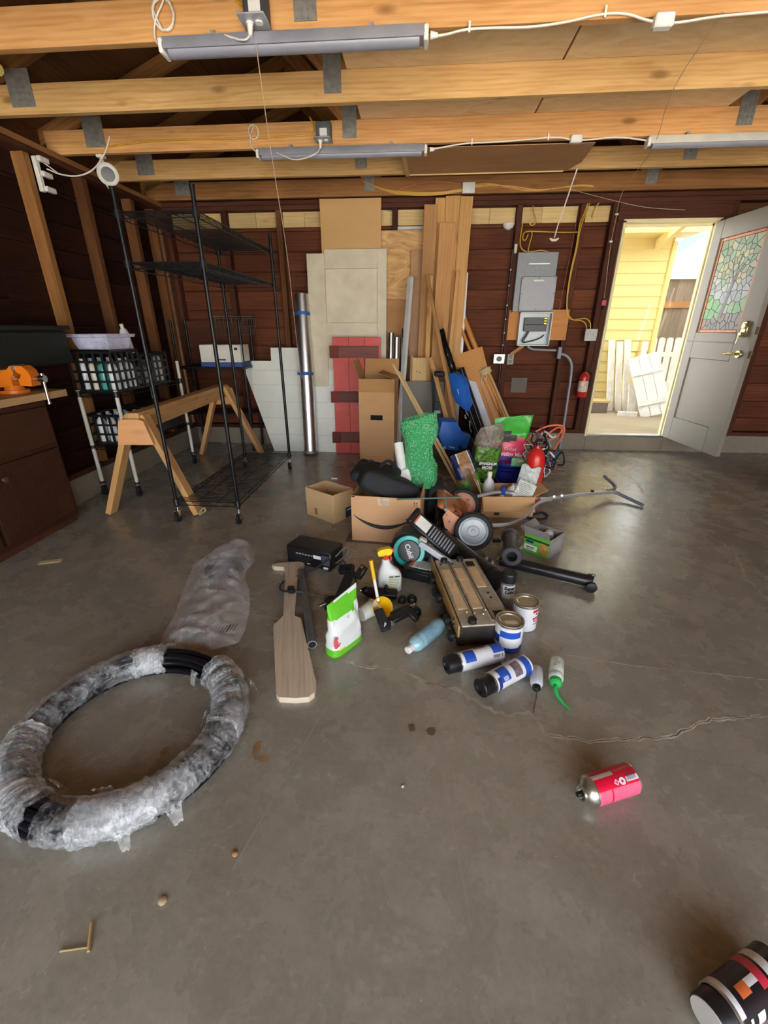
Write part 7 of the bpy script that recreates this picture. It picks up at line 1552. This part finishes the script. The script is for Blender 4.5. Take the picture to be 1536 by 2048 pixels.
# ---- wooden paddle
PADW = WOOD('weathered_paddle', '#dccdb4', '#bdac92', .7, 1.6, .25, .2, .2, .05); 
pa = thing('wooden_paddle', 'weathered wooden paddle with a T handle and broad blade', 'paddle', (-.56, 1.62, 0))
out = [(-.498, 1.172), (-.482, 1.158), (-.42, 1.158), (-.372, 1.168), (-.358, 1.19), (-.362, 1.24), (-.512, 1.60), (-.522, 1.625), (-.556, 1.642), (-.562, 1.66), (-.655, 2.075), (-.640, 2.095), (-.636, 2.135), (-.665, 2.150), (-.72, 2.140), (-.79, 2.125), (-.815, 2.10), (-.80, 2.085), (-.745, 2.085), (-.725, 2.06), (-.612, 1.64), (-.622, 1.60), (-.636, 1.57), (-.628, 1.54)]
out = [Vector((x, y, 0)) for x, y in out]
O = Vector((-.56, 1.62, 0)); ax_ = (Vector((-.69, 2.1, 0)) - Vector((-.43, 1.16, 0))).normalized(); pm_ = Matrix((ax_, Vector((-ax_.y, ax_.x, 0)), Vector((0, 0, 1)))).transposed().to_4x4(); pm_.translation = O; pi_ = pm_.inverted()
b = B(); pl = [tuple((pi_ @ p)[:2]) for p in out]; b.prism(pl, .026); me = b.mesh('blade', PADW); o_ = link('blade', me, pa, True, pm_)
cut = P('cut_end', '#cdbfa8', .7); 
B().prism([(-.497, 1.170), (-.482, 1.156), (-.42, 1.156), (-.373, 1.166), (-.358, 1.188), (-.360, 1.193), (-.374, 1.171), (-.42, 1.161), (-.481, 1.161), (-.494, 1.174)], .0262).build('pale_edge', cut, pa, True); B().prism([(-.80, 2.083), (-.745, 2.083), (-.745, 2.087), (-.80, 2.090), (-.813, 2.101), (-.817, 2.098)], .0263).build('pale_edge', cut, pa, True)
# ---- grey pipe
gp_ = thing('grey_pipe', 'grey metal pipe lying beside the paddle', 'pipe', (-.53, 1.75, 0)); PG = P('pipe_grey', '#6f7274', .45, .4, .15, 20)
b = B(); b.cyl((-.622, 2.03, .022), (-.428, 1.452, .022), .0205, n=22, caps=False); b.cyl((-.622, 2.03, .022), (-.428, 1.452, .022), .017, n=22, caps=False); b.build('pipe', PG, gp_, True)
A = axZ((-.4285, 1.4535, .022), (-.428, 1.452, .022)); B(A).lathe([(.017, 0), (.0205, .0), (.0205, .002), (.017, .002)], 22).build('cut_rim', P('rim_bright', '#c8c8c4', .35, .6), gp_, True)
B(mloc((-.625, 2.035, .02), (0, 0, R(19)))).box((0, 0, 0), (.045, .05, .036), .01).build('flat_end', PG, gp_, True)
# ---- litter
for (x, y, l, a, c, lab) in ((-.448, .655, .010, 40, '#b88a5c', 'curled dry leaf right of the coil'), (-.583, .542, .013, 50, '#c8b490', 'pale wood chip on the near floor'), (-.013, .872, .006, 10, '#c8bca8', 'tiny pale chip near the floor centre')):
    tag(B(mloc((x, y, .003), (0, R(8), R(a)))).lathe([(0, .004), (.5 * l, .003), (l * .8, .001), (l * .75, -.002), (0, -.002)], 8).build('litter_chip', P('litter' + c, c, .8)), lab, 'litter', 'chips on the floor')
tag(B().tube([(-.724, .488, .004), (-.705, .455, .005), (-.696, .44, .004)], .0035, 5).tube([(-.70, .447, .004), (-.76, .435, .004)], .002, 5).build('dry_twig', P('twig', '#b89c68', .8)), 'forked dry twig on the near left floor', 'twig')
tag(B(mloc((-2.16, 2.07, .004), (R(4), 0, R(20)))).box((0, 0, 0), (.12, .035, .004), .001).build('paper_scrap', P('paper_scrap', '#b8a880', .7)), 'yellowed paper scrap by the cabinet', 'paper')
# ---- hose coil wrapped in film
CC = Vector((-.935, .985, 0)); CR = .315
co = thing('hose_coil', 'coil of black hose loosely wrapped in clear stretch film', 'hose coil', tuple(CC))
HOSE = P('hose_black', '#101118', .25, 0, .2, 10)
strands = [(-.036, .022), (-.012, .020), (.014, .020), (.036, .024), (-.026, .046), (.0, .046), (.026, .048), (-.014, .070), (.012, .071)]
for k, (dr_o, z) in enumerate(strands):
    pts_ = []
    for i in range(72):
        a = 2*PI*i/72; r = CR + dr_o + .003 * math.sin(3*a + k); pts_.append((CC.x + r * math.cos(a), CC.y + r * math.sin(a), z + .002 * math.sin(2*a + k)))
    B().tube(pts_, .0135, 10, True).build('hose_loop', HOSE, co, True)
def film_mat(name, dens, lo, hi, rough=.10, col=(.84, .87, .88)):
    m, N, L, b = _new(name)
    mp = coords(N, L, (1, 1, 1)); n1 = noise(N, L, mp, dens, 5, .65, 1.8); n2 = noise(N, L, mp, dens * .22, 3, .5, .8)
    g = mix(N, L, n1.outputs['Fac'], n2.outputs['Fac'], .5); r = ramp(N, L, g.outputs[2], [(.42, (lo,) * 3), (.66, (hi,) * 3)])
    L.new(r.outputs[0], b.inputs['Alpha']); b.inputs['Base Color'].default_value = (*col, 1); b.inputs['Roughness'].default_value = rough; b.inputs['Specular IOR Level'].default_value = 1.0
    bump(N, L, b, n1.outputs['Fac'], .25, .01); return m
FM1 = film_mat('stretch_film', 34, .02, .46); FM2 = film_mat('stretch_film_dense', 34, .10, .80)
def film(a0, a1, rad, mt, seed, wr=.006):
    """a sleeve of stretch film round the hoses with creases running across it"""
    b = B(); na = int((a1 - a0) / R(0.55))
    def fn(u, v):
        ph = 2*PI*u; a = a0 + (a1 - a0) * v; cp, sp_ = math.cos(ph), math.sin(ph)
        big = mnoise.noise(Vector((a * 9 + seed, cp * 1.2, sp_ * 1.2))) * wr
        sk = a * 46 + 5 * mnoise.noise(Vector((a * 5, cp, sp_ + seed)))
        crease = (abs(mnoise.noise(Vector((sk, cp * .9 + seed, sp_ * .9)))) ** .7) * .0075
        q = rad + big + crease - .003
        if v < .03 or v > .97: a += .06 * mnoise.noise(Vector((cp * 2.2, sp_ * 2.2 + seed * 3.1, v)))
        r = CR + q * 1.06 * cp; z = max(.003, .047 + q * .98 * sp_)
        return Vector((CC.x + r * math.cos(a), CC.y + r * math.sin(a), z))
    b.grid(fn, 28, na, closed_u=True); b.build('film_wrap', mt, co, True, ang=80, recalc=False)
D_ = R
film(D_(98), D_(258), .054, FM1, 3); film(D_(190), D_(252), .058, FM2, 5); film(D_(262), D_(330), .055, FM1, 8, .008); film(D_(278), D_(312), .058, FM2, 9, .008); film(D_(312), D_(385), .055, FM1, 11, .008); film(D_(-2), D_(58), .059, FM2, 14, .010); film(D_(98), D_(122), .057, FM2, 17, .003)
FLP = FILM('film_flap', (.82, .85, .84), .4, .15, .8, 40, .15)
for (a, rr, l, seed) in ((D_(30), .075, .07, 1), (D_(285), -.075, .08, 2), (D_(248), -.07, .09, 3), (D_(300), .07, .06, 4), (D_(65), -.06, .06, 5), (D_(10), -.07, .05, 6), (D_(318), .075, .07, 7)):
    b = B(); base = Vector((CC.x + (CR + rr) * math.cos(a), CC.y + (CR + rr) * math.sin(a), .045)); ou = Vector((math.cos(a), math.sin(a), 0)) * (1 if rr > 0 else -1); tg = Vector((-math.sin(a), math.cos(a), 0))
    b.grid(lambda u, v: base + tg * ((u - .5) * l * .7 * (1 - .5 * v)) + ou * (v * .022) + Vector((0, 0, .02 - .05 * v * v + .012 * mnoise.noise(Vector((u * 5 + seed, v * 5, seed))))), 10, 8)
    b.build('film_flap', FLP, co, True, recalc=False)
# ---- clear plastic bag on the floor
pbg = thing('plastic_bag', 'crumpled clear plastic bag lying on the floor beyond the coil', 'plastic bag', (-1.03, 1.85, 0))
outl = [(-1.055, 2.375), (-1.13, 2.325), (-1.265, 2.20), (-1.29, 2.10), (-1.24, 1.93), (-1.19, 1.76), (-1.15, 1.64), (-1.13, 1.53), (-1.10, 1.40), (-1.045, 1.345), (-.95, 1.37), (-.85, 1.405), (-.76, 1.455), (-.765, 1.55), (-.79, 1.66), (-.815, 1.74), (-.86, 1.86), (-.93, 1.97), (-.955, 2.06), (-.945, 2.16), (-.99, 2.28)]
def in_poly(p):
    r = False; n = len(outl)
    for i in range(n):
        x0, y0 = outl[i]; x1, y1 = outl[(i+1) % n]
        if (y0 > p[1]) != (y1 > p[1]) and p[0] < (x1-x0) * (p[1]-y0) / (y1-y0) + x0: r = not r
    return r
cenl = Vector((-1.03, 1.85, 0))
def bagfn(top):
    def fn(u, v):
        t = u * len(outl); i = int(t) % len(outl); f = t - int(t); p = Vector((*outl[i], 0)).lerp(Vector((*outl[(i+1) % len(outl)], 0)), f)
        # spine point at the same height along the bag so that rings stay inside the outline
        sy = min(max(p.y, 1.42), 2.28); k = (sy - 1.42) / .86; s = Vector((-.98 - .12 * k + .06 * math.sin(k * 3), sy, 0))
        q = s.lerp(p, v); e = 1 - v ** 2.2
        z = .004 + (e * (.045 + .055 * math.exp(-((q.x + 1.10) ** 2 + (q.y - 2.1) ** 2) / .02)) + (.034 * (.5 - abs(mnoise.noise(q * 9))) + .020 * (.45 - abs(mnoise.noise(q * 21)))) * (.25 + e) if top else 0)
        return Vector((q.x, q.y, max(.003 if top else .002, z)))
    return fn
BAGM = film_mat('bag_film', 12, .10, .52, .06, (.95, .96, .97))
b = B(); b.grid(bagfn(True), 126, 22, closed_u=True); b.build('upper_sheet', BAGM, pbg, True, ang=80, recalc=False)
b = B(); b.grid(bagfn(False), 63, 4, closed_u=True); b.build('lower_sheet', FILM('bag_film_low', (.7, .72, .72), .22, .2, .3, 14, .12), pbg, True, recalc=False)
TXg = P('bag_print', '#3a3834', .6)
for i in range(18):
    x0 = -1.02 + i * .0135; y0 = 1.392 + (i * .0052); bb_ = B(); bb_.box((x0, y0 + .028, .048), (.0035 if i % 3 else .006, .055, .0004)); bb_.build('printed_warning', TXg, pbg, True)
ld = thing('dark_lid', 'dark round lid inside the clear plastic bag', 'lid', (-1.10, 2.08, 0))
B(mloc((-1.085, 2.07, .012), (R(6), 0, 0))).lathe([(0, .018), (.07, .016), (.105, .008), (.115, 0), (.112, -.006), (0, -.004)], 32).build('disc', P('lid_dark', '#2a2226', .35), ld, True)
